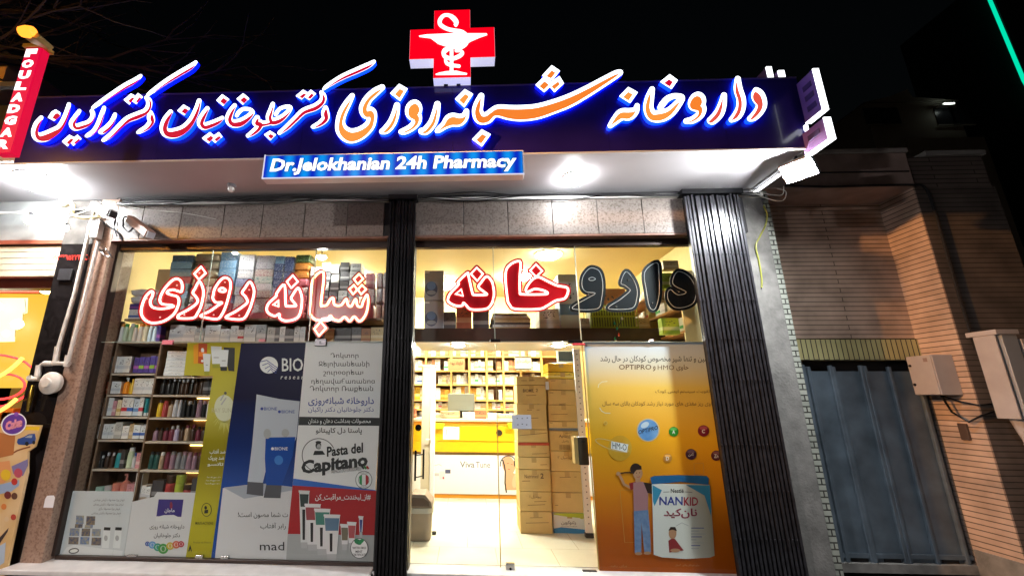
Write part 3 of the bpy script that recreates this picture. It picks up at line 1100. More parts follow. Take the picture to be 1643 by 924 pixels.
# second doctor's words
raised('b', [
    [(115, 455, 17), (82, 510, 26), (66, 565, 28), (88, 603, 32), (150, 603, 36), (215, 572, 31), (265, 515, 26), (300, 440, 22), (318, 375, 16)],
    [(375, 430, 16), (346, 480, 23), (328, 528, 26), (350, 556, 26), (400, 543, 25), (450, 520, 22), (482, 497, 14)],
    [(570, 408, 15), (545, 450, 22), (528, 500, 26), (548, 533, 28), (600, 533, 30), (650, 505, 25), (694, 460, 17), (675, 436, 13), (630, 434, 13), (598, 458, 14), (585, 480, 13)],
    [(730, 495, 18), (722, 528, 28), (750, 535, 26), (736, 568, 24), (700, 600, 21), (664, 622, 14)],
    [(840, 398, 15), (825, 450, 20), (815, 490, 24), (832, 522, 26), (880, 512, 26), (930, 475, 20), (966, 427, 14), (940, 416, 13), (890, 432, 13), (862, 470, 14)],
    [(750, 540, 24), (790, 535, 20), (825, 525, 22)],
    [(1200, 293, 9), (1230, 268, 15), (1330, 208, 20), (1450, 155, 22), (1520, 122, 20), (1558, 97, 12)],
    [(1185, 316, 14), (1198, 345, 22), (1188, 382, 24), (1140, 420, 26), (1060, 450, 24), (1000, 505, 22), (940, 562, 20), (888, 602, 14)],
    [(1215, 425, 16), (1212, 460, 28), (1214, 498, 26), (1180, 533, 22), (1135, 556, 16), (1120, 560, 10)],
], [[(207, 405), (250, 430), (213, 475), (167, 445)], [(395, 600), (428, 630), (385, 673), (342, 640)], [(457, 600), (480, 630), (432, 670), (402, 640)],
    [(482, 332), (528, 365), (488, 408), (444, 372)], [(630, 325), (670, 360), (628, 400), (587, 362)], [(820, 590), (860, 615), (822, 653), (782, 615)],
    [(1055, 300), (1090, 320), (1045, 363), (1007, 340)], [(1110, 300), (1143, 325), (1100, 368), (1067, 345)]],
    (250, 80), 4.4405, 3.0, e_cyan, e_red)
# "round the clock" in orange
raised('c', [
    [(550, 195, 28), (485, 240, 40), (415, 308, 42), (382, 385, 48), (400, 435, 52), (440, 432, 56), (455, 480, 46), (430, 555, 50), (345, 625, 62), (250, 648, 70), (178, 600, 60), (158, 520, 44), (180, 430, 42), (228, 340, 36), (270, 272, 23)],
    [(690, 362, 28), (672, 450, 38), (640, 528, 42), (590, 588, 40), (548, 608, 25)],
    [(862, 350, 40), (848, 395, 78), (830, 440, 58), (868, 468, 54), (870, 518, 42), (825, 570, 36), (760, 604, 33), (728, 610, 24)],
    [(1068, 352, 29), (1052, 440, 38), (1022, 528, 42), (962, 598, 40), (920, 604, 30)],
    [(1340, 418, 25), (1322, 470, 38), (1270, 502, 58), (1200, 500, 64), (1140, 545, 40), (1085, 588, 30), (1062, 604, 18)],
], [[(710, 165), (785, 208), (718, 318), (630, 250)], [(1325, 215), (1398, 258), (1320, 378), (1238, 302)]],
    (520, 110), 5.868, 4.7, e_cyan, e_amber)
raised('d', [
    [(185, 385, 27), (163, 455, 43), (150, 525, 50), (178, 588, 58), (238, 588, 55), (290, 545, 48), (345, 525, 58), (450, 540, 70), (560, 545, 75), (700, 530, 72), (850, 485, 66), (1000, 428, 62), (1150, 350, 54), (1300, 263, 46), (1420, 192, 38), (1465, 170, 27)],
], [[(835, 107), (906, 155), (840, 240), (750, 200)], [(770, 207), (848, 270), (765, 348), (690, 285)], [(905, 207), (943, 270), (860, 348), (802, 280)],
    [(190, 697), (268, 740), (190, 848), (105, 785)]],
    (740, 90), 5.775, 4.7, e_blue, e_orange)
# "pharmacy"
xb = lambda u: pl(u, 170, YF - 0.07)[0]
raised('e', [
    [(345, 410, 22), (328, 458, 34), (272, 488, 55), (205, 490, 52), (145, 543, 38), (102, 590, 24)],
    [(480, 262, 25), (458, 340, 40), (447, 430, 46), (482, 500, 52), (560, 503, 56), (640, 470, 48), (708, 400, 38), (752, 336, 24), (690, 322, 24), (622, 345, 27), (575, 395, 28), (555, 428, 26)],
    [(900, 325, 38), (892, 366, 76), (866, 402, 58), (922, 428, 48), (914, 490, 38), (850, 538, 33), (788, 550, 25)],
    [(1130, 317, 26), (1115, 400, 38), (1085, 478, 45), (1030, 537, 42), (1008, 543, 32)],
    [(1255, 168, 26), (1258, 260, 40), (1285, 350, 42), (1282, 430, 43), (1248, 498, 42), (1197, 538, 24)],
    [(1422, 275, 30), (1440, 325, 62), (1470, 392, 50), (1450, 452, 45), (1402, 508, 38), (1364, 528, 25)],
], [[(265, 245), (346, 290), (280, 383), (188, 325)], [(640, 130), (708, 180), (655, 256), (558, 195)]],
    (960, 100), 5.6655, 4.7, e_cyan, e_orange,
    faces=[(lambda x, z: xb(1050) < x < xb(1095) and z > pl(1073, 150, YF - 0.045)[1], e_red), (lambda x, z: x < xb(1100), e_amber), (lambda x, z: x < xb(1140), e_orange), (lambda x, z: True, e_coral)])

# ---------------------------------------------------------------- red cross sign
YX = -1.0
cx = thing('cross_sign', 'red lit pharmacy cross sign with a white bowl and snake standing on the fascia', 'sign', tuple(P(725, 131, Y=YX)))
crp = lambda x, y: (620 + x / 6.6, y / 6.6)
cross = [(512, 118), (890, 112), (895, 305), (1147, 298), (1147, 612), (885, 618), (885, 828), (490, 828), (500, 625), (240, 628), (255, 322), (505, 316)]
pts = [pl(*crp(*q), YX - 0.10) for q in cross]
# square the outline up in the sign's own plane
X = sorted(p[0] for p in pts); Z = sorted(p[1] for p in pts)
xs = [sum(X[0:2]) / 2, sum(X[2:6]) / 4, sum(X[6:10]) / 4, sum(X[10:12]) / 2]
zs = [sum(Z[0:2]) / 2, sum(Z[2:6]) / 4, sum(Z[6:10]) / 4, sum(Z[10:12]) / 2]
op = [(xs[1], zs[3]), (xs[2], zs[3]), (xs[2], zs[2]), (xs[3], zs[2]), (xs[3], zs[1]), (xs[2], zs[1]), (xs[2], zs[0]), (xs[1], zs[0]), (xs[1], zs[1]), (xs[0], zs[1]), (xs[0], zs[2]), (xs[1], zs[2])]
MB().prism(op, YX - 0.10, YX + 0.02).build('box', E('cross_side_white', (0.80, 0.80, 1.0), 0.7, (0.6, 0.6, 0.6)), cx)
ins = 0.006
ccx, ccz = (xs[0] + xs[3]) / 2, (zs[0] + zs[3]) / 2
MB().prism([(ccx + (x - ccx) * 0.995, ccz + (z - ccz) * 0.995) for x, z in op], YX - 0.106, YX - 0.101).build('face', E('cross_red', (1.0, 0.0, 0.012), 1.05, (0.4, 0, 0)), cx)
YE = YX - 0.107
st = [[(735, 270, 22), (738, 235, 32), (700, 190, 30), (650, 165, 20), (600, 175, 22), (565, 225, 26), (575, 270, 26), (640, 310, 24), (720, 330, 26), (800, 350, 32), (845, 400, 38), (835, 460, 38), (790, 500, 32), (740, 515, 22)],
      [(690, 500, 24), (690, 600, 24), (690, 720, 24), (690, 760, 26)],
      [(660, 520, 24), (620, 540, 32), (605, 575, 26), (630, 610, 26), (700, 625, 24), (770, 600, 26), (805, 570, 22), (790, 545, 18), (740, 540, 22)],
      [(625, 640, 18), (640, 675, 22), (690, 695, 22), (770, 705, 20)]]
bowl = [(345, 385), (420, 372), (690, 360), (1060, 360), (1068, 375), (980, 405), (890, 445), (820, 490), (720, 520), (640, 500), (550, 470), (470, 410), (350, 395)]
foot = [(520, 790), (560, 775), (640, 760), (740, 755), (800, 770), (855, 782), (850, 795), (525, 798)]
tip = [(735, 290), (710, 262), (760, 262)]
S = [catmull([(620 + a / 6.6, b / 6.6, r * .78 / 6.6) for a, b, r in s]) for s in st]
Q = [[crp(*p) for p in q] for q in (bowl, foot, tip)]
Xg, Yg = np.meshgrid(np.arange(668, 786, 0.35), np.arange(20, 126, 0.35))
F = np.full(Xg.shape, 1e9)
for s in S: F = np.minimum(F, sdf_strokes(Xg, Yg, s))
for q in Q: F = np.minimum(F, sdf_poly(Xg, Yg, q))
me = loops_mesh([[pl(u, v, YE) for u, v in lp] for lp in contours(F, 668, 20, 0.35, 0.0)], 0.006, YE - 0.002, 'bowl_and_snake')
me.materials.append(E('emblem_white', (1, 1, 1), 1.6))
link('bowl_and_snake', me, cx)
# thin dark outline where the snake crosses the bowl
mb = MB()
mb.tube([P(*crp(*q), Y=YE - 0.006) for q in [(795, 375), (805, 410), (795, 440), (775, 470)]], 0.0025, 5)
mb.build('outline', M('emblem_line', (0.25, 0.2, 0.2), 0.5), cx)
MB().box(xs[1] + 0.1, xs[1] + 0.14, YX - 0.02, YX + 0.02, zt + 0.01, zs[0] - 0.001).box(xs[2] - 0.14, xs[2] - 0.1, YX - 0.02, YX + 0.02, zt + 0.01, zs[0] - 0.001).build('bracket', m_dark, cx)

# ---------------------------------------------------------------- blue lightbox under the fascia
YB = -1.18
lb = thing('lightbox_sign', 'small cyan blue lightbox with white English lettering hung under the fascia', 'sign', tuple(P(630, 265, Y=YB)))
tl, tr, bl, br = P(425, 249, Y=YB), P(840, 241, Y=YB), P(420, 287, Y=YB), P(841, 281, Y=YB)
x0, x1 = (tl.x + bl.x) / 2, (tr.x + br.x) / 2
z1, z0 = (tl.z + tr.z) / 2, (bl.z + br.z) / 2
m, t, b = newmat('backlit_blue')
tc = t.nodes.new('ShaderNodeTexCoord')
wv = t.nodes.new('ShaderNodeTexWave')
wv.wave_type = 'BANDS'; wv.bands_direction = 'X'
wv.inputs['Scale'].default_value = 2.05
wv.inputs['Distortion'].default_value = 0.4
t.links.new(tc.outputs['Object'], wv.inputs['Vector'])
rp = t.nodes.new('ShaderNodeValToRGB')
rp.color_ramp.elements[0].color = (0.0, 0.02, 0.62, 1)
rp.color_ramp.elements[1].color = (0.0, 0.34, 1.0, 1)
t.links.new(wv.outputs['Fac'], rp.inputs['Fac'])
t.links.new(rp.outputs['Color'], b.inputs['Emission Color'])
b.inputs['Emission Strength'].default_value = 0.85
b.inputs['Base Color'].default_value = (0.0, 0.006, 0.03, 1)
m_bb = m
b.inputs['Specular IOR Level'].default_value = 0.15
MB().box(x0, x1, YB, YB + 0.10, z0, z1).build('housing', M('lightbox_white', (0.8, 0.8, 0.85), 0.4), lb, bevel=0.004)
MB().box(x0 + 0.012, x1 - 0.012, YB - 0.004, YB - 0.001, z0 + 0.012, z1 - 0.012).build('face', m_bb, lb)
fr = MB()
fr.box(x0, x1, YB - 0.006, YB - 0.0005, z0, z0 + 0.011); fr.box(x0, x0 + 0.011, YB - 0.006, YB - 0.0005, z0 + 0.0115, z1)
fr.build('edge_frame', E('lightbox_edge', (0.8, 0.8, 1.0), 0.9), lb)
vv, fs, asp = glyphs('Dr.Jelokhanian 24h Pharmacy', 0.034, 0.12)
dx, dz = (x1 - x0) * 0.945, (z1 - z0) * 0.70
def lettering(off, mat, name, b2):
    vv, fs, asp = glyphs('Dr.Jelokhanian 24h Pharmacy', b2, 0.12)
    MB().add([(x0 + (x1 - x0) * 0.028 + q[0] * dx, YB - off, z0 + (z1 - z0) * 0.13 + q[1] * dz) for q in vv], fs).build(name, mat, lb)
lettering(0.0048, M('letter_shadow_navy', (0.0, 0.02, 0.10), 0.5), 'letter_outline', 0.052)
lettering(0.0062, E('lightbox_letters', (1, 1, 1), 1.5), 'lettering', 0.034)
MB().box(x0 + 0.2, x0 + 0.24, YB + 0.101, YF - 0.02 + 0.05, z1 - 0.03, z1 - 0.01).box(x1 - 0.24, x1 - 0.2, YB + 0.101, YF + 0.03, z1 - 0.03, z1 - 0.01).build('bracket', m_dark, lb)

# ---------------------------------------------------------------- edge-lit sign boxes at the canopy's right end
e_edge = E('edge_light_white', (0.95, 0.97, 1.0), 3.0)
m_purple = M('purple_acrylic', (0.22, 0.13, 0.30), 0.35, var=0.15, scale=5)


def sidebox(label, tl, tr, br_, bk, X0, Yf, slots):
    """a sign box standing out from the canopy's end, seen from its back: lit edges towards the street"""
    t = thing('projecting_sign', label, 'sign', (X0, Yf, P(br_[0], br_[1], Y=Yf).z))
    a = P(tl[0], tl[1], Y=Yf); b = P(tr[0], tr[1], Y=Yf); c = P(br_[0], br_[1], Y=Yf)
    xl, xr = (a.x * 0.5 + (P(tl[2], tl[3], Y=Yf).x) * 0.5), (b.x + c.x) / 2
    z1, z0 = (a.z + b.z) / 2, c.z
    d = P(bk[0], bk[1], Z=z0)
    yb = d.y
    MB().box(xl + 0.002, xr - 0.002, Yf + 0.012, yb, z0 + 0.012, z1 - 0.002).build('side_face', m_purple, t)
    e = MB().box(xl, xr, Yf, Yf + 0.0115, z0, z1)
    e.box(xl, xr, Yf + 0.012, yb, z0, z0 + 0.0115)
    e.build('lit_edge', e_edge, t)
    mb = MB()
    for k in slots:
        zz = z0 + (z1 - z0) * k
        mb.box(xl - 0.004, xl + 0.0015, Yf + (yb - Yf) * 0.25, Yf + (yb - Yf) * 0.72, zz - 0.025, zz + 0.025)
    mb.build('slot', M('slot_dark', (0.05, 0.03, 0.08), 0.5), t)
    return t


sidebox('upper projecting sign box with bright white edges at the right end of the fascia', (1304, 110, 1321, 176), (1314, 110), (1330, 176), (1302, 199), 3.25, -1.25, (0.25, 0.5, 0.74))
sidebox('lower projecting sign box with bright white edges just above the floodlight', (1322, 188, 1330, 223), (1334, 188), (1341, 223), (1300, 251), 3.25, -1.25, (0.6,))
for lab, u0, v0, u1, v1 in (('taller small white lit block on top of the fascia at its right end', 1228, 109, 1240, 126), ('shorter small white lit block on top of the fascia near its right corner', 1247, 115, 1259, 126)):
    a, b = P(u0, v0, Y=-0.9), P(u1, v1, Y=-0.9)
    t = thing('rooftop_sign_end', lab, 'sign', (a.x, -0.9, b.z))
    MB().box(a.x, b.x, -0.9, -0.6, b.z, a.z).build('housing', m_purple, t)
    MB().box(a.x, b.x, -0.915, -0.9005, b.z, a.z).build('lit_end', e_edge, t)
    MB().box((a.x + b.x) / 2 - 0.02, (a.x + b.x) / 2 + 0.02, -0.85, -0.8, 4.50, b.z - 0.0005).build('post', m_dark, t)
# small lit clip by the sign's right end
c = P(1295, 204, Y=-1.05)
o = MB().box(c.x - 0.012, c.x + 0.012, -1.055, -1.019, c.z - 0.03, c.z + 0.03)
setp(o.build('indicator_lamp', e_edge, bevel=0.008), 'tiny white indicator lamp on the right end of the plum fascia', 'lamp')

# ================================================================== neon window lettering
e_neon = E('neon_tube_pink', (1.0, 0.30, 0.26), 8.0)
e_neon2 = E('neon_tube_warm', (1.0, 0.46, 0.24), 7.0)
m_acryl = M('red_acrylic_backing', (0.30, 0.004, 0.012), 0.3)
m_blackac = M('black_acrylic', (0.005, 0.007, 0.011), 0.5, spec=0.2)
m_offtube = M('unlit_tube', (0.45, 0.45, 0.47), 0.3)
YN = 0.07


def neon(name, label, paths, org, sc, margin, mats, on=True, tube=1.75, thick=0.012, curve=True, gap=0, fillholes=False):
    t = thing(name, label, 'neon sign', (0, 0, 0))
    px = [[(org[0] + p[0] / sc, org[1] + p[1] / sc) for p in q] for q in paths]
    us = [p[0] for q in px for p in q]; vs_ = [p[1] for q in px for p in q]
    c = P(sum(us) / len(us), max(vs_), Y=YN)
    t.location = c
    sm = []
    for q in px:
        k = catmull([q[-1]] + q + [q[0], q[1]], 5)[5:-5] if curve and len(q) > 4 else np.array(q + [q[0]])
        sm.append([(a[0], a[1]) for a in k])
    step = 0.4
    x0, x1, y0, y1 = min(us) - 9, max(us) + 9, min(vs_) - 9, max(vs_) + 9
    X, Yg = np.meshgrid(np.arange(x0, x1, step), np.arange(y0, y1, step))
    F = np.full(X.shape, 1e9)
    for i, q in enumerate(sm):
        F = np.minimum(F, sdf_poly(X, Yg, q[:-1] if len(q) > 5 else q))
    me = loops_mesh([[pl(u, v, YN) for u, v in lp] for lp in contours(F, x0, y0, step, margin)], thick, YN, 'backing')
    me.materials.append(mats[0])
    link('backing', me, t)
    Yt = YN - thick / 2 - (0.013 if on else 0.002)
    for i, q in enumerate(sm):
        k = q[:-1] if np.hypot(q[0][0] - q[-1][0], q[0][1] - q[-1][1]) < 0.3 else q
        pts = [P(u, v, Y=Yt) for u, v in k]
        MB().tube(pts, 0.0071 * tube if on else 0.0032, 7, closed=True).build('neon_tube', mats[1] if i not in mats[2:] else mats[1], t, smooth=True)
    # fixing studs
    return t


def studs(t, spots, mat):
    mb = MB()
    for u, v in spots:
        p = P(u, v, Y=YN - 0.008)
        mb.lathe([(0.010, 0.001), (0.010, -0.006), (0.006, -0.010)], (p.x, YN - 0.007, p.z), 8, 'Y')
    mb.build('fixing_stud', mat, t)


n1 = neon('neon_word', 'pink neon word on red backing, leftmost of the window lettering above the bottles', [
    [(225, 430), (250, 445), (238, 500), (212, 560), (230, 625), (290, 655), (380, 660), (470, 645), (520, 628), (500, 612), (420, 605), (360, 590), (340, 535), (372, 445), (430, 360), (500, 290), (560, 265), (612, 288), (635, 350), (625, 432), (580, 428), (520, 410), (460, 418), (435, 452), (500, 480), (570, 500), (592, 560), (572, 640), (530, 720), (450, 790), (350, 835), (230, 845), (140, 800), (95, 720), (105, 620), (140, 525), (180, 465)],
    [(858, 300), (898, 360), (915, 440), (905, 530), (880, 630), (840, 710), (780, 780), (600, 785), (578, 760), (600, 732), (700, 680), (800, 612), (840, 555), (812, 495), (775, 450), (800, 400)],
    [(885, 105), (945, 190), (855, 275), (795, 200)],
    [(1210, 250), (1262, 285), (1272, 370), (1250, 480), (1210, 620), (1160, 730), (1090, 795), (900, 765), (890, 742), (1000, 690), (1100, 620), (1160, 578), (1080, 575), (1040, 525), (1045, 470), (1062, 400), (1110, 320), (1160, 265)],
    [(1120, 410), (1160, 385), (1205, 410), (1190, 435), (1140, 432)],
    [(1525, 305), (1570, 370), (1582, 450), (1555, 570), (1510, 690), (1430, 795), (1235, 785), (1222, 757), (1330, 700), (1440, 625), (1495, 568), (1470, 500), (1425, 450), (1460, 390)],
], (215, 415), 8.215, 4.4, [m_acryl, e_neon])
studs(n1, [(284, 458), (236, 479), (257, 509), (296, 505), (320, 438), (361, 453), (343, 505), (384, 506), (400, 465)], m_whiteink)
n2 = neon('neon_word', 'warm pink neon word on red backing between the tissue packs and the medicine boxes', [
    [(305, 272), (320, 500), (345, 525), (430, 525), (440, 508), (388, 440), (400, 400), (465, 310), (500, 370), (514, 450), (502, 570), (470, 650), (400, 690), (310, 698), (250, 665), (245, 618), (190, 642), (120, 610), (95, 560), (120, 490), (205, 410), (215, 370)],
    [(235, 458), (170, 510), (235, 530)],
    [(405, 160), (465, 235), (385, 310), (335, 235)],
], (415, 420), 7.389, 4.4, [m_acryl, e_neon])
n3 = neon('neon_word', 'yellowish pink neon word on red backing, right end of the left window', [
    [(770, 130), (740, 490), (765, 520), (810, 510), (850, 445), (885, 432), (895, 500), (935, 520), (985, 508), (1040, 440), (1060, 510), (1100, 525), (1150, 440), (1172, 520), (1220, 530), (1240, 470), (1285, 390), (1300, 470), (1282, 590), (1240, 672), (1190, 702), (1132, 650), (1080, 702), (1020, 655), (960, 697), (890, 682), (850, 640), (800, 690), (700, 692), (640, 660), (612, 600), (620, 480), (642, 215)],
    [(1190, 145), (1240, 200), (1175, 265), (1130, 205)],
    [(1130, 275), (1170, 330), (1120, 385), (1075, 325)],
    [(1225, 275), (1275, 325), (1215, 385), (1175, 330)],
    [(735, 710), (800, 785), (715, 875), (660, 795)],
], (415, 420), 7.389, 4.0, [m_acryl, e_neon2])
n4 = neon('neon_word', 'bright red neon word with a hollow tail over the glass door, left of the two', [
    [(370, 212), (385, 240), (432, 445), (460, 470), (590, 470), (600, 455), (508, 380), (540, 320), (605, 250), (665, 310), (688, 400), (688, 500), (655, 590), (590, 640), (420, 645), (355, 592), (325, 567), (308, 600), (230, 600), (152, 560), (140, 520), (172, 450), (265, 350), (262, 315)],
    [(300, 405), (230, 460), (320, 482)],
    [(485, 145), (560, 220), (490, 305), (415, 220)],
], (700, 410), 7.468, 4.2, [m_acryl, e_neon])
n5 = neon('neon_word', 'bright red neon word with a tall upright stroke over the glass door', [
    [(1000, 68), (1000, 250), (1002, 430), (1030, 463), (1280, 465), (1335, 450), (1290, 420), (1190, 400), (1130, 420), (1090, 435), (1072, 410), (1100, 350), (1150, 290), (1200, 262), (1250, 265), (1340, 310), (1450, 360), (1575, 392), (1545, 508), (1430, 540), (1330, 600), (1230, 640), (950, 640), (880, 590), (850, 500), (838, 170)],
    [(1195, 105), (1270, 185), (1195, 255), (1125, 180)],
], (700, 410), 7.468, 4.2, [m_acryl, e_neon])
n6 = neon('neon_word', 'unlit black word with thin outlines over the glass door beside the folded gate', [
    [(240, 250), (300, 310), (335, 390), (335, 480), (292, 568), (112, 575), (96, 552), (190, 492), (270, 425), (272, 400), (232, 368), (197, 345)],
    [(513, 172), (530, 300), (530, 450), (502, 560), (470, 580), (442, 540), (420, 420), (405, 252)],
    [(690, 250), (790, 290), (850, 400), (835, 510), (765, 555), (670, 560), (612, 500), (606, 430), (632, 405), (662, 432), (705, 452), (765, 425), (650, 355)],
    [(-44, 218), (14, 252), (39, 359), (27, 491), (-11, 572), (-201, 577), (-214, 548), (-85, 475), (-27, 437), (-105, 425), (-141, 379), (-135, 296), (-88, 230)],
    [(-83, 310), (-52, 298), (-25, 313), (-50, 326), (-75, 323)],
], (960, 390), 5.433, 4.6, [m_blackac, m_offtube], on=False)
studs(n6, [(1008, 449), (1047, 486), (989, 492), (944, 473)], m_chrome)

# ================================================================== posters behind the glass
YP = 0.022


def poster(label, outline, mat, Y=YP, cat='poster', name='window_poster'):
    c = P(sum(p[0] for p in outline) / len(outline), max(p[1] for p in outline), Y=Y)
    t = thing(name, label, cat, tuple(c))
    MB().prism([pl(u, v, Y) for u, v in outline], Y, Y + 0.0025).build('sheet', mat, t)
    return t, Print(Y)


m_pap = M('poster_paper', (0.82, 0.80, 0.83), 0.42)
# --- tall white toothpaste poster
t, p = poster('tall white toothpaste poster with Armenian lines and red lower half beside the centre post', [(491, 548), (617.5, 547), (594, 910), (457.5, 907)], m_pap, YP - 0.006)
m_red = M('print_red', (0.42, 0.012, 0.018), 0.4)
m_blue = M('print_blue', (0.02, 0.13, 0.55), 0.4)
m_lgrey = M('print_pale_grey', (0.42, 0.42, 0.44), 0.45)
c2 = lambda x, y: (300 + x / 2.344, 530 + y / 2.344)
Q = lambda *a: [c2(*q) for q in a]
p.poly(Q((400, 556), (727, 602), (700, 892), (371, 884)), m_blue)
p.poly(Q((397, 582), (726, 603), (712, 770), (379, 765)), m_red)
p.poly(Q((379, 764), (712, 769), (700, 891), (371, 883)), m_lgrey)
for s_, x0, x1, y0, y1 in (('Դոկտոր', 540, 645, 84, 108), ('Ջելոխանեանի', 494, 686, 115, 140), ('շուրջօրեայ', 512, 664, 147, 172), ('դեղավաճառանոց', 468, 706, 180, 205), ('Դոկտոր Ռաքեան', 462, 700, 207, 233)):
    a, b = c2(x0, y0), c2(x1, y1)
    p.text(s_, a[0], b[0], a[1], b[1], m_greyink, 0.008)
a, b = c2(456, 250), c2(703, 284); p.text('داروخانه شبانه‌روزی', a[0], b[0], a[1], b[1], m_navyink, 0.016)
a, b = c2(456, 287), c2(702, 310); p.text('دکتر جلوخانیان دکتر راکیان', a[0], b[0], a[1], b[1], m_navyink, 0.006)
p.poly(Q((422, 324), (726, 328), (724, 358), (419, 356)), m_ink)
a, b = c2(456, 331), c2(691, 352); p.text('محصولات بهداشت دهان و دندان', a[0], b[0], a[1], b[1], m_whiteink, 0.006)
a, b = c2(484, 365), c2(658, 392); p.text('پاستا دل کاپیتانو', a[0], b[0], a[1], b[1], m_ink, 0.016)
# round mark with a small portrait, then the slanted wordmark
p.line([c2(495 + 62 * math.cos(i * .17 + 1.6), 468 + 62 * math.sin(i * .17 + 1.6)) for i in range(26)], 1.3, m_greyink)
p.ell(*c2(494, 432), 4.6, 6.0, m_ink).ell(*c2(496, 437), 3.4, 4.6, m_lgrey)
p.ell(*c2(494, 420), 4.6, 2.2, m_ink).poly(Q((474, 468), (480, 452), (510, 452), (520, 466)), m_ink).line(Q((488, 441), (503, 441)), 0.8, m_ink)
a, b = c2(526, 424), c2(662, 468); p.text('Pasta del', a[0], b[0], a[1] + 5.5, b[1] + 3, m_ink, 0.03, slope=-0.12)
a, b = c2(430, 470), c2(680, 545); p.text('Capitano', a[0], b[0], a[1] + 8, b[1] + 4, m_ink, 0.045, slope=-0.12)
a, b = c2(543, 520), c2(655, 533); p.text('FARMACISTI DOTTORI CICCARELLI', a[0], b[0], a[1] + 2, b[1] + 2, m_greyink, slope=-0.12)
for k, mt in enumerate((m_ink, M('print_green', (0.03, 0.25, 0.06), 0.4), m_red)):
    p.poly(Q((655 + k * 9, 512), (660 + k * 9, 507), (668 + k * 9, 518), (662 + k * 9, 522)), mt)
p.ell(*c2(665, 561), 13.5, 14.5, m_greyink).ell(*c2(665, 561), 12.6, 13.6, m_whiteink).ell(*c2(665, 561), 8.8, 9.6, m_greyink).ell(*c2(665, 561), 8.2, 9.0, m_whiteink)
p.poly(Q((648, 550), (658, 541), (658, 582), (649, 574)), M('flag_green', (0.02, 0.28, 0.08), 0.4)).poly(Q((672, 541), (683, 550), (683, 572), (672, 582)), m_red)
a, b = c2(646, 531), c2(684, 538); p.text('MADE IN ITALY', a[0], b[0], a[1], b[1], m_greyink)
a, b = c2(646, 585), c2(684, 591); p.text('MADE IN ITALY', a[0], b[0], a[1], b[1], m_greyink)
a, b = c2(482, 614), c2(691, 641); p.text('#از_لبخندت_مراقبت_کن', a[0], b[0], a[1], b[1], m_whiteink, 0.014)
# toothpaste tubes and cartons
cols = [(0.03, 0.05, 0.05), (0.30, 0.06, 0.07), (0.05, 0.20, 0.16), (0.10, 0.18, 0.28), (0.16, 0.14, 0.10), (0.40, 0.08, 0.09), (0.04, 0.06, 0.25)]
m_tubeW = M('print_tube_white', (0.70, 0.70, 0.72), 0.4)
m_tubeG = M('print_tube_shade', (0.45, 0.46, 0.48), 0.4)
for i, (x0, x1, y0, y1) in enumerate([(420, 462, 600, 818), (442, 504, 650, 826), (478, 540, 668, 843), (514, 577, 690, 862), (576, 612, 726, 825), (602, 638, 718, 820), (645, 664, 696, 778)]):
    m_c = M('print_tube', cols[i], 0.4)
    p.poly(Q((x0, y0), (x1, y0 + 2), (x1 - 2, y0 + 10), (x0, y0 + 8)), m_tubeW)
    p.poly(Q((x0 + 2, y0 + 8), (x1 - 2, y0 + 10), (x1 - (x1 - x0) * .22, y1 - 22), (x0 + (x1 - x0) * .18, y1 - 22)), m_tubeW)
    p.poly(Q((x0 + 4, y0 + 14), (x1 - 4, y0 + 15), (x1 - 8, y0 + 62), (x0 + 7, y0 + 62)), m_c)
    p.poly(Q((x0 + (x1 - x0) * .2, y1 - 21), (x1 - (x1 - x0) * .24, y1 - 21), (x1 - (x1 - x0) * .26, y1), (x0 + (x1 - x0) * .22, y1)), m_tubeG)
    if i < 4:
        cxp = x0 + (x1 - x0) * 0.42
        p.poly(Q((cxp - 4, y0 + 72), (cxp + 7, y0 + 72), (cxp + 6, y1 - 32), (cxp - 3, y1 - 32)), m_ink)
p.ell(*c2(648, 818), 14.5, 16.5, m_greyink).ell(*c2(648, 818), 13.4, 15.4, m_whiteink)
p.ell(*c2(643, 794), 6.5, 4.0, M('leaf_green', (0.02, 0.20, 0.08), 0.4), rot=0.5).ell(*c2(655, 792), 5.0, 3.0, M('leaf_green2', (0.03, 0.28, 0.10), 0.4), rot=-0.6)
for s_, y in (('WITH BIO', 812), ('MINT', 826), ('CERTIFICATE', 838)):
    a, b = c2(622 if s_ != 'MINT' else 634, y), c2(674 if s_ != 'MINT' else 660, y + 9); p.text(s_, a[0], b[0], a[1], b[1], m_ink, 0.015)
p.build(t)

# --- navy skin care poster
m_navyprint = ramp_mat('navy_print', [(0, (0.010, 0.06, 0.30)), (0.25, (0.005, 0.022, 0.14)), (0.6, (0.004, 0.004, 0.036)), (1, (0.005, 0.005, 0.048))], 'Z', 0.7, 2.15)
t, p = poster('navy skin care poster with one blue tube in front of two white ones', [(387, 550.5), (499, 549.5), (466, 907), (337, 906)], m_navyprint)
p.poly(Q((135, 592), (408, 590), (375, 886), (102, 880)), M('print_lavender_white', (0.68, 0.66, 0.70), 0.45))
p.poly(Q((138, 590), (215, 632), (400, 600), (402, 588), (300, 575), (220, 580)), M('print_table_shade', (0.40, 0.42, 0.50), 0.45))
p.ell(*c2(308, 130), 14.5, 13.5, m_whiteink)
for k in range(4):
    p.line([c2(274 + 16 * k * .6, 118 + 13 * k), c2(300 + 5 * k, 112 + 11 * k), c2(322, 128 + 9 * k), c2(342 - 2 * k, 142 + 6 * k)], 1.2, m_navyink)
a, b = c2(357, 104), c2(475, 154); p.text('BION', a[0], b[0], a[1], b[1], m_whiteink, 0.012)
a, b = c2(352, 167), c2(470, 183); p.text('r e s e a r c h', a[0], b[0], a[1], b[1], m_whiteink, 0.005, 0.2)
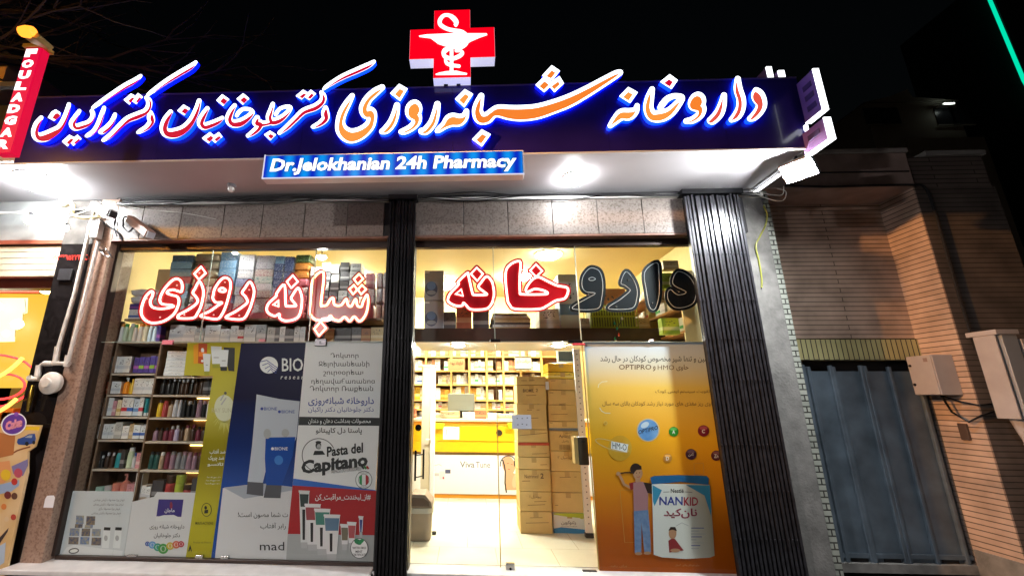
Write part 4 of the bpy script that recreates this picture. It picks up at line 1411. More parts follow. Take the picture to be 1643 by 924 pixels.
m_t1 = ramp_mat('print_white_tube', [(0, (0.42, 0.45, 0.52)), (0.5, (0.66, 0.68, 0.74)), (1, (0.52, 0.55, 0.64))], 'X', -3.1, -2.2)
p.poly(Q((262, 240), (350, 258), (345, 330), (285, 572), (228, 568), (245, 430)), m_t1)
p.poly(Q((350, 258), (424, 266), (412, 400), (345, 572), (318, 440), (335, 330)), m_t1)
m_dg = M('print_cap_grey', (0.09, 0.09, 0.11), 0.4)
p.poly(Q((228, 568), (288, 572), (286, 622), (224, 614)), m_dg)
m_bt = ramp_mat('print_blue_tube', [(0, (0.01, 0.06, 0.30)), (0.4, (0.03, 0.17, 0.60)), (1, (0.01, 0.07, 0.36))], 'X', -2.85, -2.3)
p.poly(Q((296, 402), (408, 400), (398, 470), (356, 582), (298, 580), (293, 480)), m_bt)
p.poly(Q((298, 580), (356, 582), (352, 630), (288, 628)), m_dg)
for x, y, mt in ((276, 288, m_navyink), (342, 299, m_navyink), (316, 438, m_whiteink)):
    a, b = c2(x, y), c2(x + 58, y + 12)
    p.ell(a[0] + 2.5, a[1] + 2.6, 2.4, 2.4, mt)
    p.text('BIONE', a[0] + 6, b[0] + 2, a[1], b[1], mt, 0.008)
p.ell(*c2(302, 388), 6, 8, m_lgrey).ell(*c2(370, 385), 6, 6.5, m_lgrey).ell(*c2(345, 487), 7, 7.5, M('print_blue_soft', (0.04, 0.2, 0.62), 0.4))
a, b = c2(192, 682), c2(380, 706); p.text('ت شما مصون است!', a[0], b[0], a[1], b[1], m_ink, 0.004)
a, b = c2(276, 722), c2(372, 748); p.text('رابر آفتاب', a[0], b[0], a[1], b[1], m_ink, 0.004)
a, b = c2(274, 794), c2(366, 826); p.text('mad', a[0], b[0], a[1], b[1], m_ink, 0.0)
p.build(t)

# --- lime sunscreen poster, an L of a wide head and a narrow strip
m_lime = ramp_mat('lime_print', [(0, (0.42, 0.36, 0.015)), (0.22, (0.50, 0.44, 0.03)), (0.42, (0.26, 0.21, 0.006)), (0.52, (0.30, 0.25, 0.01)), (0.64, (0.52, 0.46, 0.08)), (0.8, (0.52, 0.46, 0.06)), (1, (0.50, 0.40, 0.02))], 'Z', 0.0, 2.15)
c1 = lambda x, y: (60 + x / 2.178, 500 + y / 2.178)
Q1 = lambda *a: [c1(*q) for q in a]
t, p = poster('lime yellow sunscreen poster with a white burst, narrow and tall behind the glass', [(301, 550), (391.5, 549), (341, 905), (296.5, 904), (341.5, 603), (295, 602)], m_lime, YP + 0.006)
m_wb = M('print_white_glow', (0.68, 0.68, 0.50), 0.4)
cxb, cyb = c1(653, 345)
for k in range(22):
    a = math.pi * (0.05 + 0.9 * k / 21) if k else 0.1
    L = random.uniform(28, 52)
    p.poly([(cxb - 2.2 * math.sin(a) * 0 - 2 + 0, cyb), (cxb + 2, cyb), (cxb + L * math.cos(a) * 0.40, cyb + L * math.sin(a))], M('print_ray', (0.60, 0.56, 0.16), 0.4), up=(k == 0))
p.ell(cxb, cyb - 4, 16, 21, m_wb)
p.ell(*c1(657, 284), 2.3, 2.3, m_greyink).line(Q1((640, 310), (652, 290)), 2, m_lgrey).line(Q1((642, 325), (660, 300)), 2, m_lgrey)
a, b = c1(605, 336), c1(686, 352); p.text('RAY SUN', a[0] + 2, b[0] - 4, a[1], b[1], M('print_gold_text', (0.50, 0.47, 0.30), 0.4))
p.poly(Q1((545, 118), (563, 110), (562, 180), (546, 182)), M('print_amber', (0.75, 0.30, 0.01), 0.4)).poly(Q1((563, 110), (594, 112), (590, 184), (561, 180)), M('print_orange_box', (0.50, 0.07, 0.01), 0.4))
p.ell(*c1(577, 135), 2.5, 4.0, m_whiteink).ell(*c1(576, 172), 2, 2, m_whiteink).poly(Q1((564, 140), (592, 142), (591, 158), (563, 156)), M('print_flame', (0.85, 0.22, 0.02), 0.4))
m_tw = M('print_tube_bright', (0.74, 0.75, 0.78), 0.4)
p.poly(Q1((650, 124), (690, 126), (688, 208), (668, 206)), m_ink)
for x0, y0, x1, y1 in ((606, 120, 644, 196), (578, 146, 606, 222), (634, 132, 668, 206)):
    p.poly(Q1((x0, y0), (x1, y0 + 2), (x1 - 5, y1 - 14), (x0 + 5, y1 - 14)), m_tw)
    p.poly(Q1((x0 + 5, y1 - 14), (x1 - 5, y1 - 14), (x1 - 6, y1), (x0 + 6, y1)), m_ink if x0 > 630 else M('print_olive', (0.35, 0.35, 0.03), 0.4))
    p.poly(Q1((x0 + 10, (y0 + y1) / 2), (x1 - 10, (y0 + y1) / 2), (x1 - 10, (y0 + y1) / 2 + 4), (x0 + 10, (y0 + y1) / 2 + 4)), m_lgrey)
for s_, x0, x1, y0, y1 in (('ضد آفتاب', 602, 657, 480, 498), ('ضد چروک', 598, 652, 502, 522), ('تانسو', 594, 650, 526, 540)):
    a, b = c1(x0, y0), c1(x1, y1); p.text(s_, a[0], b[0], a[1], b[1], m_whiteink, 0.014)
for k in range(3):
    a, b = c1(592 - k * 3, 574 + k * 11), c1(640 - k * 2, 582 + k * 11); p.text('با جذب سریع و بافت سبک', a[0], b[0], a[1], b[1], m_whiteink)
p.ell(*c1(591, 691), 8.2, 11, m_ink).ell(*c1(591, 691), 7.2, 10, m_lime).ell(*c1(588, 684), 2.2, 3, m_ink).poly(Q1((584, 692), (597, 690), (596, 703), (583, 704)), m_ink)
a, b = c1(552, 733), c1(614, 743); p.text('MULTI-ACTIONS', a[0], b[0], a[1], b[1], M('print_dark_olive', (0.12, 0.10, 0.01), 0.4), 0.012)
p.poly(Q1((534, 813), (540, 836), (537, 836), (534, 826), (531, 836), (527, 836)), m_ink)
a, b = c1(545, 802), c1(606, 808); p.text('Produit de France', a[0], b[0], a[1], b[1], M('print_dark_olive2', (0.12, 0.10, 0.01), 0.4))
p.build(t)

# --- two paper posters at the bottom of the left window
t, p = poster('pale poster with a pyramid of blue photographs at the bottom left of the window', [(114, 787), (214.5, 788), (197.5, 898), (92.5, 894)], M('poster_blue_white', (0.60, 0.62, 0.66), 0.45), YP + 0.008)
c5 = lambda x, y: (90 + x / 4.4, 690 + y / 4.4)
m_ph = M('print_photo_blue', (0.06, 0.16, 0.42), 0.4, col2=(0.45, 0.38, 0.22), scale=30, coord='Object')
m_ph2 = M('print_photo_dark', (0.03, 0.05, 0.14), 0.4, col2=(0.30, 0.22, 0.12), scale=40)
for x, y, w_, h_, mt in ((142, 600, 56, 60, m_ph), (215, 605, 62, 62, m_ph2), (135, 660, 54, 28, m_ph2), (205, 665, 56, 26, m_ph), (98, 690, 68, 55, m_ph), (182, 692, 60, 55, m_ph2), (255, 695, 62, 52, m_ph), (90, 752, 70, 52, m_ph2), (172, 752, 64, 52, m_ph), (252, 755, 68, 56, m_ph2)):
    p.poly([c5(x, y), c5(x + w_, y + 1), c5(x + w_ - 4, y + h_), c5(x - 4, y + h_ - 1)], mt)
p.poly([c5(75, 825), c5(130, 806), c5(300, 830), c5(470, 850), c5(468, 902), c5(20, 898)], M('print_paper_swoosh', (0.74, 0.74, 0.78), 0.4))
for x in (325, 405):
    p.poly([c5(x + 12, 680), c5(x + 62, 682), c5(x + 46, 832), c5(x - 4, 828)], m_tw)
    p.poly([c5(x + 14, 682), c5(x + 60, 684), c5(x + 57, 706), c5(x + 11, 704)], m_ink)
    p.ell(*c5(x + 26, 760), 3, 4.5, m_lgrey)
p.ell(*c5(125, 850), 8.5, 4.6, m_greyink, rot=-0.15).ell(*c5(125, 850), 6.5, 2.8, m_whiteink, rot=-0.15)
for k, (x0, x1) in enumerate(((265, 482), (262, 475), (300, 450), (250, 455))):
    a, b = c5(x0, 480 + k * 31), c5(x1, 502 + k * 31)
    p.text('فروش ویژه محصولات آرایشی بهداشتی'[: (33, 30, 22, 33)[k]], a[0], b[0], a[1], b[1], m_greyink)
p.build(t)
t, p = poster('white poster with a purple card and a row of coloured dots, cut corner, left window', [(206, 806), (226, 801), (247, 796.5), (252, 789), (314, 790), (300, 901), (199, 899)], M('poster_white_soft', (0.66, 0.65, 0.68), 0.45), YP + 0.012)
m_pur = M('print_deep_purple', (0.045, 0.03, 0.20), 0.4)
p.poly([c5(724, 486), c5(900, 488), c5(884, 610), c5(708, 606)], m_pur)
p.ell(*c5(812, 530), 2.2, 6, M('print_maroon', (0.25, 0.03, 0.06), 0.4))
p.poly([c5(704, 612), c5(760, 598), c5(830, 596), c5(884, 622), c5(884, 640), c5(704, 640)], M('print_cloud', (0.70, 0.70, 0.72), 0.4))
a, b = c5(766, 550), c5(836, 584); p.text('ماجان', a[0], b[0], a[1], b[1], m_whiteink, 0.02)
a, b = c5(660, 664), c5(905, 700); p.text('داروخانه شبانه روزی', a[0], b[0], a[1], b[1], m_ink, 0.01)
a, b = c5(690, 724), c5(874, 762); p.text('دکتر جلوخانیان', a[0], b[0], a[1], b[1], m_ink, 0.01)
for (x, y, r, c) in ((645, 800, 17, (0.03, 0.08, 0.35)), (680, 808, 26, (0.12, 0.30, 0.60)), (717, 824, 28, (0.03, 0.28, 0.22)), (756, 835, 36, (0.05, 0.28, 0.05)), (805, 815, 27, (0.55, 0.40, 0.04)), (848, 806, 27, (0.55, 0.12, 0.06)), (882, 802, 22, (0.42, 0.03, 0.05))):
    m_c = M('print_dot', c, 0.35)
    a = c5(x, y)
    p.ell(a[0], a[1], r / 4.4, r / 4.4, m_c).ell(a[0], a[1], r / 7.5, r / 7.5, M('print_dot_pale', tuple(0.4 + 0.5 * q for q in c), 0.35)).ell(a[0], a[1], r / 13, r / 9, m_c)
p.build(t)
# small leaning leaflet between them
t, p = poster('narrow white and red leaflet leaning between two posters at the window foot', [(212, 822), (221, 823), (206, 887), (197, 886)], m_pap, YP + 0.016, 'leaflet', 'leaflet')
p.poly([(216, 824), (221, 823.5), (208, 880), (204, 880)], M('print_wine', (0.30, 0.03, 0.06), 0.4)).poly([(211, 822), (216, 822), (215, 828), (210, 828)], m_ink)
p.build(t)

# --- orange milk powder poster on the right pane
m_or = ramp_mat('orange_print', [(0, (0.40, 0.075, 0.003)), (0.16, (0.55, 0.12, 0.004)), (0.32, (0.76, 0.25, 0.010)), (0.55, (0.80, 0.40, 0.02)), (0.78, (0.72, 0.50, 0.11)), (0.88, (0.58, 0.55, 0.44)), (1, (0.48, 0.56, 0.72))], 'Z', 0.0, 2.15)
t, p = poster('large orange milk powder poster with a girl beside a blue lidded tin', [(937, 549), (1165, 549), (1190, 921), (962, 919)], m_or, YP)
c4 = lambda x, y: (900 + x / 2.344, 530 + y / 2.344)
Q4 = lambda *a: [c4(*q) for q in a]
m_bt2 = M('print_brown_text', (0.10, 0.05, 0.02), 0.5)
a, b = c4(148, 95), c4(560, 122); p.text('اولین و تنها شیر مخصوص کودکان در حال رشد', a[0], b[0], a[1], b[1], m_ink, 0.012)
a, b = c4(434, 128), c4(480, 152); p.text('حاوی', a[0], b[0], a[1], b[1], m_bt2, 0.014)
a, b = c4(364, 130), c4(426, 148); p.text('HMO', a[0], b[0], a[1], b[1], m_bt2, 0.0)
a, b = c4(346, 134), c4(356, 153); p.text('و', a[0], b[0], a[1], b[1], m_bt2, 0.014)
a, b = c4(218, 128), c4(340, 147); p.text('OPTIPRO', a[0], b[0], a[1], b[1], m_bt2, 0.012)
a, b = c4(354, 222), c4(560, 240); p.text('تقویت سیستم ایمنی کودک', a[0], b[0], a[1], b[1], m_bt2)
a, b = c4(156, 266), c4(580, 286); p.text('حاوی ریز مغذی های مورد نیاز رشد کودکان بالای سه سال', a[0], b[0], a[1], b[1], m_bt2)
p.line(Q4((140, 215), (142, 203), (155, 193), (175, 191)), 1.3, m_wb).line(Q4((146, 290), (152, 302), (166, 310), (186, 311)), 1.3, m_wb)
for s_, x0, x1, y0, y1 in (('برای رشد', 186, 248, 880, 890), ('برای کودکان بالای ۳ سال', 430, 520, 878, 886)):
    a, b = c4(x0, y0), c4(x1, y1); p.text(s_, a[0], b[0], a[1], b[1], M('print_pale_orange', (0.5, 0.25, 0.1), 0.4))
m_ob = M('print_ball_blue', (0.08, 0.26, 0.66), 0.35, col2=(0.20, 0.42, 0.80), scale=9)
p.ell(*c4(328, 374), 18.5, 18.8, M('print_halo', (0.62, 0.52, 0.30), 0.4)).ell(*c4(328, 374), 16.6, 17, m_ob).ell(*c4(316, 355), 7, 4.5, M('print_shine', (0.5, 0.68, 0.88), 0.3), rot=-0.5)
a, b = c4(291, 366), c4(365, 384); p.text('OPTIPRO', a[0], b[0], a[1] + 4, b[1] + 3, m_ink, 0.016, slope=-0.26)
m_gold2 = M('print_ball_gold', (0.55, 0.27, 0.015), 0.35, col2=(0.72, 0.42, 0.05), scale=6)
p.ell(*c4(222, 442), 19, 20.5, m_gold2)
p.line([c4(192 + 62 * math.cos(i * .3), 432 + 16 * math.sin(i * .3) + 20 * math.cos(i * .3)) for i in range(21)], 1.0, M('print_ring', (0.66, 0.50, 0.25), 0.4), closed=True)
p.poly(Q4((190, 416), (254, 428), (248, 458), (188, 444)), m_whiteink)
a, b = c4(194, 424), c4(247, 448); p.text('HM-O', a[0], b[0], a[1] - 2, b[1] - 2, m_ink, 0.0, slope=0.16)
for x, y, r, c, s_ in ((424, 380, 18, (0.03, 0.24, 0.03), 'A'), (536, 377, 21, (0.20, 0.015, 0.03), 'C'), (401, 479, 16, (0.55, 0.26, 0.05), 'D'), (489, 465, 20, (0.06, 0.02, 0.05), 'آهن'), (584, 470, 19, (0.10, 0.02, 0.03), 'Zn')):
    q = c4(x, y)
    p.ell(q[0], q[1], r / 2.3, r / 2.3, M('print_ball', c, 0.35)).ell(q[0], q[1] - r / 4.6, r / 3.2, r / 7, M('print_ball_shine', tuple(min(1, v * 1.8 + 0.06) for v in c), 0.3))
    p.text(s_, q[0] - 2.4 * len(s_) ** .5, q[0] + 2.4 * len(s_) ** .5, q[1] - 2.2, q[1] + 3.6, m_whiteink, 0.014)
p.ell(*c4(168, 348), 3, 3, M('print_ring2', (0.66, 0.5, 0.15), 0.4)).ell(*c4(168, 348), 2.1, 2.1, m_gold2)
for q in (Q4((222, 600), (330, 598), (330, 795), (240, 796)), Q4((500, 500), (535, 498), (538, 540), (503, 542))):
    p.line(q, 0.9, M('print_frame', (0.58, 0.30, 0.07), 0.4), closed=True)
# girl
m_skin = M('print_skin', (0.52, 0.27, 0.15), 0.5); m_hair = M('print_hair', (0.03, 0.012, 0.008), 0.5)
m_shirt = M('print_pink_shirt', (0.42, 0.20, 0.22), 0.5); m_sleeve = M('print_red_sleeve', (0.30, 0.025, 0.03), 0.5)
m_jean = M('print_jeans', (0.12, 0.20, 0.40), 0.5, col2=(0.22, 0.32, 0.52), scale=25)
p.line(Q4((212, 538), (240, 534), (272, 534)), 2.2, m_hair)
p.ell(*c4(281, 520), 8.8, 9.0, m_hair).ell(*c4(289, 536), 7.6, 10.4, m_skin).poly(Q4((264, 520), (278, 506), (302, 508), (304, 522), (284, 524), (272, 540)), m_hair)
p.ell(*c4(284, 535), 0.9, 0.7, m_hair).ell(*c4(296, 534), 0.9, 0.7, m_hair).line(Q4((285, 549), (291, 552), (297, 548)), 1.0, M('print_lip', (0.45, 0.10, 0.08), 0.5))
p.poly(Q4((281, 558), (298, 558), (300, 574), (278, 574)), m_skin)
p.line(Q4((262, 590), (238, 578), (222, 545)), 4.0, m_skin).ell(*c4(216, 538), 3.6, 3.2, m_skin)
p.poly(Q4((256, 574), (282, 568), (280, 592), (262, 600)), m_sleeve).poly(Q4((272, 572), (306, 568), (328, 580), (327, 676), (274, 680)), m_shirt)
p.poly(Q4((310, 570), (352, 576), (356, 618), (326, 610)), m_hair)
p.poly(Q4((274, 678), (328, 674), (336, 760), (338, 832), (314, 834), (303, 720), (302, 836), (278, 836), (276, 760)), m_jean)
p.ell(*c4(292, 838), 5.8, 2.6, m_skin).ell(*c4(325, 836), 5.8, 2.6, m_skin)
# tin
m_tin = ramp_mat('print_tin', [(0, (0.42, 0.41, 0.42)), (0.2, (0.80, 0.79, 0.78)), (0.6, (0.82, 0.80, 0.76)), (1, (0.42, 0.34, 0.24))], 'X', 1.62, 2.35)
m_tinlid = M('print_tin_lid', (0.02, 0.13, 0.33), 0.35)
p.poly(Q4((342, 575), (560, 578), (578, 846), (560, 853), (470, 858), (380, 852), (349, 842)), m_tin)
p.poly(Q4((344, 580), (380, 600), (352, 660), (346, 640)), M('print_tin_blue', (0.05, 0.30, 0.50), 0.35)).poly(Q4((470, 580), (560, 582), (566, 700), (540, 620)), M('print_tin_blue2', (0.04, 0.24, 0.42), 0.35))
p.poly(Q4((336, 553), (350, 546), (440, 543), (548, 546), (556, 556), (554, 580), (450, 568), (342, 578)), m_tinlid)
a, b = c4(413, 594), c4(462, 610); p.text('Nestlé', a[0], b[0], a[1], b[1], m_ink, 0.018)
p.line(Q4((385, 607), (408, 606)), 0.8, m_greyink).line(Q4((468, 606), (494, 608)), 0.8, m_greyink)
a, b = c4(370, 624), c4(458, 656); p.text('NAN', a[0], b[0], a[1], b[1], m_navyink, 0.02)
a, b = c4(462, 626), c4(516, 658); p.text('KID', a[0], b[0], a[1], b[1], M('print_crimson', (0.42, 0.015, 0.04), 0.4), 0.02)
a, b = c4(386, 668), c4(512, 706); p.text('نان‌کید', a[0], b[0], a[1], b[1], M('print_crimson2', (0.30, 0.02, 0.06), 0.4), 0.022)
p.line(Q4((432, 735), (455, 722), (480, 734)), 0.8, m_lgrey)
p.ell(*c4(420, 762), 6.2, 9, m_skin).poly(Q4((404, 752), (412, 738), (430, 738), (437, 754), (420, 748)), m_hair).poly(Q4((404, 790), (416, 782), (428, 782), (462, 826), (408, 834)), m_sleeve).ell(*c4(430, 826), 8, 3, m_skin)
for k in range(8):
    p.line(Q4((490, 742 + k * 11), (490 + (48, 30, 55, 40, 20, 50, 34, 28)[k], 742 + k * 11)), 1.2, m_lgrey if k % 3 else m_navyink)
p.build(t)

# ================================================================== goods
ORD = ['first', 'second', 'third', 'fourth', 'fifth', 'sixth', 'seventh', 'eighth', 'ninth', 'tenth', 'eleventh', 'twelfth', 'thirteenth',
       'fourteenth', 'fifteenth', 'sixteenth', 'seventeenth', 'eighteenth', 'nineteenth', 'twentieth', 'twenty first', 'twenty second', 'twenty third',
       'twenty fourth', 'twenty fifth', 'twenty sixth', 'twenty seventh', 'twenty eighth', 'twenty ninth', 'thirtieth']
K = {}


def kc(name, base, accent=None, **k):
    if name not in K: K[name] = carton_mat(name, base, accent or base, **k)
    return K[name]


def km(name, col, rough=0.35):
    if name not in K: K[name] = M(name, col, rough)
    return K[name]


kc('white carton', (0.72, 0.72, 0.73), (0.55, 0.57, 0.62)); kc('grey carton', (0.42, 0.44, 0.45), (0.60, 0.61, 0.62)); kc('pale blue carton', (0.50, 0.60, 0.72), (0.12, 0.25, 0.50))
kc('white and red carton', (0.72, 0.70, 0.70), (0.50, 0.03, 0.05)); kc('white and green carton', (0.70, 0.72, 0.68), (0.06, 0.38, 0.12)); kc('white and blue carton', (0.70, 0.72, 0.75), (0.04, 0.12, 0.45))
kc('orange carton', (0.62, 0.30, 0.03), (0.72, 0.55, 0.15)); kc('yellow carton', (0.75, 0.55, 0.05), (0.80, 0.70, 0.35)); kc('brown carton', (0.30, 0.13, 0.06), (0.40, 0.25, 0.12)); kc('red brown carton', (0.35, 0.10, 0.06), (0.55, 0.30, 0.2))
kc('dark carton', (0.05, 0.045, 0.05), (0.25, 0.24, 0.25)); kc('purple carton', (0.07, 0.04, 0.25), (0.35, 0.10, 0.40)); kc('violet and green carton', (0.08, 0.05, 0.28), (0.25, 0.42, 0.05)); kc('pink carton', (0.62, 0.28, 0.32), (0.7, 0.5, 0.5)); kc('tan carton', (0.48, 0.36, 0.20), (0.60, 0.50, 0.35)); kc('cream carton', (0.72, 0.66, 0.48), (0.55, 0.40, 0.15)); kc('lime carton', (0.35, 0.50, 0.05), (0.6, 0.65, 0.3)); kc('teal carton', (0.03, 0.22, 0.24), (0.5, 0.55, 0.55)); kc('dark grey carton', (0.12, 0.12, 0.14), (0.42, 0.42, 0.44))
kc('blue floral', (0.22, 0.40, 0.62), floral=2.2, fl=(0.52, 0.65, 0.74)); kc('white floral', (0.66, 0.66, 0.72), floral=2.6, fl=(0.22, 0.22, 0.34)); kc('cream wrapped', (0.66, 0.60, 0.44), floral=1.5, fl=(0.50, 0.42, 0.28)); kc('navy floral', (0.06, 0.09, 0.24), floral=2.2, fl=(0.42, 0.50, 0.70)); kc('lilac floral', (0.40, 0.44, 0.66), floral=2.4, fl=(0.12, 0.14, 0.35)); kc('red and white patterned', (0.68, 0.62, 0.62), floral=3.0, fl=(0.30, 0.03, 0.08)); kc('teal floral', (0.62, 0.68, 0.68), floral=2.4, fl=(0.05, 0.30, 0.32)); kc('orange wrapped', (0.55, 0.22, 0.04), floral=1.6, fl=(0.42, 0.13, 0.02)); kc('pink wrapped', (0.58, 0.16, 0.20), floral=1.4, fl=(0.48, 0.10, 0.14)); kc('green and black floral', (0.04, 0.07, 0.03), floral=2.4, fl=(0.20, 0.30, 0.05)); kc('pale teal', (0.24, 0.36, 0.42), floral=1.6, fl=(0.32, 0.45, 0.50))
for n_, c_ in (('white', (0.74, 0.74, 0.74)), ('pale blue', (0.52, 0.64, 0.74)), ('pale green', (0.55, 0.66, 0.48)), ('cream', (0.70, 0.63, 0.45)), ('black', (0.012, 0.012, 0.013)), ('dark brown', (0.05, 0.025, 0.015)), ('maroon', (0.16, 0.03, 0.05)), ('teal', (0.03, 0.28, 0.34)), ('orange', (0.75, 0.28, 0.02)), ('yellow', (0.72, 0.48, 0.03)), ('green', (0.05, 0.35, 0.08)), ('silver', (0.52, 0.52, 0.56)), ('mauve', (0.30, 0.18, 0.24)), ('dark green', (0.02, 0.08, 0.07)), ('red', (0.42, 0.06, 0.06)), ('coral', (0.60, 0.22, 0.18)), ('tan', (0.42, 0.30, 0.20)), ('grey', (0.22, 0.22, 0.24)), ('lilac', (0.48, 0.40, 0.58)), ('lime', (0.42, 0.50, 0.06)), ('blue', (0.06, 0.12, 0.42)), ('mint', (0.42, 0.62, 0.52))):
    km(n_, c_)
_um = {}


def unit(kind, ma, mb_=None):
    """unit-sized goods, base at the origin: 1 wide, 1 deep, 1 high; meshes are shared by the copies"""
    k = (kind, ma, mb_)
    if k in _um: return _um[k]
    b = MB()
    mats = [K[ma], K[mb_] if mb_ else K[ma]]
    sm = True
    if kind == 'box':
        b.box(-0.5, 0.5, 0.0, 1.0, 0, 1); sm = False
        me = b.mesh('carton', mats, bevel=0.02, seg=1)
    elif kind == 'soft':
        vs = b
        n = 4
        for j in range(5):
            pass
        b.box(-0.5, 0.5, 0, 1, 0, 1)
        me = b.mesh('pack', mats, bevel=0.14, seg=3, smooth=True)
    else:
        r = 0.5
        prof = {'bottle': [(0.46, 0.0), (0.5, 0.02), (0.5, 0.60), (0.44, 0.70), (0.24, 0.76), (0.24, 0.79), (0.26, 0.79), (0.26, 0.98), (0.20, 1.0)],
                'shampoo': [(0.44, 0.0), (0.5, 0.03), (0.48, 0.50), (0.46, 0.72), (0.38, 0.80), (0.36, 0.82), (0.38, 0.82), (0.36, 0.97), (0.30, 1.0)],
                'spray': [(0.46, 0.0), (0.5, 0.02), (0.5, 0.72), (0.40, 0.80), (0.36, 0.805), (0.38, 0.81), (0.38, 0.82), (0.34, 0.96), (0.26, 1.0)],
                'jar': [(0.46, 0.0), (0.5, 0.04), (0.5, 0.62), (0.44, 0.66), (0.44, 0.68), (0.5, 0.68), (0.5, 0.7), (0.5, 0.96), (0.46, 1.0)],
                'pump': [(0.46, 0.0), (0.5, 0.03), (0.5, 0.62), (0.30, 0.70), (0.14, 0.74), (0.12, 0.76), (0.12, 0.78), (0.13, 0.90), (0.12, 0.92)],
                'tube': [(0.40, 0.0), (0.42, 0.02), (0.42, 0.16), (0.40, 0.18), (0.46, 0.2), (0.48, 0.3), (0.5, 0.5), (0.5, 0.9), (0.5, 1.0)]}[kind]
        n1 = {'tube': 4}.get(kind, 5)
        mt = [0] * n1 + [1] * (len(prof) - 1 - n1)
        if kind == 'tube': mt = [1] * 3 + [0] * (len(prof) - 4)
        b.lathe(prof, (0, 0.5, 0), 14, mats=mt)
        if kind == 'pump':
            b.box(-0.30, 0.12, 0.42, 0.58, 0.921, 1.0, 1)
        me = b.mesh(kind, mats, smooth=True)
    _um[k] = me
    return me


WORDS = {'box': ('carton', 'carton'), 'soft': ('soft_pack', 'pack'), 'bottle': ('bottle', 'bottle'), 'shampoo': ('shampoo_bottle', 'bottle'), 'spray': ('spray_can', 'spray can'), 'jar': ('cream_jar', 'jar'), 'pump': ('pump_bottle', 'bottle'), 'tube': ('lotion_tube', 'tube')}


def describe(kind, ma, mb_):
    w_ = {'box': '', 'soft': 'soft pack', 'bottle': 'bottle', 'shampoo': 'shampoo bottle', 'spray': 'spray can', 'jar': 'jar', 'pump': 'pump bottle', 'tube': 'upright tube'}[kind]
    s = ma
    if kind == 'box':
        s = ma if 'carton' in ma else ma + ' box'
        return s
    if mb_ and mb_ != ma: return f'{ma} {w_} with {mb_} cap'
    return f'{ma} {w_}'


def put(kind, ma, mb_, x, y, z, w_, d, h, label, group, rz=0.0, name=None, cat=None):
    o = bpy.data.objects.new(name or WORDS[kind][0], unit(kind, ma, mb_))
    COL.objects.link(o)
    o.location = (x, y, z)
    o.scale = (w_, d, h)
    o.rotation_euler = (0, 0, rz)
    return setp(o, label, cat or WORDS[kind][1], group)


def row(u0, u1, vb, vt, Y, items, place, group, depth=0.10, jit=0.004, gap=0.02):
    """goods side by side on one shelf: (kind, material, cap material, relative width, relative height)"""
    a, b = P(u0, vb, Y=Y), P(u1, vb, Y=Y)
    H = P((u0 + u1) / 2, vt, Y=Y).z - P((u0 + u1) / 2, vb, Y=Y).z
    z = (a.z + b.z) / 2 + 0.002
    tot = sum(i[3] for i in items)
    x = a.x
    W = b.x - a.x
    for n, (kind, ma, mb_, rw, rh) in enumerate(items):
        w_ = W * rw / tot
        ww = w_ * (1 - gap)
        dd = min(depth, ww) if kind not in ('box', 'soft') else depth
        lab = f'{describe(kind, ma, mb_)}, {ORD[n]} from left {place}'
        put(kind, ma, mb_, x + w_ / 2, Y + random.uniform(0, jit * 3), z, ww, dd, H * rh * random.uniform(0.985, 1.0), lab, group, rz=random.uniform(-0.03, 0.03) if kind != 'box' else random.uniform(-0.015, 0.015))
        x += w_
    return z


# ================================================================== display shelving in the left window
m_shelf = M('shelf_oak_brown', (0.20, 0.125, 0.08), 0.5, var=0.25, scale=12)
m_shelfpale = M('shelf_pale', (0.50, 0.42, 0.34), 0.45, var=0.1, scale=8)
YS = 0.22
sh = thing('display_shelf', 'brown wooden display shelving standing behind the left shop window', 'shelf', (-2.6, YS, 0))
LB = [(548, 'top'), (599, 'second'), (633, 'third'), (668, 'fourth'), (705, 'fifth'), (752, 'sixth'), (803, 'lowest')]
RB = [(548, 'top'), (604, 'second'), (633.5, 'third'), (670, 'fourth'), (708, 'fifth'), (754, 'sixth'), (805, 'lowest')]
xd = P(245, 640, Y=YS).x
xl, xr = -4.07, -0.98
for v, _ in LB:
    z = P(200, v, Y=YS).z
    MB().box(xl, xd - 0.012, YS - 0.02, YS + 0.36, z - 0.022, z).build('shelf_board', m_shelfpale, sh, bevel=0.002, seg=1)
for v, _ in RB:
    z = P(300, v, Y=YS).z
    MB().box(xd + 0.012, xr, YS - 0.02, YS + 0.36, z - 0.022, z).build('shelf_board', m_shelfpale, sh, bevel=0.002, seg=1)
zu = P(250, 511, Y=YS).z
MB().box(xl, xr, YS + 0.01, YS + 0.40, zu - 0.025, zu).build('shelf_board', m_shelf, sh, bevel=0.002, seg=1)
for x in (xl + 0.001, xd, -1.85, xr):
    MB().box(x - 0.010, x + 0.010, YS - 0.018, YS + 0.38, 0.0, P(200, 548, Y=YS).z - 0.023).build('upright', m_shelf, sh)
MB().box(xl, xd, YS + 0.361, YS + 0.38, 0, zu - 0.026).build('back_panel', M('back_panel_umber', (0.16, 0.08, 0.05), 0.5, var=0.2, scale=6), sh)
MB().box(xd + .0005, -1.8505, YS + 0.361, YS + 0.38, 0, zu - 0.026).build('back_panel', M('back_panel_tan', (0.20, 0.11, 0.06), 0.5, var=0.2, scale=6), sh)
MB().box(-1.85, xr, YS + 0.361, YS + 0.38, 0, zu - 0.026).build('back_panel', m_darkbrown, sh)
MB().box(xl, xr, YS, YS + 0.36, -0.003, 0.05).build('base', m_shelf, sh)
MB().box(-4.299, -4.082, YS + 0.03, YS + 0.045, 0, zu - .03).build('side_filler', m_shelf, sh)
MB().box(-4.08, -3.78, YS + 0.42, YS + 0.44, zu, 3.2).build('side_cladding', M('tan_board', (0.42, 0.31, 0.20), 0.5, var=0.1, scale=5), sh)

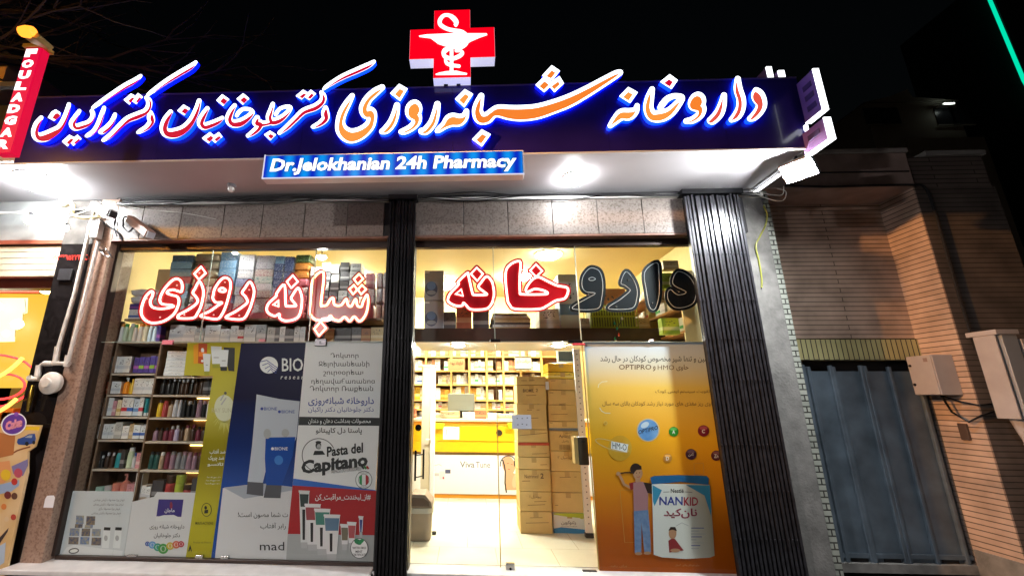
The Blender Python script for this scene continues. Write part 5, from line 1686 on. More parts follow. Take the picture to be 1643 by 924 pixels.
G1 = 'goods on the left display shelves'
on = lambda k: f'on {k} shelf, left display bay'
onr = lambda k: f'on {k} shelf, right display bay'
row(186, 254, 548, 517, YS, [('shampoo', 'white', 'orange', 1, .95), ('shampoo', 'pale green', 'green', 1, .93), ('shampoo', 'pale green', 'white', 1.1, .97), ('shampoo', 'white', 'green', .9, .9), ('shampoo', 'white', 'orange', 1.2, .98), ('shampoo', 'cream', 'orange', 1.2, .98), ('shampoo', 'pale blue', 'white', 1.1, .9), ('shampoo', 'pale blue', 'pale blue', 1.1, .9), ('box', 'purple carton', None, .8, .82)], on('top'), G1, 0.09)
row(268, 425, 548, 521, YS, [('box', 'white carton', None, 1.5, 1), ('box', 'white carton', None, 1.2, .92), ('box', 'grey carton', None, .9, .8), ('box', 'white carton', None, 1.6, .98), ('box', 'white carton', None, 1, .75), ('box', 'white carton', None, .8, .95), ('box', 'white and red carton', None, .6, .7), ('box', 'white carton', None, 1.2, 1), ('box', 'grey carton', None, 1, 1)], onr('top'), G1, 0.14)
row(427, 488, 548, 524, YS, [('box', 'grey carton', None, 1.3, .95), ('box', 'dark grey carton', None, .7, .95), ('box', 'white carton', None, .9, 1), ('box', 'dark grey carton', None, 1.5, .85), ('box', 'white carton', None, .9, 1), ('box', 'white carton', None, .9, 1)], 'on top shelf under second neon word', G1, 0.14)
row(520, 614, 548, 524, YS, [('box', 'tan carton', None, 1, .9), ('box', 'dark carton', None, 1.8, .9), ('box', 'dark grey carton', None, 1, .95), ('box', 'brown carton', None, 1, .9), ('box', 'tan carton', None, 1.3, .95)], 'on top shelf nearest centre post', G1, 0.14)
# left bay
row(165, 206, 598, 571, YS, [('box', 'white carton', None, 1, .98)] * 4, on('second'), G1, 0.16)
row(212, 252, 598, 571, YS + .02, [('box', 'purple carton', None, 1, .9), ('box', 'violet and green carton', None, 1, .94), ('box', 'purple carton', None, 1, .94), ('box', 'violet and green carton', None, 1, 1), ('box', 'purple carton', None, .8, .96)], 'beside white, ' + on('second'), G1, 0.14)
row(158, 246, 632, 605, YS, [('box', 'white and green carton', None, .8, .98), ('box', 'red brown carton', None, .7, .72), ('box', 'white carton', None, 1.4, .74), ('pump', 'orange', 'white', .9, .98), ('bottle', 'yellow', 'yellow', .7, .9), ('box', 'white carton', None, .75, .94), ('box', 'white carton', None, .75, .94), ('box', 'white carton', None, .75, .94), ('box', 'white carton', None, .75, .94)], on('third'), G1, 0.13)
row(146, 238, 667, 637, YS, [('box', 'white carton', None, 2.6, .96), ('box', 'pink carton', None, .5, .8), ('box', 'cream carton', None, .6, .85), ('box', 'white and red carton', None, .8, .98), ('box', 'white and blue carton', None, .8, .98), ('box', 'pale blue carton', None, .8, .9), ('box', 'white and red carton', None, .6, 1), ('tube', 'teal', 'white', .45, .95), ('tube', 'dark green', 'white', .45, .95)], on('fourth'), G1, 0.13)
row(138, 233, 704, 677, YS, [('box', 'white carton', None, 1, .85), ('box', 'white carton', None, .7, .87), ('box', 'white carton', None, .7, .87), ('box', 'white carton', None, .7, .87), ('box', 'grey carton', None, .9, 1), ('box', 'white carton', None, .8, .78), ('box', 'tan carton', None, .5, .9), ('box', 'white and blue carton', None, .8, .84), ('box', 'white and blue carton', None, .8, .84)], on('fifth'), G1, 0.15)
row(132, 228, 751, 718, YS + .03, [('box', 'dark carton', None, 1.8, .8), ('bottle', 'black', 'silver', .5, .6), ('bottle', 'dark brown', 'silver', .6, .75), ('bottle', 'dark brown', 'silver', .6, .75), ('shampoo', 'teal', 'dark brown', .8, .9), ('box', 'dark carton', None, .5, .9), ('shampoo', 'pale green', 'white', .8, 1), ('bottle', 'silver', 'blue', .5, .75), ('box', 'pink carton', None, 1, .75)], on('sixth'), G1, 0.10)
row(120, 222, 802, 758, YS + .03, [('jar', 'black', 'silver', .8, .45), ('jar', 'mint', 'silver', .9, .5), ('jar', 'mint', 'mint', .9, .46), ('jar', 'mint', 'silver', .8, .5), ('jar', 'coral', 'coral', .9, .6), ('pump', 'coral', 'coral', .9, .95), ('box', 'pink carton', None, .8, .6), ('box', 'white carton', None, .7, 1)], on('lowest'), G1, 0.10)
# right bay, dark bottles against lit backs
wb = MB()
p0, p1 = P(262, 603, Y=YS), P(296, 603, Y=YS)
hh = P(280, 563, Y=YS).z - p0.z
for k in range(7):
    put('box', 'white carton', None, (p0.x + p1.x) / 2 + random.uniform(-.004, .004), YS, p0.z + 0.002 + hh / 7 * k, p1.x - p0.x, 0.14, hh / 7 * .97, f'flat white carton, {ORD[k]} from the bottom of the pile left of the lime poster', G1)
k4 = ['dark brown', 'black', 'maroon', 'dark green', 'mauve', 'dark brown', 'black', 'black', 'dark brown', 'maroon']
row(252, 352, 632.5, 606, YS, [('bottle', 'black', 'black', .9, .95), ('bottle', 'black', 'black', .9, .95), ('bottle', 'black', 'silver', .7, .98), ('bottle', 'black', 'silver', .7, .98), ('bottle', 'dark brown', 'silver', .7, .9), ('bottle', 'dark brown', 'silver', .7, .92), ('bottle', 'black', 'silver', .7, .95), ('bottle', 'dark brown', 'black', .7, .95), ('shampoo', 'dark brown', 'dark brown', .9, 1), ('box', 'dark carton', None, .9, .95), ('box', 'dark carton', None, .9, .98), ('box', 'dark carton', None, .9, .95)], onr('third'), G1, 0.08)
row(247, 348, 669.5, 640, YS, [('shampoo', 'yellow', 'dark brown', .9, .95), ('shampoo', 'red', 'red', .9, .9), ('bottle', 'tan', 'dark brown', .9, .9), ('shampoo', 'silver', 'silver', .8, .95), ('shampoo', 'silver', 'silver', .6, .95), ('spray', 'black', 'black', .8, .95), ('spray', 'black', 'silver', .8, .9), ('spray', 'black', 'black', .8, .95), ('spray', 'mauve', 'mauve', .9, 1), ('spray', 'black', 'mauve', .8, .9), ('spray', 'silver', 'silver', .7, .95), ('spray', 'silver', 'silver', .7, .95), ('spray', 'silver', 'black', .7, .9)], onr('fourth'), G1, 0.08)
row(241, 344, 707.5, 681, YS, [('bottle', 'mauve', 'black', .8, .8), ('bottle', 'dark brown', 'black', .8, .78), ('bottle', 'maroon', 'black', .8, .8), ('bottle', 'maroon', 'silver', .8, .9), ('bottle', 'lilac', 'silver', .8, .95), ('bottle', 'dark brown', 'black', .8, .85), ('shampoo', 'tan', 'maroon', .8, .95), ('bottle', 'dark brown', 'maroon', .9, 1), ('bottle', 'maroon', 'black', .8, .9), ('bottle', 'dark brown', 'black', .8, .9), ('bottle', 'mauve', 'black', .8, .95), ('bottle', 'black', 'silver', .8, .9)], onr('fifth'), G1, 0.08)
row(233, 338, 753.5, 721, YS, [('shampoo', 'dark green', 'black', .9, .88), ('shampoo', 'dark green', 'black', .9, .88), ('shampoo', 'tan', 'white', .8, .85), ('shampoo', 'maroon', 'maroon', .8, .85), ('shampoo', 'mauve', 'grey', .9, .88), ('shampoo', 'grey', 'grey', .9, .85), ('shampoo', 'grey', 'mauve', .9, .88), ('shampoo', 'mauve', 'mauve', .9, .85), ('shampoo', 'mauve', 'maroon', .8, .85), ('shampoo', 'dark brown', 'maroon', .8, .85), ('shampoo', 'tan', 'tan', .9, .9), ('shampoo', 'tan', 'dark brown', .9, 1)], onr('sixth'), G1, 0.08)
row(222, 330, 804, 760, YS, [('box', 'white carton', None, .5, .55), ('box', 'white carton', None, .5, .5), ('box', 'dark carton', None, 1.1, .75), ('jar', 'red', 'dark brown', .9, .95), ('jar', 'lime', 'lime', .9, .95), ('jar', 'red', 'dark brown', .9, .6), ('box', 'dark carton', None, 1.6, .85)], onr('lowest'), G1, 0.10)
# lit strips that glow behind the bottles of the right bay
e_warm = E('warm_shelf_light', (1.0, 0.66, 0.22), 8.0)
for n, v in enumerate((606, 640, 675, 716, 760)):
    z = P(300, v, Y=YS + .3).z
    o = MB().box(xd + 0.30, -2.75, YS + 0.34, YS + 0.355, z + 0.004, z + 0.016)
    setp(o.build('shelf_light', e_warm), f'warm strip light at the back of the right display bay, {ORD[n]} one down', 'light', 'strip lights in the display shelves')

# upper shelf: bags, tissue packs, medicine cartons up to the ceiling
G2 = 'packs stacked above the display shelves'


def stack(cols, place, Y=YS + 0.12, depth=0.22, vb=509, group=G2):
    """columns of packs: (u0, u1, v_top, rows, kind, [materials])"""
    for ci, (u0, u1, vt, nr, kind, mats) in enumerate(cols):
        a, b = P(u0, vb, Y=Y), P(u1, vb, Y=Y)
        zt_ = P((u0 + u1) / 2, vt, Y=Y).z
        h = (zt_ - zu) / nr
        for r in range(nr):
            m_ = mats[r % len(mats)]
            put(kind, m_, None, (a.x + b.x) / 2 + random.uniform(-.006, .006), Y + random.uniform(0, .02), zu + 0.002 + h * r, (b.x - a.x) * random.uniform(.95, .985), depth, h * 0.97,
                f'{m_} pack, {ORD[r]} up in the {ORD[ci]} {place}', group, rz=random.uniform(-.02, .02), name='soft_pack' if kind == 'soft' else 'tissue_box', cat='pack' if kind == 'soft' else 'box')


TP = 'tissue pile from left'
stack([(258, 294, 409, 9, 'box', ['pink wrapped', 'pale teal', 'pale teal', 'blue floral', 'pale teal']),
       (296, 338, 406, 8, 'soft', ['pink wrapped', 'red and white patterned', 'red and white patterned', 'red and white patterned', 'cream wrapped', 'cream wrapped', 'cream wrapped', 'cream wrapped']),
       (340, 368, 404, 8, 'box', ['pink wrapped', 'pink wrapped', 'lilac floral', 'cream wrapped', 'blue floral', 'blue floral', 'blue floral', 'blue floral']),
       (370, 397, 408, 8, 'box', ['pink wrapped', 'red and white patterned', 'white floral', 'white floral', 'lilac floral', 'white floral', 'white floral', 'white floral']),
       (399, 429, 409, 9, 'box', ['pink wrapped', 'red and white patterned', 'red and white patterned', 'red and white patterned', 'white floral', 'teal floral', 'red and white patterned', 'white floral', 'white floral']),
       (431, 446, 410, 8, 'box', ['tan carton', 'lilac floral', 'lilac floral', 'lilac floral', 'navy floral', 'navy floral', 'navy floral', 'blue floral']),
       (447, 462, 411, 8, 'box', ['tan carton', 'navy floral', 'lilac floral', 'lilac floral', 'lilac floral', 'navy floral', 'navy floral', 'navy floral']),
       (463, 489, 408, 8, 'soft', ['pink wrapped', 'pink wrapped', 'pink wrapped', 'red and white patterned', 'pink wrapped', 'orange wrapped', 'orange wrapped', 'green and black floral'])], TP)
stack([(491, 508, 428, 6, 'box', ['grey carton', 'pink carton', 'grey carton', 'pink carton', 'grey carton', 'white carton']),
       (509, 524, 421, 6, 'box', ['dark carton', 'pink carton', 'dark grey carton', 'grey carton', 'dark grey carton', 'grey carton']),
       (525, 539, 424, 6, 'box', ['pink carton', 'grey carton', 'dark grey carton', 'dark carton', 'grey carton', 'white carton']),
       (540, 555, 420, 6, 'box', ['pink carton', 'grey carton', 'grey carton', 'dark carton', 'dark grey carton', 'dark carton']),
       (556, 574, 422, 7, 'box', ['pink carton', 'pink carton', 'grey carton', 'grey carton', 'grey carton', 'grey carton', 'grey carton']),
       (583, 598, 437, 3, 'soft', ['pink wrapped', 'red and white patterned', 'pink carton']),
       (601, 611, 436, 3, 'soft', ['red and white patterned', 'white floral', 'red and white patterned']),
       (611.5, 620, 436, 3, 'soft', ['red and white patterned', 'red and white patterned', 'white floral'])], 'medicine pile from left')
# washing powder bag pile at the far left
m_film = M('clear_plastic_bag', (0.66, 0.66, 0.70), 0.15, var=0.15, scale=12, bump=0.9, bscale=22)
c = P(222, 509, Y=YS + .10)


def bag(x, y, z, w_, d, h, mat, lab):
    bm = bmesh.new()
    bmesh.ops.create_icosphere(bm, subdivisions=3, radius=1)
    for v in bm.verts:
        for i in range(3): v.co[i] = math.copysign(abs(v.co[i]) ** 0.55, v.co[i])
        k = 0.06 * math.sin(7 * v.co.x + 3 * v.co.z) + 0.05 * math.sin(11 * v.co.y + 5 * v.co.x)
        v.co = Vector((v.co.x * w_ / 2 * (1 + k), v.co.y * d / 2, (v.co.z + 1) * h / 2 * (1 + k * 0.6)))
    me = bpy.data.meshes.new('plastic_bag')
    bm.to_mesh(me); bm.free()
    me.materials.append(mat)
    me.polygons.foreach_set('use_smooth', [True] * len(me.polygons))
    o = link('plastic_bag', me)
    o.location = (x, y, z)
    return setp(o, lab, 'bag', 'bags at the far left of the window')


put('box', 'white and blue carton', None, c.x, YS + .1, zu + .002, 0.27, .2, .13, 'white and blue detergent box under the plastic bags at the far left', 'bags at the far left of the window')
put('box', 'purple carton', None, c.x, YS + .1, zu + .134, 0.28, .2, .07, 'purple box between the blue detergent box and the bags', 'bags at the far left of the window')
bag(c.x, YS + .2, zu + .206, .32, .24, .10, m_film, 'lower clear plastic bag on the purple box, far left of the window')
bag(c.x, YS + .2, zu + .300, .34, .26, .09, m_film, 'topmost clear plastic bag of the pile at the far left of the window')

# ================================================================== loft goods seen through the panes over the door
YL = 1.22
zl = 2.492
G3 = 'goods stored on the loft over the door'


def loft(u0, u1, vt, kind, ma, lab, depth=0.35, Y=YL + .04, name=None, cat=None, z=None):
    a, b = P(u0, 525, Y=Y), P(u1, 525, Y=Y)
    zt_ = P((u0 + u1) / 2, vt, Y=Y).z
    z = zl if z is None else z
    return put(kind, ma, None, (a.x + b.x) / 2, Y, z, b.x - a.x, depth, zt_ - z, lab, G3, name=name, cat=cat), (a.x, b.x, z, zt_)


# two cartons with a picture of a blue water jug
m_jugbox = M('jug_carton', (0.30, 0.30, 0.36), 0.45)
for k, (vb, vt) in enumerate(((529, 482.5), (481.5, 434))):
    a, b = P(680.5, vb, Y=YL), P(711.5, vb, Y=YL)
    z0 = zl if k == 0 else P(696, 481.5, Y=YL).z
    z1 = P(696, vt, Y=YL).z
    t = thing('jug_carton', ('lower' if k == 0 else 'upper') + ' grey carton printed with a blue jug, stacked at the left end of the loft', 'carton', ((a.x + b.x) / 2, YL, z0), G3)
    MB().box(a.x, b.x, YL, YL + 0.3, z0, z1 - 0.002).build('carton', m_jugbox, t, bevel=0.004)
    pr = Print(YL - 0.001)
    uc = 692
    vm = vb - (vb - vt) * 0.38
    pr.ell(uc, vm, 10, 12, M('jug_print_navy', (0.05, 0.06, 0.12), 0.4)).ell(uc, vm - 5, 7, 7, M('jug_print_blue', (0.10, 0.17, 0.36), 0.4)).ell(uc, vm + 6, 7.5, 3.5, M('jug_print_grey', (0.25, 0.26, 0.30), 0.4))
    pr.poly([(682, vt + 2), (689, vt + 2), (689, vt + 4), (682, vt + 4)], m_whiteink)
    pr.build(t)
loft(712, 731, 500, 'box', 'dark grey carton', 'small dark grey carton beside the jug cartons on the loft')
loft(732, 757, 487, 'box', 'red brown carton', 'dark red carton behind the hollow tailed neon word on the loft')
loft(759, 785, 498, 'box', 'dark carton', 'dark carton left of the folded papers on the loft')
# a pile of flattened packs and magazines
for k in range(7):
    a, b = P(788, 520, Y=YL + .05), P(852, 520, Y=YL + .05)
    put('box', ['tan carton', 'white carton', 'dark carton', 'cream carton'][k % 4], None, (a.x + b.x) / 2 + random.uniform(-.02, .02), YL + .05, zl + .032 * k, (b.x - a.x) * random.uniform(.85, 1), .28, .03,
        f'flat folded pack, {ORD[k]} from the bottom of the pile on the loft', G3, rz=random.uniform(-.06, .06), name='folded_pack', cat='pack')
loft(866, 898, 495, 'box', 'white carton', 'white box with a small dark mark on the loft left of the tall pale carton')
loft(900, 931, 440, 'box', 'pale blue carton', 'tall pale blue carton behind the black neon word on the loft', depth=.3)
loft(931, 947, 510, 'box', 'grey carton', 'small grey carton between the tall pale carton and the green crate')
o, _ = loft(955, 1010, 463, 'box', 'brown carton', 'dark brown box standing behind the green crate on the loft', Y=YL + .45)
# green plastic crate with slots
t = thing('plastic_crate', 'lime green slotted plastic crate on the loft under the black neon word', 'crate', (P(985, 525, Y=YL).x, YL, zl), G3)
x0, x1 = P(950, 525, Y=YL).x, P(1026, 525, Y=YL).x
z1 = P(988, 488, Y=YL).z
m_crate = M('lime_plastic', (0.30, 0.36, 0.03), 0.4)
mb = MB()
for yy in (YL + .02, YL + .34):
    for z in (zl + .002, (zl + z1) / 2 - .01, z1 - .025):
        mb.box(x0, x1, yy, yy + .012, z, z + .024)
    for i in range(19):
        x = x0 + (x1 - x0) * i / 18
        mb.box(x - .006, x + .006, yy + .0125, yy + .02, zl + .004, z1 - .002)
mb.build('slotted_side', m_crate, t)
MB().box(x0 + .01, x1 - .01, YL + .04, YL + .33, zl + .026, zl + .03).build('crate_floor', m_crate, t)
MB().box(x0 + .02, x1 - .02, YL + .06, YL + .32, zl + .0305, z1 - .07).build('contents', M('crate_contents', (0.10, 0.11, 0.03), 0.6, var=0.5, scale=14), t)
# string of bulbs hanging over the loft edge
mb = MB()
pts = [P(1000, 508, Y=1.15), P(994, 520, Y=1.15), P(989, 530, Y=1.14), P(991, 540, Y=1.14), P(987, 548, Y=1.14)]
t = thing('fairy_lights', 'string of small green and red bulbs hanging over the loft edge below the black word', 'string lights', tuple(pts[-1]))
MB().tube(pts, 0.006, 6).build('wire', m_ink, t)
for k, (u, v, c) in enumerate(((998, 511, (0.5, 0.55, 0.5)), (986, 519, (0.02, 0.25, 0.16)), (990, 527, (0.02, 0.25, 0.16)), (993, 537, (0.5, 0.05, 0.04)), (987, 543, (0.02, 0.3, 0.2)), (988, 547, (0.7, 0.7, 0.7)))):
    q = P(u, v, Y=1.13)
    MB().lathe([(0.004, -.02), (0.014, -.012), (0.016, 0.004), (0.006, .018), (0.005, .028)], tuple(q), 10).build('bulb', M('bulb_colour', c, 0.2), t, smooth=True)

# ================================================================== right wall shelving that runs into the room
G4 = 'goods on the right wall shelves'
t = thing('wall_shelf', 'pale shelving along the right wall seen obliquely over the orange poster', 'shelf', (2.95, 1.5, 0))
m_sheW = M('shelf_amber_wood', (0.48, 0.24, 0.08), 0.45, var=0.15, scale=6)
zs_ = [0.3, 0.8, 1.25, 1.7, 2.05, 2.36, 2.66, 2.98]
for z in zs_:
    MB().box(2.60, 3.24, 0.55, 3.4, z - .025, z).build('shelf_board', m_sheW, t)
for y in (0.56, 1.5, 2.45, 3.4):
    MB().box(2.605, 3.24, y - .012, y + .012, 0, 3.1).build('upright', m_cream, t)
gk = 0
for zi, z in enumerate(zs_[3:]):
    y = 0.62
    n = 0
    while y < 3.2:
        d = random.uniform(.08, .15)
        if not any(abs(y + d / 2 - q) < d / 2 + .03 for q in (1.5, 2.45)):
            kind = random.choice(['box', 'box', 'bottle', 'jar'])
            ma = random.choice(['white carton', 'cream carton', 'white and green carton', 'white and red carton', 'tan carton']) if kind == 'box' else random.choice(['white', 'cream', 'tan'])
            if n < 24:
                put(kind, ma, None if kind == 'box' else random.choice(['white', 'orange', 'dark brown']), 2.70, y, z + .002, .11, d, random.uniform(.14, .22) if z < 2.9 else .14,
                    f'{describe(kind, ma, None)}, {ORD[n]} from the window on {["fifth", "fourth", "third", "second", "topmost"][zi]} shelf, right wall', G4)
                n += 1
        y += d + .02
for u0, u1, vb, vt, ma, lab in ((1062, 1082, 463, 438, 'lime carton', 'lime green carton above the black neon word near the folded gate'), (1064, 1092, 536, 510, 'lime carton', 'lime green carton with pale leaves under the black neon word near the gate'), (1065, 1090, 432, 418, 'tan carton', 'open tan carton on top of the right wall shelving')):
    Y = 0.50
    a, b = P(u0, vb, Y=Y), P(u1, vb, Y=Y)
    put('box', ma, None, (a.x + b.x) / 2, Y, a.z, b.x - a.x, .10, P(u0, vt, Y=Y).z - a.z, lab, G4)
put('box', 'tan carton', None, 2.42, 1.3, zl, .22, .25, .16, 'open tan box of tangled wires at the right end of the loft', G3)
MB().box(2.2, 3.24, 1.19, 2.25, 2.30, 2.488).build('mezzanine_slab', m_darkbrown, bld)

# ================================================================== back wall cabinet
YBK = 4.35
m_cabW = M('cabinet_amber_wood', (0.62, 0.38, 0.12), 0.4, var=0.12, scale=3)
t = thing('medicine_cabinet', 'amber wooden medicine cabinet filling the wall behind the counter', 'cabinet', (0.4, YBK, 0))
bx0, bx1 = P(585, 600, Y=YBK).x, P(905, 600, Y=YBK).x
BR = [571, 594, 616, 641, 656, 671, 688]
zb_ = [P(740, v, Y=YBK).z for v in BR]
MB().box(bx0, bx1, YBK + .42, YBK + .45, 0, 2.75).build('back_panel', M('cabinet_back', (0.40, 0.20, 0.08), 0.5), t)
for z in zb_:
    MB().box(bx0, bx1, YBK, YBK + .42, z - .03, z).build('shelf_board', m_cabW, t)
ups = [P(u, 600, Y=YBK).x for u in (588, 640, 683, 724, 753, 781, 808, 836, 870, 903)]
for x in ups:
    MB().box(x - .018, x + .018, YBK - .004, YBK + .42, 0, 2.72).build('upright', m_cabW, t)
G5 = 'medicine packs in the cabinet behind the counter'
tops = [2.70] + zb_[:-1]
mats_by = [['cream carton', 'white carton', 'grey carton', 'brown carton', 'tan carton'], ['white carton', 'white carton', 'cream carton', 'brown carton', 'white and green carton'], ['white carton', 'white carton', 'white and blue carton', 'white carton', 'white and green carton', 'cream carton'], ['yellow carton', 'orange carton', 'white carton', 'cream carton'], ['white carton', 'cream carton', 'white and red carton', 'yellow carton'], ['white carton', 'dark carton', 'white and blue carton', 'yellow carton'], ['cream carton', 'white carton', 'brown carton']]
for bi, (xa, xb_) in enumerate(zip(ups[1:-2], ups[2:-1])):
    for ri, z in enumerate(zb_[:-1]):
        H = tops[ri] - z - .045
        x = xa + .025
        n = 0
        while x < xb_ - .06:
            w_ = random.uniform(.06, .115)
            if x + w_ > xb_ - .022: w_ = xb_ - .022 - x
            if w_ < .035: break
            if random.random() > .10:
                ma = random.choice(mats_by[ri])
                put('box', ma, None, x + w_ / 2, YBK + .04 + random.uniform(0, .05), z + .001, w_ * .96, .2, H * random.uniform(.72, .98),
                    f'{ma}, {ORD[n]} from the left in bay {["one", "two", "three", "four", "five", "six", "seven"][bi]} of the {["top", "second", "third", "fourth", "fifth", "sixth"][ri]} cabinet shelf', G5)
                n += 1
            x += w_
# hanging sign boards
for (u0, u1, v0, v1, s_, lab) in ((719, 746, 575, 594, 'قرارداد بیمه', 'brown sign with dark script hung on the cabinet'), (826, 853, 572, 593, 'دریافت دارو', 'pale framed sign with dark script near the cardboard stack')):
    Y = YBK - .12
    tt = thing('hanging_sign', lab, 'sign', tuple(P((u0 + u1) / 2, v1, Y=Y)))
    a, b = P(u0, v0, Y=Y), P(u1, v1, Y=Y)
    MB().box(a.x, b.x, Y, Y + .02, b.z, a.z).build('board', M('sign_brown', (0.36, 0.20, 0.09) if u0 < 800 else (0.55, 0.50, 0.36), 0.5), tt)
    if u0 > 800:
        fr = MB()
        fr.box(a.x, b.x, Y - .004, Y - .0005, a.z - .02, a.z).box(a.x, b.x, Y - .004, Y - .0005, b.z, b.z + .02)
        fr.build('frame', m_ink, tt)
    pr = Print(Y - .005)
    pr.text(s_, u0 + 3, u1 - 3, v0 + 4, v0 + 11, m_ink, 0.01)
    pr.build(tt)

# ================================================================== counter
YC = 2.95
m_yel = M('yellow_laminate', (0.85, 0.48, 0.012), 0.3, var=0.04, scale=2)
m_ora = M('orange_laminate', (0.72, 0.30, 0.02), 0.35)
t = thing('service_counter', 'yellow service counter with a white advertising panel facing the door', 'counter', (0, YC, 0))
x0, x1 = -2.6, 2.4
zz = [P(740, v, Y=YC).z for v in (806, 793, 730, 725, 707, 683, 676, 672)]
MB().box(x0, x1, YC + .03, YC + .6, -0.003, zz[1]).build('plinth', m_ora, t)
MB().box(x0, x1, YC + .015, YC + .6, zz[1] + .001, zz[2]).build('carcass', m_white, t)
MB().box(x0, x1, YC + .05, YC + .6, zz[2] + .001, zz[3]).build('gap_rail', m_gold, t)
MB().box(x0, x1, YC, YC + .6, zz[3] + .001, zz[4]).build('lower_fascia', m_yel, t, bevel=.004)
MB().box(x0, x1, YC - .02, YC + .6, zz[4] + .001, zz[5]).build('drawer_front', m_yel, t, bevel=.004)
MB().box(x0, x1, YC, YC + .6, zz[5] + .001, zz[6]).build('upper_rail', m_ora, t)
MB().box(x0, x1, YC - .05, YC + .65, zz[6] + .001, zz[7]).build('worktop', M('worktop_cream', (0.75, 0.66, 0.42), 0.3), t, bevel=.004)
# white advertising panel with a woman in headphones
Yp = YC + .008
tp = thing('counter_banner', 'white advertising banner with a woman in black headphones on the counter front', 'banner', tuple(P(740, 790, Y=Yp)))
a, b = P(640, 730, Y=Yp), P(850, 792, Y=Yp)
MB().box(x0 + .01, x1 - .01, Yp, Yp + .004, zz[1] + .01, zz[2] - .004).build('sheet', M('banner_white', (0.80, 0.80, 0.81), 0.4), tp)
pr = Print(Yp)
c8 = lambda x, y: (640 + x / 3.5, 660 + y / 3.5)
Q8 = lambda *q: [c8(*k) for k in q]
a, b = c8(343, 279), c8(424, 314); pr.text('Viva', a[0], b[0], a[1], b[1], m_greyink, 0.006)
a, b = c8(432, 281), c8(512, 315); pr.text('Tune', a[0], b[0], a[1], b[1], m_greyink)
for x, y, w_, h_, c in ((182, 345, 12, 60, (0.55, 0.42, 0.05)), (198, 345, 28, 16, (0.5, 0.5, 0.52)), (228, 335, 30, 45, (0.62, 0.62, 0.66)), (260, 325, 30, 22, (0.06, 0.07, 0.14)), (183, 368, 10, 8, (0.4, 0.03, 0.03)), (246, 366, 8, 12, (0.4, 0.06, 0.1))):
    pr.poly(Q8((x, y), (x + w_, y), (x + w_, y + h_), (x, y + h_)), M('banner_print', c, 0.4))
pr.line(Q8((190, 304), (210, 300), (225, 296), (240, 304)), 1, m_lgrey)
sk = M('banner_skin', (0.60, 0.32, 0.18), 0.5)
pr.poly(Q8((600, 340), (625, 330), (650, 350), (668, 330), (670, 440), (595, 440)), sk).ell(*c8(617, 300), 10.2, 14.5, sk, rot=-0.25).ell(*c8(660, 380), 6, 14, M('banner_skin_light', (0.68, 0.40, 0.25), 0.5), rot=0.3)
pr.line([c8(615 + 46 * math.cos(i * .2 + 3.0), 300 + 52 * math.sin(i * .2 + 3.0)) for i in range(18)], 1.6, m_ink)
pr.line(Q8((606, 292), (618, 290)), .8, m_ink).line(Q8((630, 296), (640, 298)), .8, m_ink).line(Q8((612, 322), (624, 324)), 1.2, M('banner_lip', (0.5, 0.08, 0.08), 0.5))
pr.line(Q8((582, 270), (592, 300), (598, 340), (596, 400), (604, 455)), 2.2, m_ink)
pr.ell(*c8(654, 290), 2.6, 6, m_ink)
pr.build(tp)
# paper, knob and trays on the counter
Y = YC - .024
a, b = P(711, 684, Y=Y), P(737, 705, Y=Y)
nt_ = thing('paper_notice', 'white paper notice taped to the yellow drawer front of the counter', 'notice', tuple(P(724, 705, Y=Y)))
MB().box(a.x, b.x, Y, Y + .003, b.z, a.z).build('sheet', m_paper, nt_)
pr = Print(Y); pr.line([(716, 688), (717, 698)], .8, m_greyink).line([(727, 687), (732, 687)], .8, m_greyink); pr.build(nt_)
q = P(801, 694, Y=Y)
o = MB().lathe([(.05, .0), (.05, -.012), (.046, -.014)], (q.x, Y + .003, q.z), 20, 'Y')
setp(o.build('counter_disc', M('black_rubber', (0.02, 0.012, 0.008), .4)), 'black round disc stuck on the yellow counter front', 'disc')
for u0, u1, lab in ((694, 713, 'lime green plastic tray hung on the counter behind the white pillar'), (814, 826, 'lime green plastic tray hung on the counter beside the cardboard stack')):
    Y = YC - .12
    a, b = P(u0, 679, Y=Y), P(u1, 688, Y=Y)
    mb = MB().prism([(a.x, a.z), (b.x, a.z), (b.x - .02, b.z), (a.x + .02, b.z)], Y, Y + .09)
    setp(mb.build('plastic_tray', M('lime_tray', (0.42, 0.62, 0.01), .35), bevel=.004), lab, 'tray')
# clutter on the worktop
zw = zz[7] + .002
for (u, ma, w_, h_, lab) in ((706, 'cream carton', .20, .08, 'cream open carton on the counter near the white pillar'), (722, 'tan carton', .34, .12, 'tan flap carton on the counter below the monitor'), (752, 'white carton', .22, .10, 'white carton on the middle of the counter'), (771, 'brown carton', .20, .14, 'brown box at the cabinet end of the counter'), (790, 'white carton', .16, .09, 'white carton on the counter behind the door seam'), (812, 'cream carton', .26, .08, 'cream pack on the counter beside the cardboard stack'), (660, 'red brown carton', .14, .16, 'red brown carton on the counter left of the white pillar')):
    q = P(u, 671, Y=YC + .15)
    put('box', ma, None, q.x, YC + .12, zw, w_, .2, h_, lab, 'packs on the counter')
q = P(740, 650, Y=YC + .4)
mt_ = thing('computer_monitor', 'grey computer monitor standing on the counter in front of the cabinet', 'monitor', (q.x, YC + .4, zw))
MB().box(q.x - .24, q.x + .24, YC + .38, YC + .42, zw + .12, zw + .42).build('casing', M('monitor_grey', (0.22, 0.23, 0.19), .5), mt_, bevel=.008)
MB().box(q.x - .08, q.x + .08, YC + .34, YC + .46, zw, zw + .02).box(q.x - .02, q.x + .02, YC + .39, YC + .41, zw + .0205, zw + .1195).build('stand', m_black, mt_)
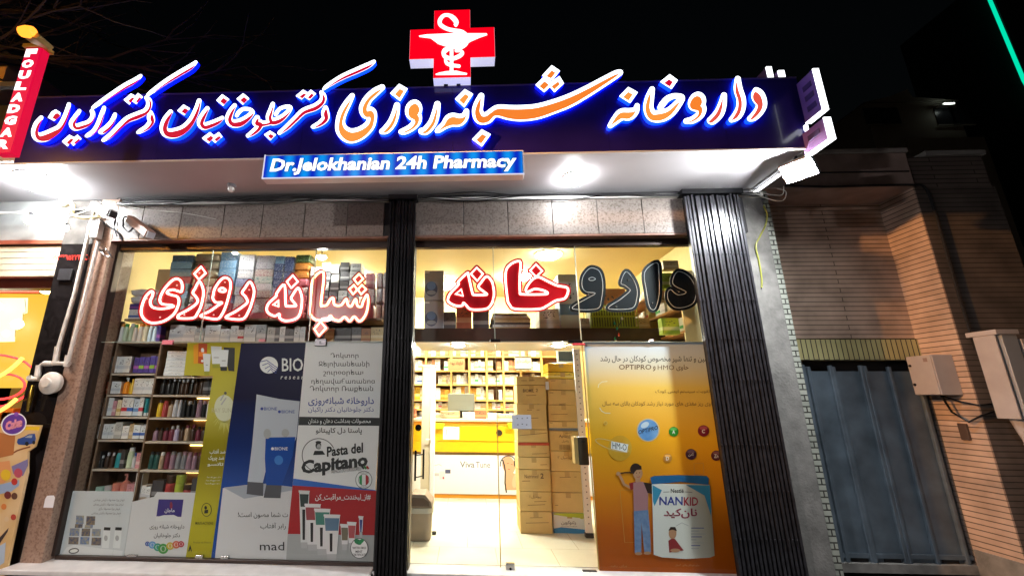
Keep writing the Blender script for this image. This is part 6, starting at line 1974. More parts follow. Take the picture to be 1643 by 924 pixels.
# wall screen
Y = 3.6
a, b = P(893, 562, Y=Y), P(927, 582, Y=Y)
tv = thing('wall_screen', 'dark flat screen high on the wall over the yellow cartons', 'screen', tuple(P(910, 582, Y=Y)))
MB().box(a.x, b.x, Y, Y + .05, b.z, a.z).build('bezel', M('screen_bezel', (0.40, 0.46, 0.44), .4), tv, bevel=.006)
MB().box(a.x + .03, b.x - .03, Y - .004, Y - .0005, b.z + .03, a.z - .02).build('panel', M('screen_dark', (0.02, 0.028, 0.035), .15), tv)
MB().box((a.x + b.x) / 2 - .03, (a.x + b.x) / 2 + .03, Y + .051, 4.36, a.z - .1, a.z - .06).build('arm', m_black, tv)

# ================================================================== white pillar, waste bin, uprights
Y = 2.05
xa, xm, xb_ = P(676, 700, Y=Y).x, P(690, 700, Y=Y).x, P(696, 700, Y=Y).x
zt_ = P(688, 585, Y=Y).z
t = thing('white_pillar', 'slim white security pillar inside the shop behind the left door leaf', 'pillar', ((xa + xb_) / 2, Y, 0))
MB().box(xa, xm, Y, Y + .12, 0, zt_ - .03).build('panel', M('pillar_tan', (0.58, 0.50, 0.36), .5), t, bevel=.004)
MB().box(xm + .001, xb_ + .01, Y - .012, Y + .13, 0, zt_ - .03).build('edge_post', M('pillar_white', (0.82, 0.82, 0.80), .35), t, bevel=.006)
MB().box(xa - .01, xb_ + .02, Y - .02, Y + .14, zt_ - .029, zt_).build('cap', m_white, t, bevel=.006)
bh = MB().tube([(xm - .05, Y - .05, .98), (xm - .05, Y - .04, .98), (xm + .01, Y - .04, .98), (xm + .01, Y - .01, .94)], .008)
bh.build('hook', m_white, t)
# swing-top bin
Y = 0.72
t = thing('waste_bin', 'taupe swing top waste bin with a white liner behind the left door leaf', 'bin', (P(668, 866, Y=Y).x, Y, 0))
xa, xb_ = P(646, 866, Y=Y).x, P(692, 866, Y=Y).x
zb0 = 0.0
z1 = P(668, 816, Y=Y).z; z2 = P(668, 793, Y=Y).z
cxm = (xa + xb_) / 2
hw = (xb_ - xa) / 2
m_bin = M('taupe_plastic', (0.30, 0.235, 0.19), .4)


def ring(w_, d, n=24, p=4.0):
    return [(w_ * math.copysign(abs(math.cos(2 * math.pi * i / n)) ** (2 / p), math.cos(2 * math.pi * i / n)), d * math.copysign(abs(math.sin(2 * math.pi * i / n)) ** (2 / p), math.sin(2 * math.pi * i / n))) for i in range(n)]


def loft_mesh(secs, mat, name, par, smooth=True):
    mb = MB()
    n = len(ring(1, 1))
    vs = []
    for z, w_, d in secs:
        vs += [(cxm + x, Y + .16 + y, z) for x, y in ring(w_, d)]
    fs = [(k * n + i, k * n + (i + 1) % n, (k + 1) * n + (i + 1) % n, (k + 1) * n + i) for k in range(len(secs) - 1) for i in range(n)]
    fs += [tuple(range(n - 1, -1, -1)), tuple(range((len(secs) - 1) * n, len(secs) * n))]
    mb.add(vs, fs)
    return mb.build(name, mat, par, smooth=smooth)


loft_mesh([(0.002, hw * .90, .13), (0.02, hw * .92, .135), (z1, hw, .16)], m_bin, 'bin_body', t)
loft_mesh([(z1 - .05, hw * 1.02, .163), (z1 + .004, hw * 1.04, .168), (z1 + .006, hw * 1.0, .16)], M('bin_liner', (0.60, 0.58, 0.54), .4, bump=.6, bscale=40), 'liner', t)
mb = MB().prism([(cxm - hw * 1.03, z1 + .008), (cxm + hw * 1.03, z1 + .008), (cxm + hw * .98, z1 + (z2 - z1) * .45), (cxm + hw * .5, z2), (cxm - hw * .4, z2 + .005), (cxm - hw * .98, z1 + (z2 - z1) * .45)], Y + .0, Y + .32)
lid = mb.build('lid', m_bin, t, bevel=.008)
MB().prism([(cxm - hw * .86, z1 + .03), (cxm + hw * .86, z1 + .03), (cxm + hw * .78, z1 + (z2 - z1) * .5), (cxm + hw * .42, z2 - .035), (cxm - hw * .34, z2 - .03), (cxm - hw * .78, z1 + (z2 - z1) * .5)], Y - .012, Y - .001).build('swing_flap', M('bin_flap', (0.10, 0.065, 0.05), .4), lid)
q = P(697, 855, Y=1.0)
o = MB().box(q.x - .03, q.x + .02, 1.0, 1.03, 0.0, .035)
setp(o.build('door_stop', m_black, bevel=.006), 'small black door stop on the cream floor right of the waste bin', 'door stop')

# ================================================================== stacked cardboard boxes
m_card = M('cardboard', (0.60, 0.41, 0.15), .7, var=.10, scale=5)
m_card2 = M('cardboard_pale', (0.66, 0.46, 0.18), .7, var=.08, scale=4)
m_cardink = M('carton_print', (0.12, 0.07, 0.03), .6)
m_tape = M('packing_tape', (0.50, 0.34, 0.14), .2)
c7 = lambda x, y: (800 + x / 2.98, 560 + y / 2.98)
G6 = 'cardboard boxes stacked inside the door'


def carton(xa, xb_, ya, yb, Y, lab, mat, text=(), band=None, depth=.38):
    zb1, zt1 = P(800 + xa / 2.98, 560 + yb / 2.98, Y=Y).z, P(800 + xa / 2.98, 560 + ya / 2.98, Y=Y).z
    X0, X1 = P(*c7(xa, (ya + yb) / 2), Y=Y).x, P(*c7(xb_, (ya + yb) / 2), Y=Y).x
    t = thing('cardboard_box', lab, 'box', ((X0 + X1) / 2, Y, zb1), G6)
    b = MB().box(X0, X1, Y, Y + depth, zb1 + .002, zt1 - .001, 0)
    b.build('carton', mat, t, bevel=.004)
    mb = MB().box((X0 + X1) / 2 - .03, (X0 + X1) / 2 + .03, Y - .0012, Y - .0004, zt1 - .06, zt1 - .003)
    mb.build('tape', m_tape, t)
    pr = Print(Y - .0013)
    for (s_, a, b_, c, d, bold) in text:
        q, w_ = c7(a, c), c7(b_, d)
        if s_ == '~':
            pr.line([q, w_], .8, m_cardink)
        else:
            pr.text(s_, q[0], w_[0], q[1], w_[1], m_cardink, bold)
    if band:
        a, c, mt_ = band
        pr.poly([c7(xa + 1, a), c7(xb_ - 1, a + 1), c7(xb_ - 1, c + 1), c7(xa + 1, c)], mt_, 'printed_band')
    pr.build(t)
    return t


Yb = 1.13
L = [(775, 880, 104, 257, 'lowest box of the left cardboard stack', [('~', 130, 240, 830, 828, 0), ('~', 150, 210, 805, 804, 0)], None),
     (680, 774, 102, 254, 'second box from the floor in the left cardboard stack, with Persian print', [('بیومیل ۱', 148, 204, 697, 714, .012), ('~', 170, 228, 728, 726, 0), ('~', 140, 222, 745, 742, 0)], None),
     (575, 679, 97, 250, 'box with a bold figure 2 in the left cardboard stack', [('2', 200, 216, 592, 618, .03), ('Nutrimed', 124, 190, 598, 616, .006), ('~', 112, 150, 630, 629, 0)], None),
     (516, 574, 94, 246, 'plain low box under the red edged one in the left cardboard stack', [('~', 200, 232, 552, 551, 0)], None),
     (446, 515, 92, 244, 'box with a red tape edge in the left cardboard stack', [('~', 160, 232, 500, 498, 0)], (446, 459, M('red_edge', (0.45, 0.06, 0.03), .5))),
     (384, 445, 91, 236, 'box with a slanting top flap in the left cardboard stack', [('~', 100, 230, 412, 400, 0)], None),
     (262, 383, 89, 230, 'tall box with faint print in the left cardboard stack behind the grey note', [('~', 136, 160, 290, 290, 0), ('~', 182, 196, 290, 290, 0), ('~', 110, 190, 330, 328, 0)], None),
     (173, 261, 88, 228, 'box printed with capitals and a figure 2 near the top of the left cardboard stack', [('BIOMIL', 116, 170, 190, 206, .03), ('2', 178, 188, 188, 204, .015), ('~', 132, 180, 221, 220, 0)], None),
     (130, 172, 86, 226, 'flat topmost box of the left cardboard stack', [('~', 108, 135, 150, 150, 0), ('~', 145, 172, 150, 149, 0)], None)]
for i, (ya, yb, xa, xb_, lab, tx, bd) in enumerate(L):
    carton(xa, xb_, ya, yb, Yb + random.uniform(0, .015), lab, m_card if i % 3 else m_card2, tx, bd)
m_w = M('carton_white', (0.74, 0.74, 0.72), .5)
R_ = [(684, 780, 256, 415, 'plain second box from the floor in the right cardboard stack', [('~', 270, 285, 745, 745, 0)], None),
      (584, 683, 252, 408, 'third box from the floor in the right cardboard stack with a faint line of print', [('~', 292, 345, 612, 611, 0), ('~', 362, 372, 610, 610, 0)], None),
      (486, 583, 249, 404, 'box with faint Persian print below the logo box in the right cardboard stack', [('رتامیل ۲', 282, 350, 510, 526, .006)], None),
      (390, 485, 244, 398, 'box with a baby milk logo and barcodes in the right cardboard stack', [('Apta', 288, 326, 408, 426, .02), ('mil', 326, 340, 410, 426, .01), ('رتامیل', 302, 336, 434, 446, .02), ('|||', 292, 304, 456, 480, .02), ('|||', 308, 320, 456, 480, .02), ('||||', 324, 340, 456, 480, .02), ('~', 318, 352, 402, 398, 0)], None),
      (346, 389, 240, 390, 'low box with a blue grey lower edge in the right cardboard stack', [('~', 246, 258, 352, 352, 0)], (376, 388, M('slate_edge', (0.13, 0.17, 0.22), .5))),
      (266, 345, 238, 388, 'box with darker streaks in the right cardboard stack, below the plain one', [('~', 250, 330, 312, 310, 0), ('~', 290, 320, 268, 267, 0)], None),
      (196, 265, 236, 386, 'box with a small corner print in the right cardboard stack', [('~', 242, 262, 208, 208, 0), ('~', 290, 320, 262, 260, 0)], None),
      (142, 195, 236, 388, 'upper brown box of the right cardboard stack, right under the yellow ones', [('~', 252, 272, 152, 150, 0)], None)]
for i, (ya, yb, xa, xb_, lab, tx, bd) in enumerate(R_):
    carton(xa, xb_, ya, yb, Yb + .05 + random.uniform(0, .015), lab, m_card if i % 2 else m_card2, tx, bd)
carton(237, 376, 110, 141, Yb + .05, 'yellow brown flat carton second from the top of the right stack', K['yellow carton'], [], None)
t = carton(236, 362, 66, 109, Yb + .07, 'bright yellow carton on top of the right cardboard stack', M('bright_yellow', (0.72, 0.42, 0.01), .45), [], None)
t = carton(262, 421, 781, 881, Yb + .05, 'white carton with lime and blue bands at the foot of the right stack', m_w, [], None)
pr = Print(Yb + .05 - .003)
pr.poly([c7(264, 783), c7(410, 783), c7(410, 808), c7(330, 800), c7(264, 790)], M('lime_band', (0.42, 0.50, 0.03), .45), 'printed_band')
pr.poly([c7(264, 856), c7(300, 850), c7(420, 862), c7(420, 880), c7(264, 880)], M('azure_band', (0.03, 0.20, 0.45), .45), 'printed_band')
a, b = c7(300, 818), c7(370, 840); pr.text('رتنوکوین', a[0], b[0], a[1], b[1], m_greyink, .02)
a, b = c7(300, 843), c7(375, 848); pr.text('Lactation Products', a[0], b[0], a[1], b[1], m_greyink)
pr.ell(*c7(398, 802), 3.5, 3.2, M('seal', (0.45, 0.48, 0.08), .4))
pr.build(t)
# white torn note hanging between the stacks
a, b = P(875, 612, Y=1.1), P(881, 625, Y=1.1)
o = MB().box(a.x, b.x, 1.1, 1.103, b.z, a.z)
setp(o.build('paper_slip', m_paper), 'small white paper slip hanging between the tops of the two cardboard stacks', 'slip')
# pale notice on the door leaf
Y = -0.006
a, b = P(821, 665, Y=Y), P(853, 688, Y=Y)
t = thing('glass_notice', 'pale grey handwritten notice taped on the glass door before the left cardboard stack', 'notice', tuple(P(837, 688, Y=Y)))
MB().box(a.x, b.x, Y, Y + .002, b.z, a.z).build('sheet', M('notice_grey', (0.50, 0.53, 0.60), .5), t)
pr = Print(Y)
for (u, v) in ((830, 671), (838, 671), (846, 670), (831, 681), (838, 680), (845, 681)):
    pr.ell(u, v, 1.2, .8, m_greyink)
pr.build(t)
# dark comment box on the door edge and perforated upright
Y = 0.06
a, b = P(924, 701, Y=Y), P(946, 746, Y=Y)
t = thing('comment_box', 'dark brown box fixed to the glass beside the orange poster', 'box', tuple(P(934, 746, Y=Y)))
MB().box(a.x + .02, b.x, Y, Y + .12, b.z, a.z).build('housing', M('box_dark_brown', (0.05, 0.035, 0.022), .45), t, bevel=.006)
MB().box(a.x - .02, a.x + .018, Y + .01, Y + .12, b.z + .01, a.z).build('side_plate', m_card2, t)
MB().box(a.x + .05, b.x - .03, Y - .003, Y - .0005, a.z - .05, a.z - .035).build('slot', m_ink, t)
Y = 1.0
xa, xb_ = P(933, 750, Y=Y).x, P(944, 750, Y=Y).x
zt_ = P(935, 560, Y=Y).z
t = thing('shelf_upright', 'white perforated steel shelf upright right of the cardboard stack', 'upright', ((xa + xb_) / 2, Y, 0))
MB().box(xa, xb_, Y, Y + .05, .05, zt_).build('post', m_white, t, bevel=.003)
mb = MB()
for k in range(30):
    zk = .15 + k * .068
    mb.lathe([(.008, -.0008), (.008, -.002)], ((xa + xb_) / 2, Y, zk), 8, 'Y')
mb.build('slot_holes', m_greyink, t)
MB().box(xa - .005, xb_ + .005, Y - .006, Y + .055, 0, .05).build('foot', m_ink, t)

# ================================================================== lamps
def lampdata(name, kind, energy, col, loc, parent, size=0.1, rot=None):
    d = bpy.data.lights.new(name, kind)
    d.energy = energy
    d.color = col
    if kind == 'AREA':
        d.shape = 'DISK'
        d.size = size
    else:
        d.shadow_soft_size = size
    o = bpy.data.objects.new(name, d)
    COL.objects.link(o)
    o.parent = parent
    o.location = Vector(loc) - parent.location
    if rot: o.rotation_euler = rot
    return o


def dome(name, label, c, r, h, col, strength, energy=0, ring=True, cat='lamp'):
    t = thing(name, label, cat, c)
    if ring:
        MB().lathe([(r * 1.12, 0), (r * 1.12, -.012), (r * 1.02, -.014)], c, 24).build('lamp_ring', m_white, t, smooth=True)
    MB().lathe([(r, -.0145), (r * .97, -h * .45), (r * .75, -h * .8), (r * .35, -h), (r * .05, -h * 1.02)], c, 24).build('diffuser', E('lamp_glow', col, strength), t, smooth=True)
    return t


q = P(920, 284, Z=ZC)
dome('canopy_lamp', 'round white lamp glowing under the canopy right of the blue lightbox', (q.x, q.y, ZC), .105, .085, (0.96, 0.98, 1.0), 130)
q = P(62, 288, Z=ZC)
dome('canopy_lamp', 'blinding white lamp under the left end of the canopy beside the red sign', (q.x, q.y, ZC), .18, .12, (0.96, 0.98, 1.0), 240)
q = P(880, 408, Z=ZC)
dome('ceiling_lamp', 'round lamp on the cream ceiling above the neon words', (q.x, q.y, ZC + .004), .20, .08, (1.0, 0.88, 0.62), 130)
for u, v, lab, r, s in ((377, 408, 'small white window lamp above the tissue packs', .030, 260), (516, 414, 'glowing white window lamp above the medicine packs', .055, 200)):
    q = P(u, v, Y=.17)
    t = dome('window_lamp', lab, (q.x, .17, q.z + .03), r, r * .9, (1.0, 0.96, 0.86), s)
    MB().tube([(q.x, .17, q.z + .03), (q.x, .17, q.z + .08), (q.x, .08, ZL - .03)], .006, 6).build('stem', m_black, t, smooth=True)
for x, y, lab in ((-2.2, 3.2, 'assumed round ceiling lamp in the rear left of the shop'), (1.0, 3.3, 'assumed round ceiling lamp over the rear counter'), (-.4, 3.9, 'assumed round ceiling lamp before the medicine cabinet')):
    dome('ceiling_lamp', lab, (x, y, ZC + .004), .24, .08, (1.0, 0.89, 0.66), 420)  # assumed lamps hidden behind the loft, added for the bright interior
for u, lab in ((735, 'small bright spot lamp under the left half of the loft'), (900, 'small bright spot lamp under the right half of the loft')):
    q = P(u, 551, Z=2.299)
    dome('loft_spot', lab, (q.x, 1.45, 2.2985), .09, .03, (1.0, 0.95, 0.84), 1100)
# floodlight on the canopy's right corner
c = P(1281, 274, Y=-.85)
t = thing('floodlight', 'blazing white floodlight on the right end of the canopy below the projecting signs', 'floodlight', tuple(c))
ax = Vector((-0.55, -0.38, -0.70)).normalized()
sx = ax.cross(Vector((0, 0, 1))).normalized()
sy = sx.cross(ax).normalized()


def slab(w_, h_, d0, d1, mat, name, par):
    vs = []
    for dd in (d0, d1):
        for a, b in ((-1, -1), (1, -1), (1, 1), (-1, 1)):
            vs.append(c + sx * (a * w_) + sy * (b * h_) + ax * dd)
    return MB().add(vs, [(3, 2, 1, 0), (4, 5, 6, 7), (0, 1, 5, 4), (1, 2, 6, 5), (2, 3, 7, 6), (3, 0, 4, 7)]).build(name, mat, par, bevel=.006)


slab(.13, .10, -.06, 0.0, M('flood_housing', (0.35, 0.35, 0.37), .4, metal=.5), 'housing', t)
slab(.115, .085, .001, .012, E('flood_glow', (0.97, 0.99, 1.0), 2000), 'lens', t)
MB().tube([c - ax * .06, c - ax * .12 + Vector((-.05, .02, .03)), (3.23, c.y + .05, ZC + .04)], .014).build('bracket', m_black, t)
# lit white strip along the canopy's end towards the wall
a, b = P(1224, 304, Y=-.08), P(1262, 280, Y=-.5)
o = MB().tube([(3.245, -.06, ZC - .03), (3.245, -.50, ZC - .03)], .016, 8)
setp(o.build('tube_light', E('end_tube', (0.95, 0.97, 1.0), 4)), 'white tube light along the right end of the canopy behind the floodlight', 'light')
# small unlit ceiling bulb and a lit one
q = P(372, 297, Z=ZC)
t = thing('motion_sensor', 'small white round sensor with a lens on the canopy soffit left of the lightbox', 'sensor', (q.x, q.y, ZC))
MB().lathe([(.045, 0), (.045, -.02), (.03, -.03)], (q.x, q.y, ZC), 16).build('base', M('sensor_grey', (.3, .3, .32), .4), t, smooth=True)
MB().lathe([(.028, -.0305), (.036, -.045), (.034, -.065), (.018, -.082), (.002, -.086)], (q.x, q.y, ZC), 16).build('lens', m_white, t, smooth=True)
# sodium lamp on the red sign (street side) and its glow on the brick reveal
c = P(58, 64, Y=-2.15)
sl = thing('sodium_lamp', 'amber sodium lamp glowing on top of the tall red sign at the left', 'lamp', tuple(c))
MB().prism([(c.x - .11, c.z + .03), (c.x - .02, c.z + .075), (c.x + .09, c.z - .02), (c.x + .06, c.z - .045)], c.y - .05, c.y + .06).build('hood', M('lamp_hood', (0.35, 0.25, 0.08), .4, metal=.4), sl, bevel=.006)
mb = MB().lathe([(.01, -.06), (.035, -.045), (.042, 0), (.035, .045), (.01, .06)], (c.x - .005, c.y - .062, c.z + .008), 14, 'X')
mb.build('bulb', E('sodium_glow', (1.0, 0.29, 0.02), 2.4), sl, smooth=True)
ld = bpy.data.lights.new('sodium_beam', 'SPOT')
ld.energy = 2400
ld.color = (1.0, 0.47, 0.16)
ld.spot_size = math.radians(34)
ld.spot_blend = 0.6
ld.shadow_soft_size = 0.05
lo = bpy.data.objects.new('sodium_beam', ld)
COL.objects.link(lo)
lo.parent = sl
lo.location = (.05, -.30, 0.0)
lo.rotation_euler = (Vector((5.0, 0.2, 1.7)) - (c + Vector((.05, -.30, 0)))).to_track_quat('-Z', 'Y').to_euler()
# assumed amber lamp outside the frame, on its own pole, lighting the brick orange
sp_ = thing('added_street_lamp', 'tall assumed amber street lamp on a pole standing unseen left of the shops', 'street lamp', (-6.2, -3.2, -.16))
MB().tube([(-6.2, -3.2, -.16), (-6.2, -3.2, 4.3)], [.06, .045], 12).build('pole', m_black, sp_, smooth=True)
MB().tube([(-6.2, -3.2, 4.3), (-6.0, -3.1, 4.5), (-5.6, -2.95, 4.55)], .03, 10).build('arm', m_black, sp_, smooth=True)
MB().box(-5.75, -5.35, -3.03, -2.87, 4.51, 4.58).build('head', m_black, sp_, bevel=.01)
MB().lathe([(.10, 0), (.10, -.02), (.06, -.05), (.01, -.06)], (-5.55, -2.95, 4.508), 14).build('bulb', E('assumed_amber_glow', (1.0, 0.42, 0.06), 900), sp_, smooth=True)

sp_ = thing('added_street_lamp', 'white street lamp on a pole, added out of view to light the posters', 'street lamp', (-3.6, -7.2, -.16))  # unseen lamp added behind the camera to brighten the posters from the front
MB().tube([(-3.6, -7.2, -.16), (-3.6, -7.2, 3.2)], [.08, .055], 12).build('pole', m_black, sp_, smooth=True)
MB().tube([(-3.6, -7.2, 3.2), (-3.6, -6.9, 3.5), (-3.6, -6.1, 3.6)], .035, 10).build('arm', m_black, sp_, smooth=True)
MB().box(-3.75, -3.45, -6.45, -5.85, 3.56, 3.64).build('head', m_black, sp_, bevel=.01)
MB().lathe([(.14, 0), (.14, -.02), (.08, -.05), (.01, -.06)], (-3.6, -6.15, 3.558), 14).build('bulb', E('fill_lamp_white', (1.0, 0.93, 0.92), 2300), sp_, smooth=True)

# ================================================================== red vertical sign
YR = -2.0
t = thing('vertical_sign', 'tall red lightbox sign with stacked white capitals at the left edge', 'sign', tuple(P(20, 245, Y=YR)))
cs = [P(50, 78, Y=YR), P(70, 77, Y=YR), P(15, 252, Y=YR), P(-16, 247, Y=YR)]
# box in the sign's plane, widths measured where it stands
xL, xR = (cs[0].x + cs[3].x) / 2, (cs[1].x + cs[2].x) / 2
zT, zB = cs[0].z, cs[3].z
MB().box(xL, xR, YR, YR + .06, zB, zT).build('box', E('red_box_side', (0.75, 0.0, 0.05), 0.8, (.3, 0, 0)), t, bevel=.004)
MB().box(xL + .004, xR - .004, YR - .006, YR - .001, zB + .004, zT - .004).build('face', E('red_face', (0.80, 0.0, 0.055), 0.95, (.08, 0, 0)), t)
MB().box(xL - .02, xR + .02, YR - .02, YR + .07, zT + .001, zT + .03).build('cap', M('amber_cap', (0.5, 0.28, 0.03), .4), t)
MB().box(xL - .6, xL - .001, YR + .05, YR + .09, zB + .2, zB + .24).box(xL - .6, xL - .001, YR + .05, YR + .09, zT - .3, zT - .26).build('wall_bracket', m_dark, t)
e_let = E('red_sign_letters', (1, 1, 1), 1.8)
Hs = (zT - zB)
vvs = 'FOULADGAR'
for i, ch in enumerate(vvs):
    vv, fs, asp = glyphs(ch, 0.07)
    zc = zT - Hs * (0.055 + i * 0.1085)
    h_, w_ = Hs * .083, (xR - xL) * .74
    MB().add([((xL + xR) / 2 - w_ / 2 - .01 + q[0] * w_, YR - .0075, zc - h_ / 2 + q[1] * h_) for q in vv], fs).build('letter', e_let, t)

# ================================================================== left neighbour shop
m_shutter = M('cream_slats', (0.62, 0.56, 0.42), .45)
nb2 = thing('neighbour_shop', 'brightly lit food shop left of the black stone pilaster', 'shop', (-5.6, 0, 0))
xpl = -4.72
MB().box(xpl, -4.345, -.115, .25, -.1, ZC).build('stone_pilaster', m_blackstone, nb2, bevel=.003)
MB().box(xpl + .001, -4.346, -.118, -.1155, 3.28, ZC - .01).build('stained_patch', M('grimy_stone', (0.10, 0.09, 0.08), .6, col2=(0.03, 0.025, 0.02), scale=7), nb2)
xw = -7.4
za, zb1 = P(40, 330, Y=-.1).z, P(40, 386, Y=-.1).z
MB().box(xw, xpl - .002, -.10, .2, zb1, ZC).build('grey_beam', M('beam_grey', (0.30, 0.31, 0.30), .5, var=.2, scale=4), nb2)
z3, z4 = P(40, 399, Y=0).z, P(40, 447, Y=0).z
MB().box(xw, xpl - .002, -.12, .1, zb1 - .05, zb1 - .001).build('timber_strip', M('red_timber', (0.26, 0.07, 0.04), .4), nb2)
mb = MB()
n = 5
for k in range(n):
    a = z4 + (z3 - z4) * k / n
    mb.box(xw, xpl - .002, -.08, .12, a + .004, a + (z3 - z4) / n)
mb.build('shutter_box', m_shutter, nb2, bevel=.006)
z5 = P(40, 466, Y=.1).z
MB().box(xw, xpl - .002, .0, .14, z5, z4 - .002).build('dark_lintel', M('lintel_wine', (0.05, 0.012, 0.01), .4), nb2)
MB().box(xw, xpl - .02, 2.2, 2.25, 0, z5).build('rear_wall', M('warm_wall', (0.62, 0.42, 0.10), .6), nb2)
MB().box(xw, xpl - .02, .0, 2.2, -.1, -.02).build('floor', m_floorin, nb2)
MB().box(xw, xpl - .02, .15, 2.25, z5 + .3, z5 + .35).build('ceiling', m_ceil, nb2)
MB().box(-4.60, -4.46, .26, 2.3, -.1, z5 + .3).build('party_wall', M('party_wine', (0.10, 0.03, 0.02), .5), nb2)
# backlit yellow panel with dark outline and red neon rings
Yy = .30
t = thing('yellow_lightbox', 'glowing yellow panel behind red neon rings inside the food shop', 'lightbox', tuple(P(20, 620, Y=Yy)))
pl_ = [(-70, 470), (90, 472), (90, 622), (-70, 622)]
MB().prism([pl(u, v, Yy) for u, v in pl_], Yy, Yy + .06).build('panel', E('yellow_glow', (1.0, 0.58, 0.05), 1.0), t)
pr = Print(Yy - .002)
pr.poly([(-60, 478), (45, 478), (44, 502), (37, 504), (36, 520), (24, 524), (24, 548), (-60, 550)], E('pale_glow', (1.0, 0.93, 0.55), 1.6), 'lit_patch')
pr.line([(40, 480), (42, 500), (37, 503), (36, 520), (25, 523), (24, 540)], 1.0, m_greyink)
pr.build(t)
o = MB().tube([P(u, 468, Y=-.02) for u in (-60, 0, 62)], .010, 6)
setp(o.build('led_strip', E('red_led', (1.0, 0.06, 0.03), 5.0)), 'red strip light along the top edge of the yellow panel', 'light')
e_nr = E('red_neon', (1.0, 0.03, 0.03), 3.0)
for n, (u, v, r, lab) in enumerate(((-25, 612, 66, 'large red neon ring inside the food shop'), (2, 620, 30, 'small red neon ring inside the larger one in the food shop'))):
    cc = P(u, v, Y=.25)
    rr = r * .0068
    o = MB().tube([(cc.x + rr * math.cos(i * .2618) * 1.4, .25, cc.z + rr * .7 * math.sin(i * .2618)) for i in range(24)], .013, 8, closed=True)
    setp(o.build('neon_ring', e_nr, smooth=True), lab, 'neon', None)
for u, v, r, lab in ((28, 520, .06, 'bright bulb glowing against the yellow panel'), (10, 535, .035, 'smaller bulb left of the bright one before the yellow panel'), (-4, 492, .05, 'bulb at the frame edge before the yellow panel')):
    q = P(u, v, Y=.2)
    o = MB().lathe([(.01, -r), (r * .75, -r * .6), (r, 0), (r * .75, r * .6), (.01, r)], tuple(q), 14)
    setp(o.build('shop_bulb', E('shop_bulb_glow', (1.0, 0.90, 0.6), 14), smooth=True), lab, 'bulb')
q = (-6.0, 1.2, z5 + .29)
dome('shop_ceiling_lamp', 'warm ceiling lamp inside the food shop', q, .2, .08, (1.0, .75, .35), 30)
for n, (u0, v0, u1, v1, lab) in enumerate(((-40, 612, 36, 574, 'upper amber neon arc sweeping across the red rings in the food shop'), (-40, 668, 26, 640, 'lower amber neon arc under the red rings in the food shop'))):
    pts = [tuple(P(u0 + (u1 - u0) * k / 12, v0 + (v1 - v0) * (k / 12) ** 2.2, Y=.21)) for k in range(13)]
    o = MB().tube(pts, .022, 8)
    setp(o.build('neon_arc', E('amber_neon', (1.0, 0.62, 0.10), 2.2), smooth=True), lab, 'neon')
# goods heap in front of the rear wall: red and warm shapes
for k, (u, v, w_, h_, c, lab) in enumerate(((20, 600, .30, .20, (0.45, 0.03, 0.02), 'red sweet box on the food shop counter'), (2, 606, .26, .24, (0.65, 0.25, 0.03), 'amber sweet box on the food shop counter'), (45, 607, .16, .14, (0.6, 0.1, 0.02), 'small orange red box nearest the pilaster in the food shop'))):
    q = P(u, 668, Y=.5)
    o = MB().box(q.x - w_ / 2, q.x + w_ / 2, .5, .7, 1.08, 1.08 + h_ + .1)
    setp(o.build('sweet_box', M('sweet', c, .4), bevel=.01), lab, 'box', 'boxes on the food shop counter')
o = MB().box(xw, xpl - .03, .40, .95, 0, 1.078)
setp(o.build('shop_counter', M('counter_red', (0.25, 0.02, 0.015), .4)), 'dark red counter inside the food shop behind the picture board', 'counter')

# picture board at the lower left with an oval logo
Yb2 = -.22
t = thing('picture_board', 'tall food picture board with an oval purple logo leaning at the left edge', 'board', tuple(P(20, 925, Y=Yb2)))
ol = [(-120, 676), (66, 682), (56, 716), (45, 724), (44, 742), (44, 758), (37, 790), (6, 935), (-190, 930)]
m_sand = M('board_sand', (0.60, 0.38, 0.13), .45, col2=(0.68, 0.50, 0.28), scale=3)
MB().prism([pl(u, v, Yb2) for u, v in ol], Yb2, Yb2 + .02).build('board', m_sand, t)
pr = Print(Yb2)
pr.poly([(-60, 684), (64, 684), (63, 690), (-60, 688)], M('board_yellow', (0.75, 0.50, 0.02), .4))
b8 = lambda x, y: (x / 3.25, 640 + y / 3.25)
B8 = lambda *q: [b8(*k) for k in q]
mk = lambda n_, c: M('board_' + n_, c, .45)
car = mk('car_blue', (0.03, 0.07, 0.26))
pr.poly(B8((88, 225), (92, 208), (125, 196), (150, 182), (182, 180), (187, 205), (183, 228), (140, 240), (95, 236)), car)
pr.poly(B8((128, 200), (152, 188), (170, 188), (165, 202)), mk('glass', (0.3, 0.36, 0.42))).ell(*b8(140, 232), 3, 3.5, m_ink).ell(*b8(176, 226), 2.4, 3.0, m_ink)
pr.line(B8((60, 285), (90, 268), (120, 258), (158, 248)), 2.4, mk('script', (0.22, 0.07, 0.02)))
pr.poly(B8((-20, 170), (80, 190), (70, 290), (-20, 310)), mk('bear_brown', (0.42, 0.16, 0.05))).poly(B8((-20, 330), (50, 320), (60, 390), (20, 440), (-20, 430)), mk('peach', (0.66, 0.30, 0.12)))
pr.poly(B8((60, 350), (145, 312), (146, 345), (120, 400), (70, 390)), mk('plum', (0.20, 0.18, 0.36))).poly(B8((-20, 450), (100, 420), (100, 450), (60, 480), (-20, 500)), mk('pale_blue', (0.28, 0.38, 0.55)))
for k, (x, y, r, c) in enumerate(((30, 395, 26, (0.70, 0.48, 0.03)), (95, 385, 22, (0.45, 0.08, 0.12)), (75, 430, 16, (0.45, 0.04, 0.03)), (40, 500, 18, (0.16, 0.03, 0.03)), (75, 505, 16, (0.12, 0.05, 0.03)), (20, 560, 14, (0.6, 0.2, 0.05)), (70, 615, 14, (0.4, 0.05, 0.03)), (35, 625, 12, (0.66, 0.5, 0.3)))):
    pr.ell(*b8(x, y), r / 3.25, r / 2.9, mk('shape', c))
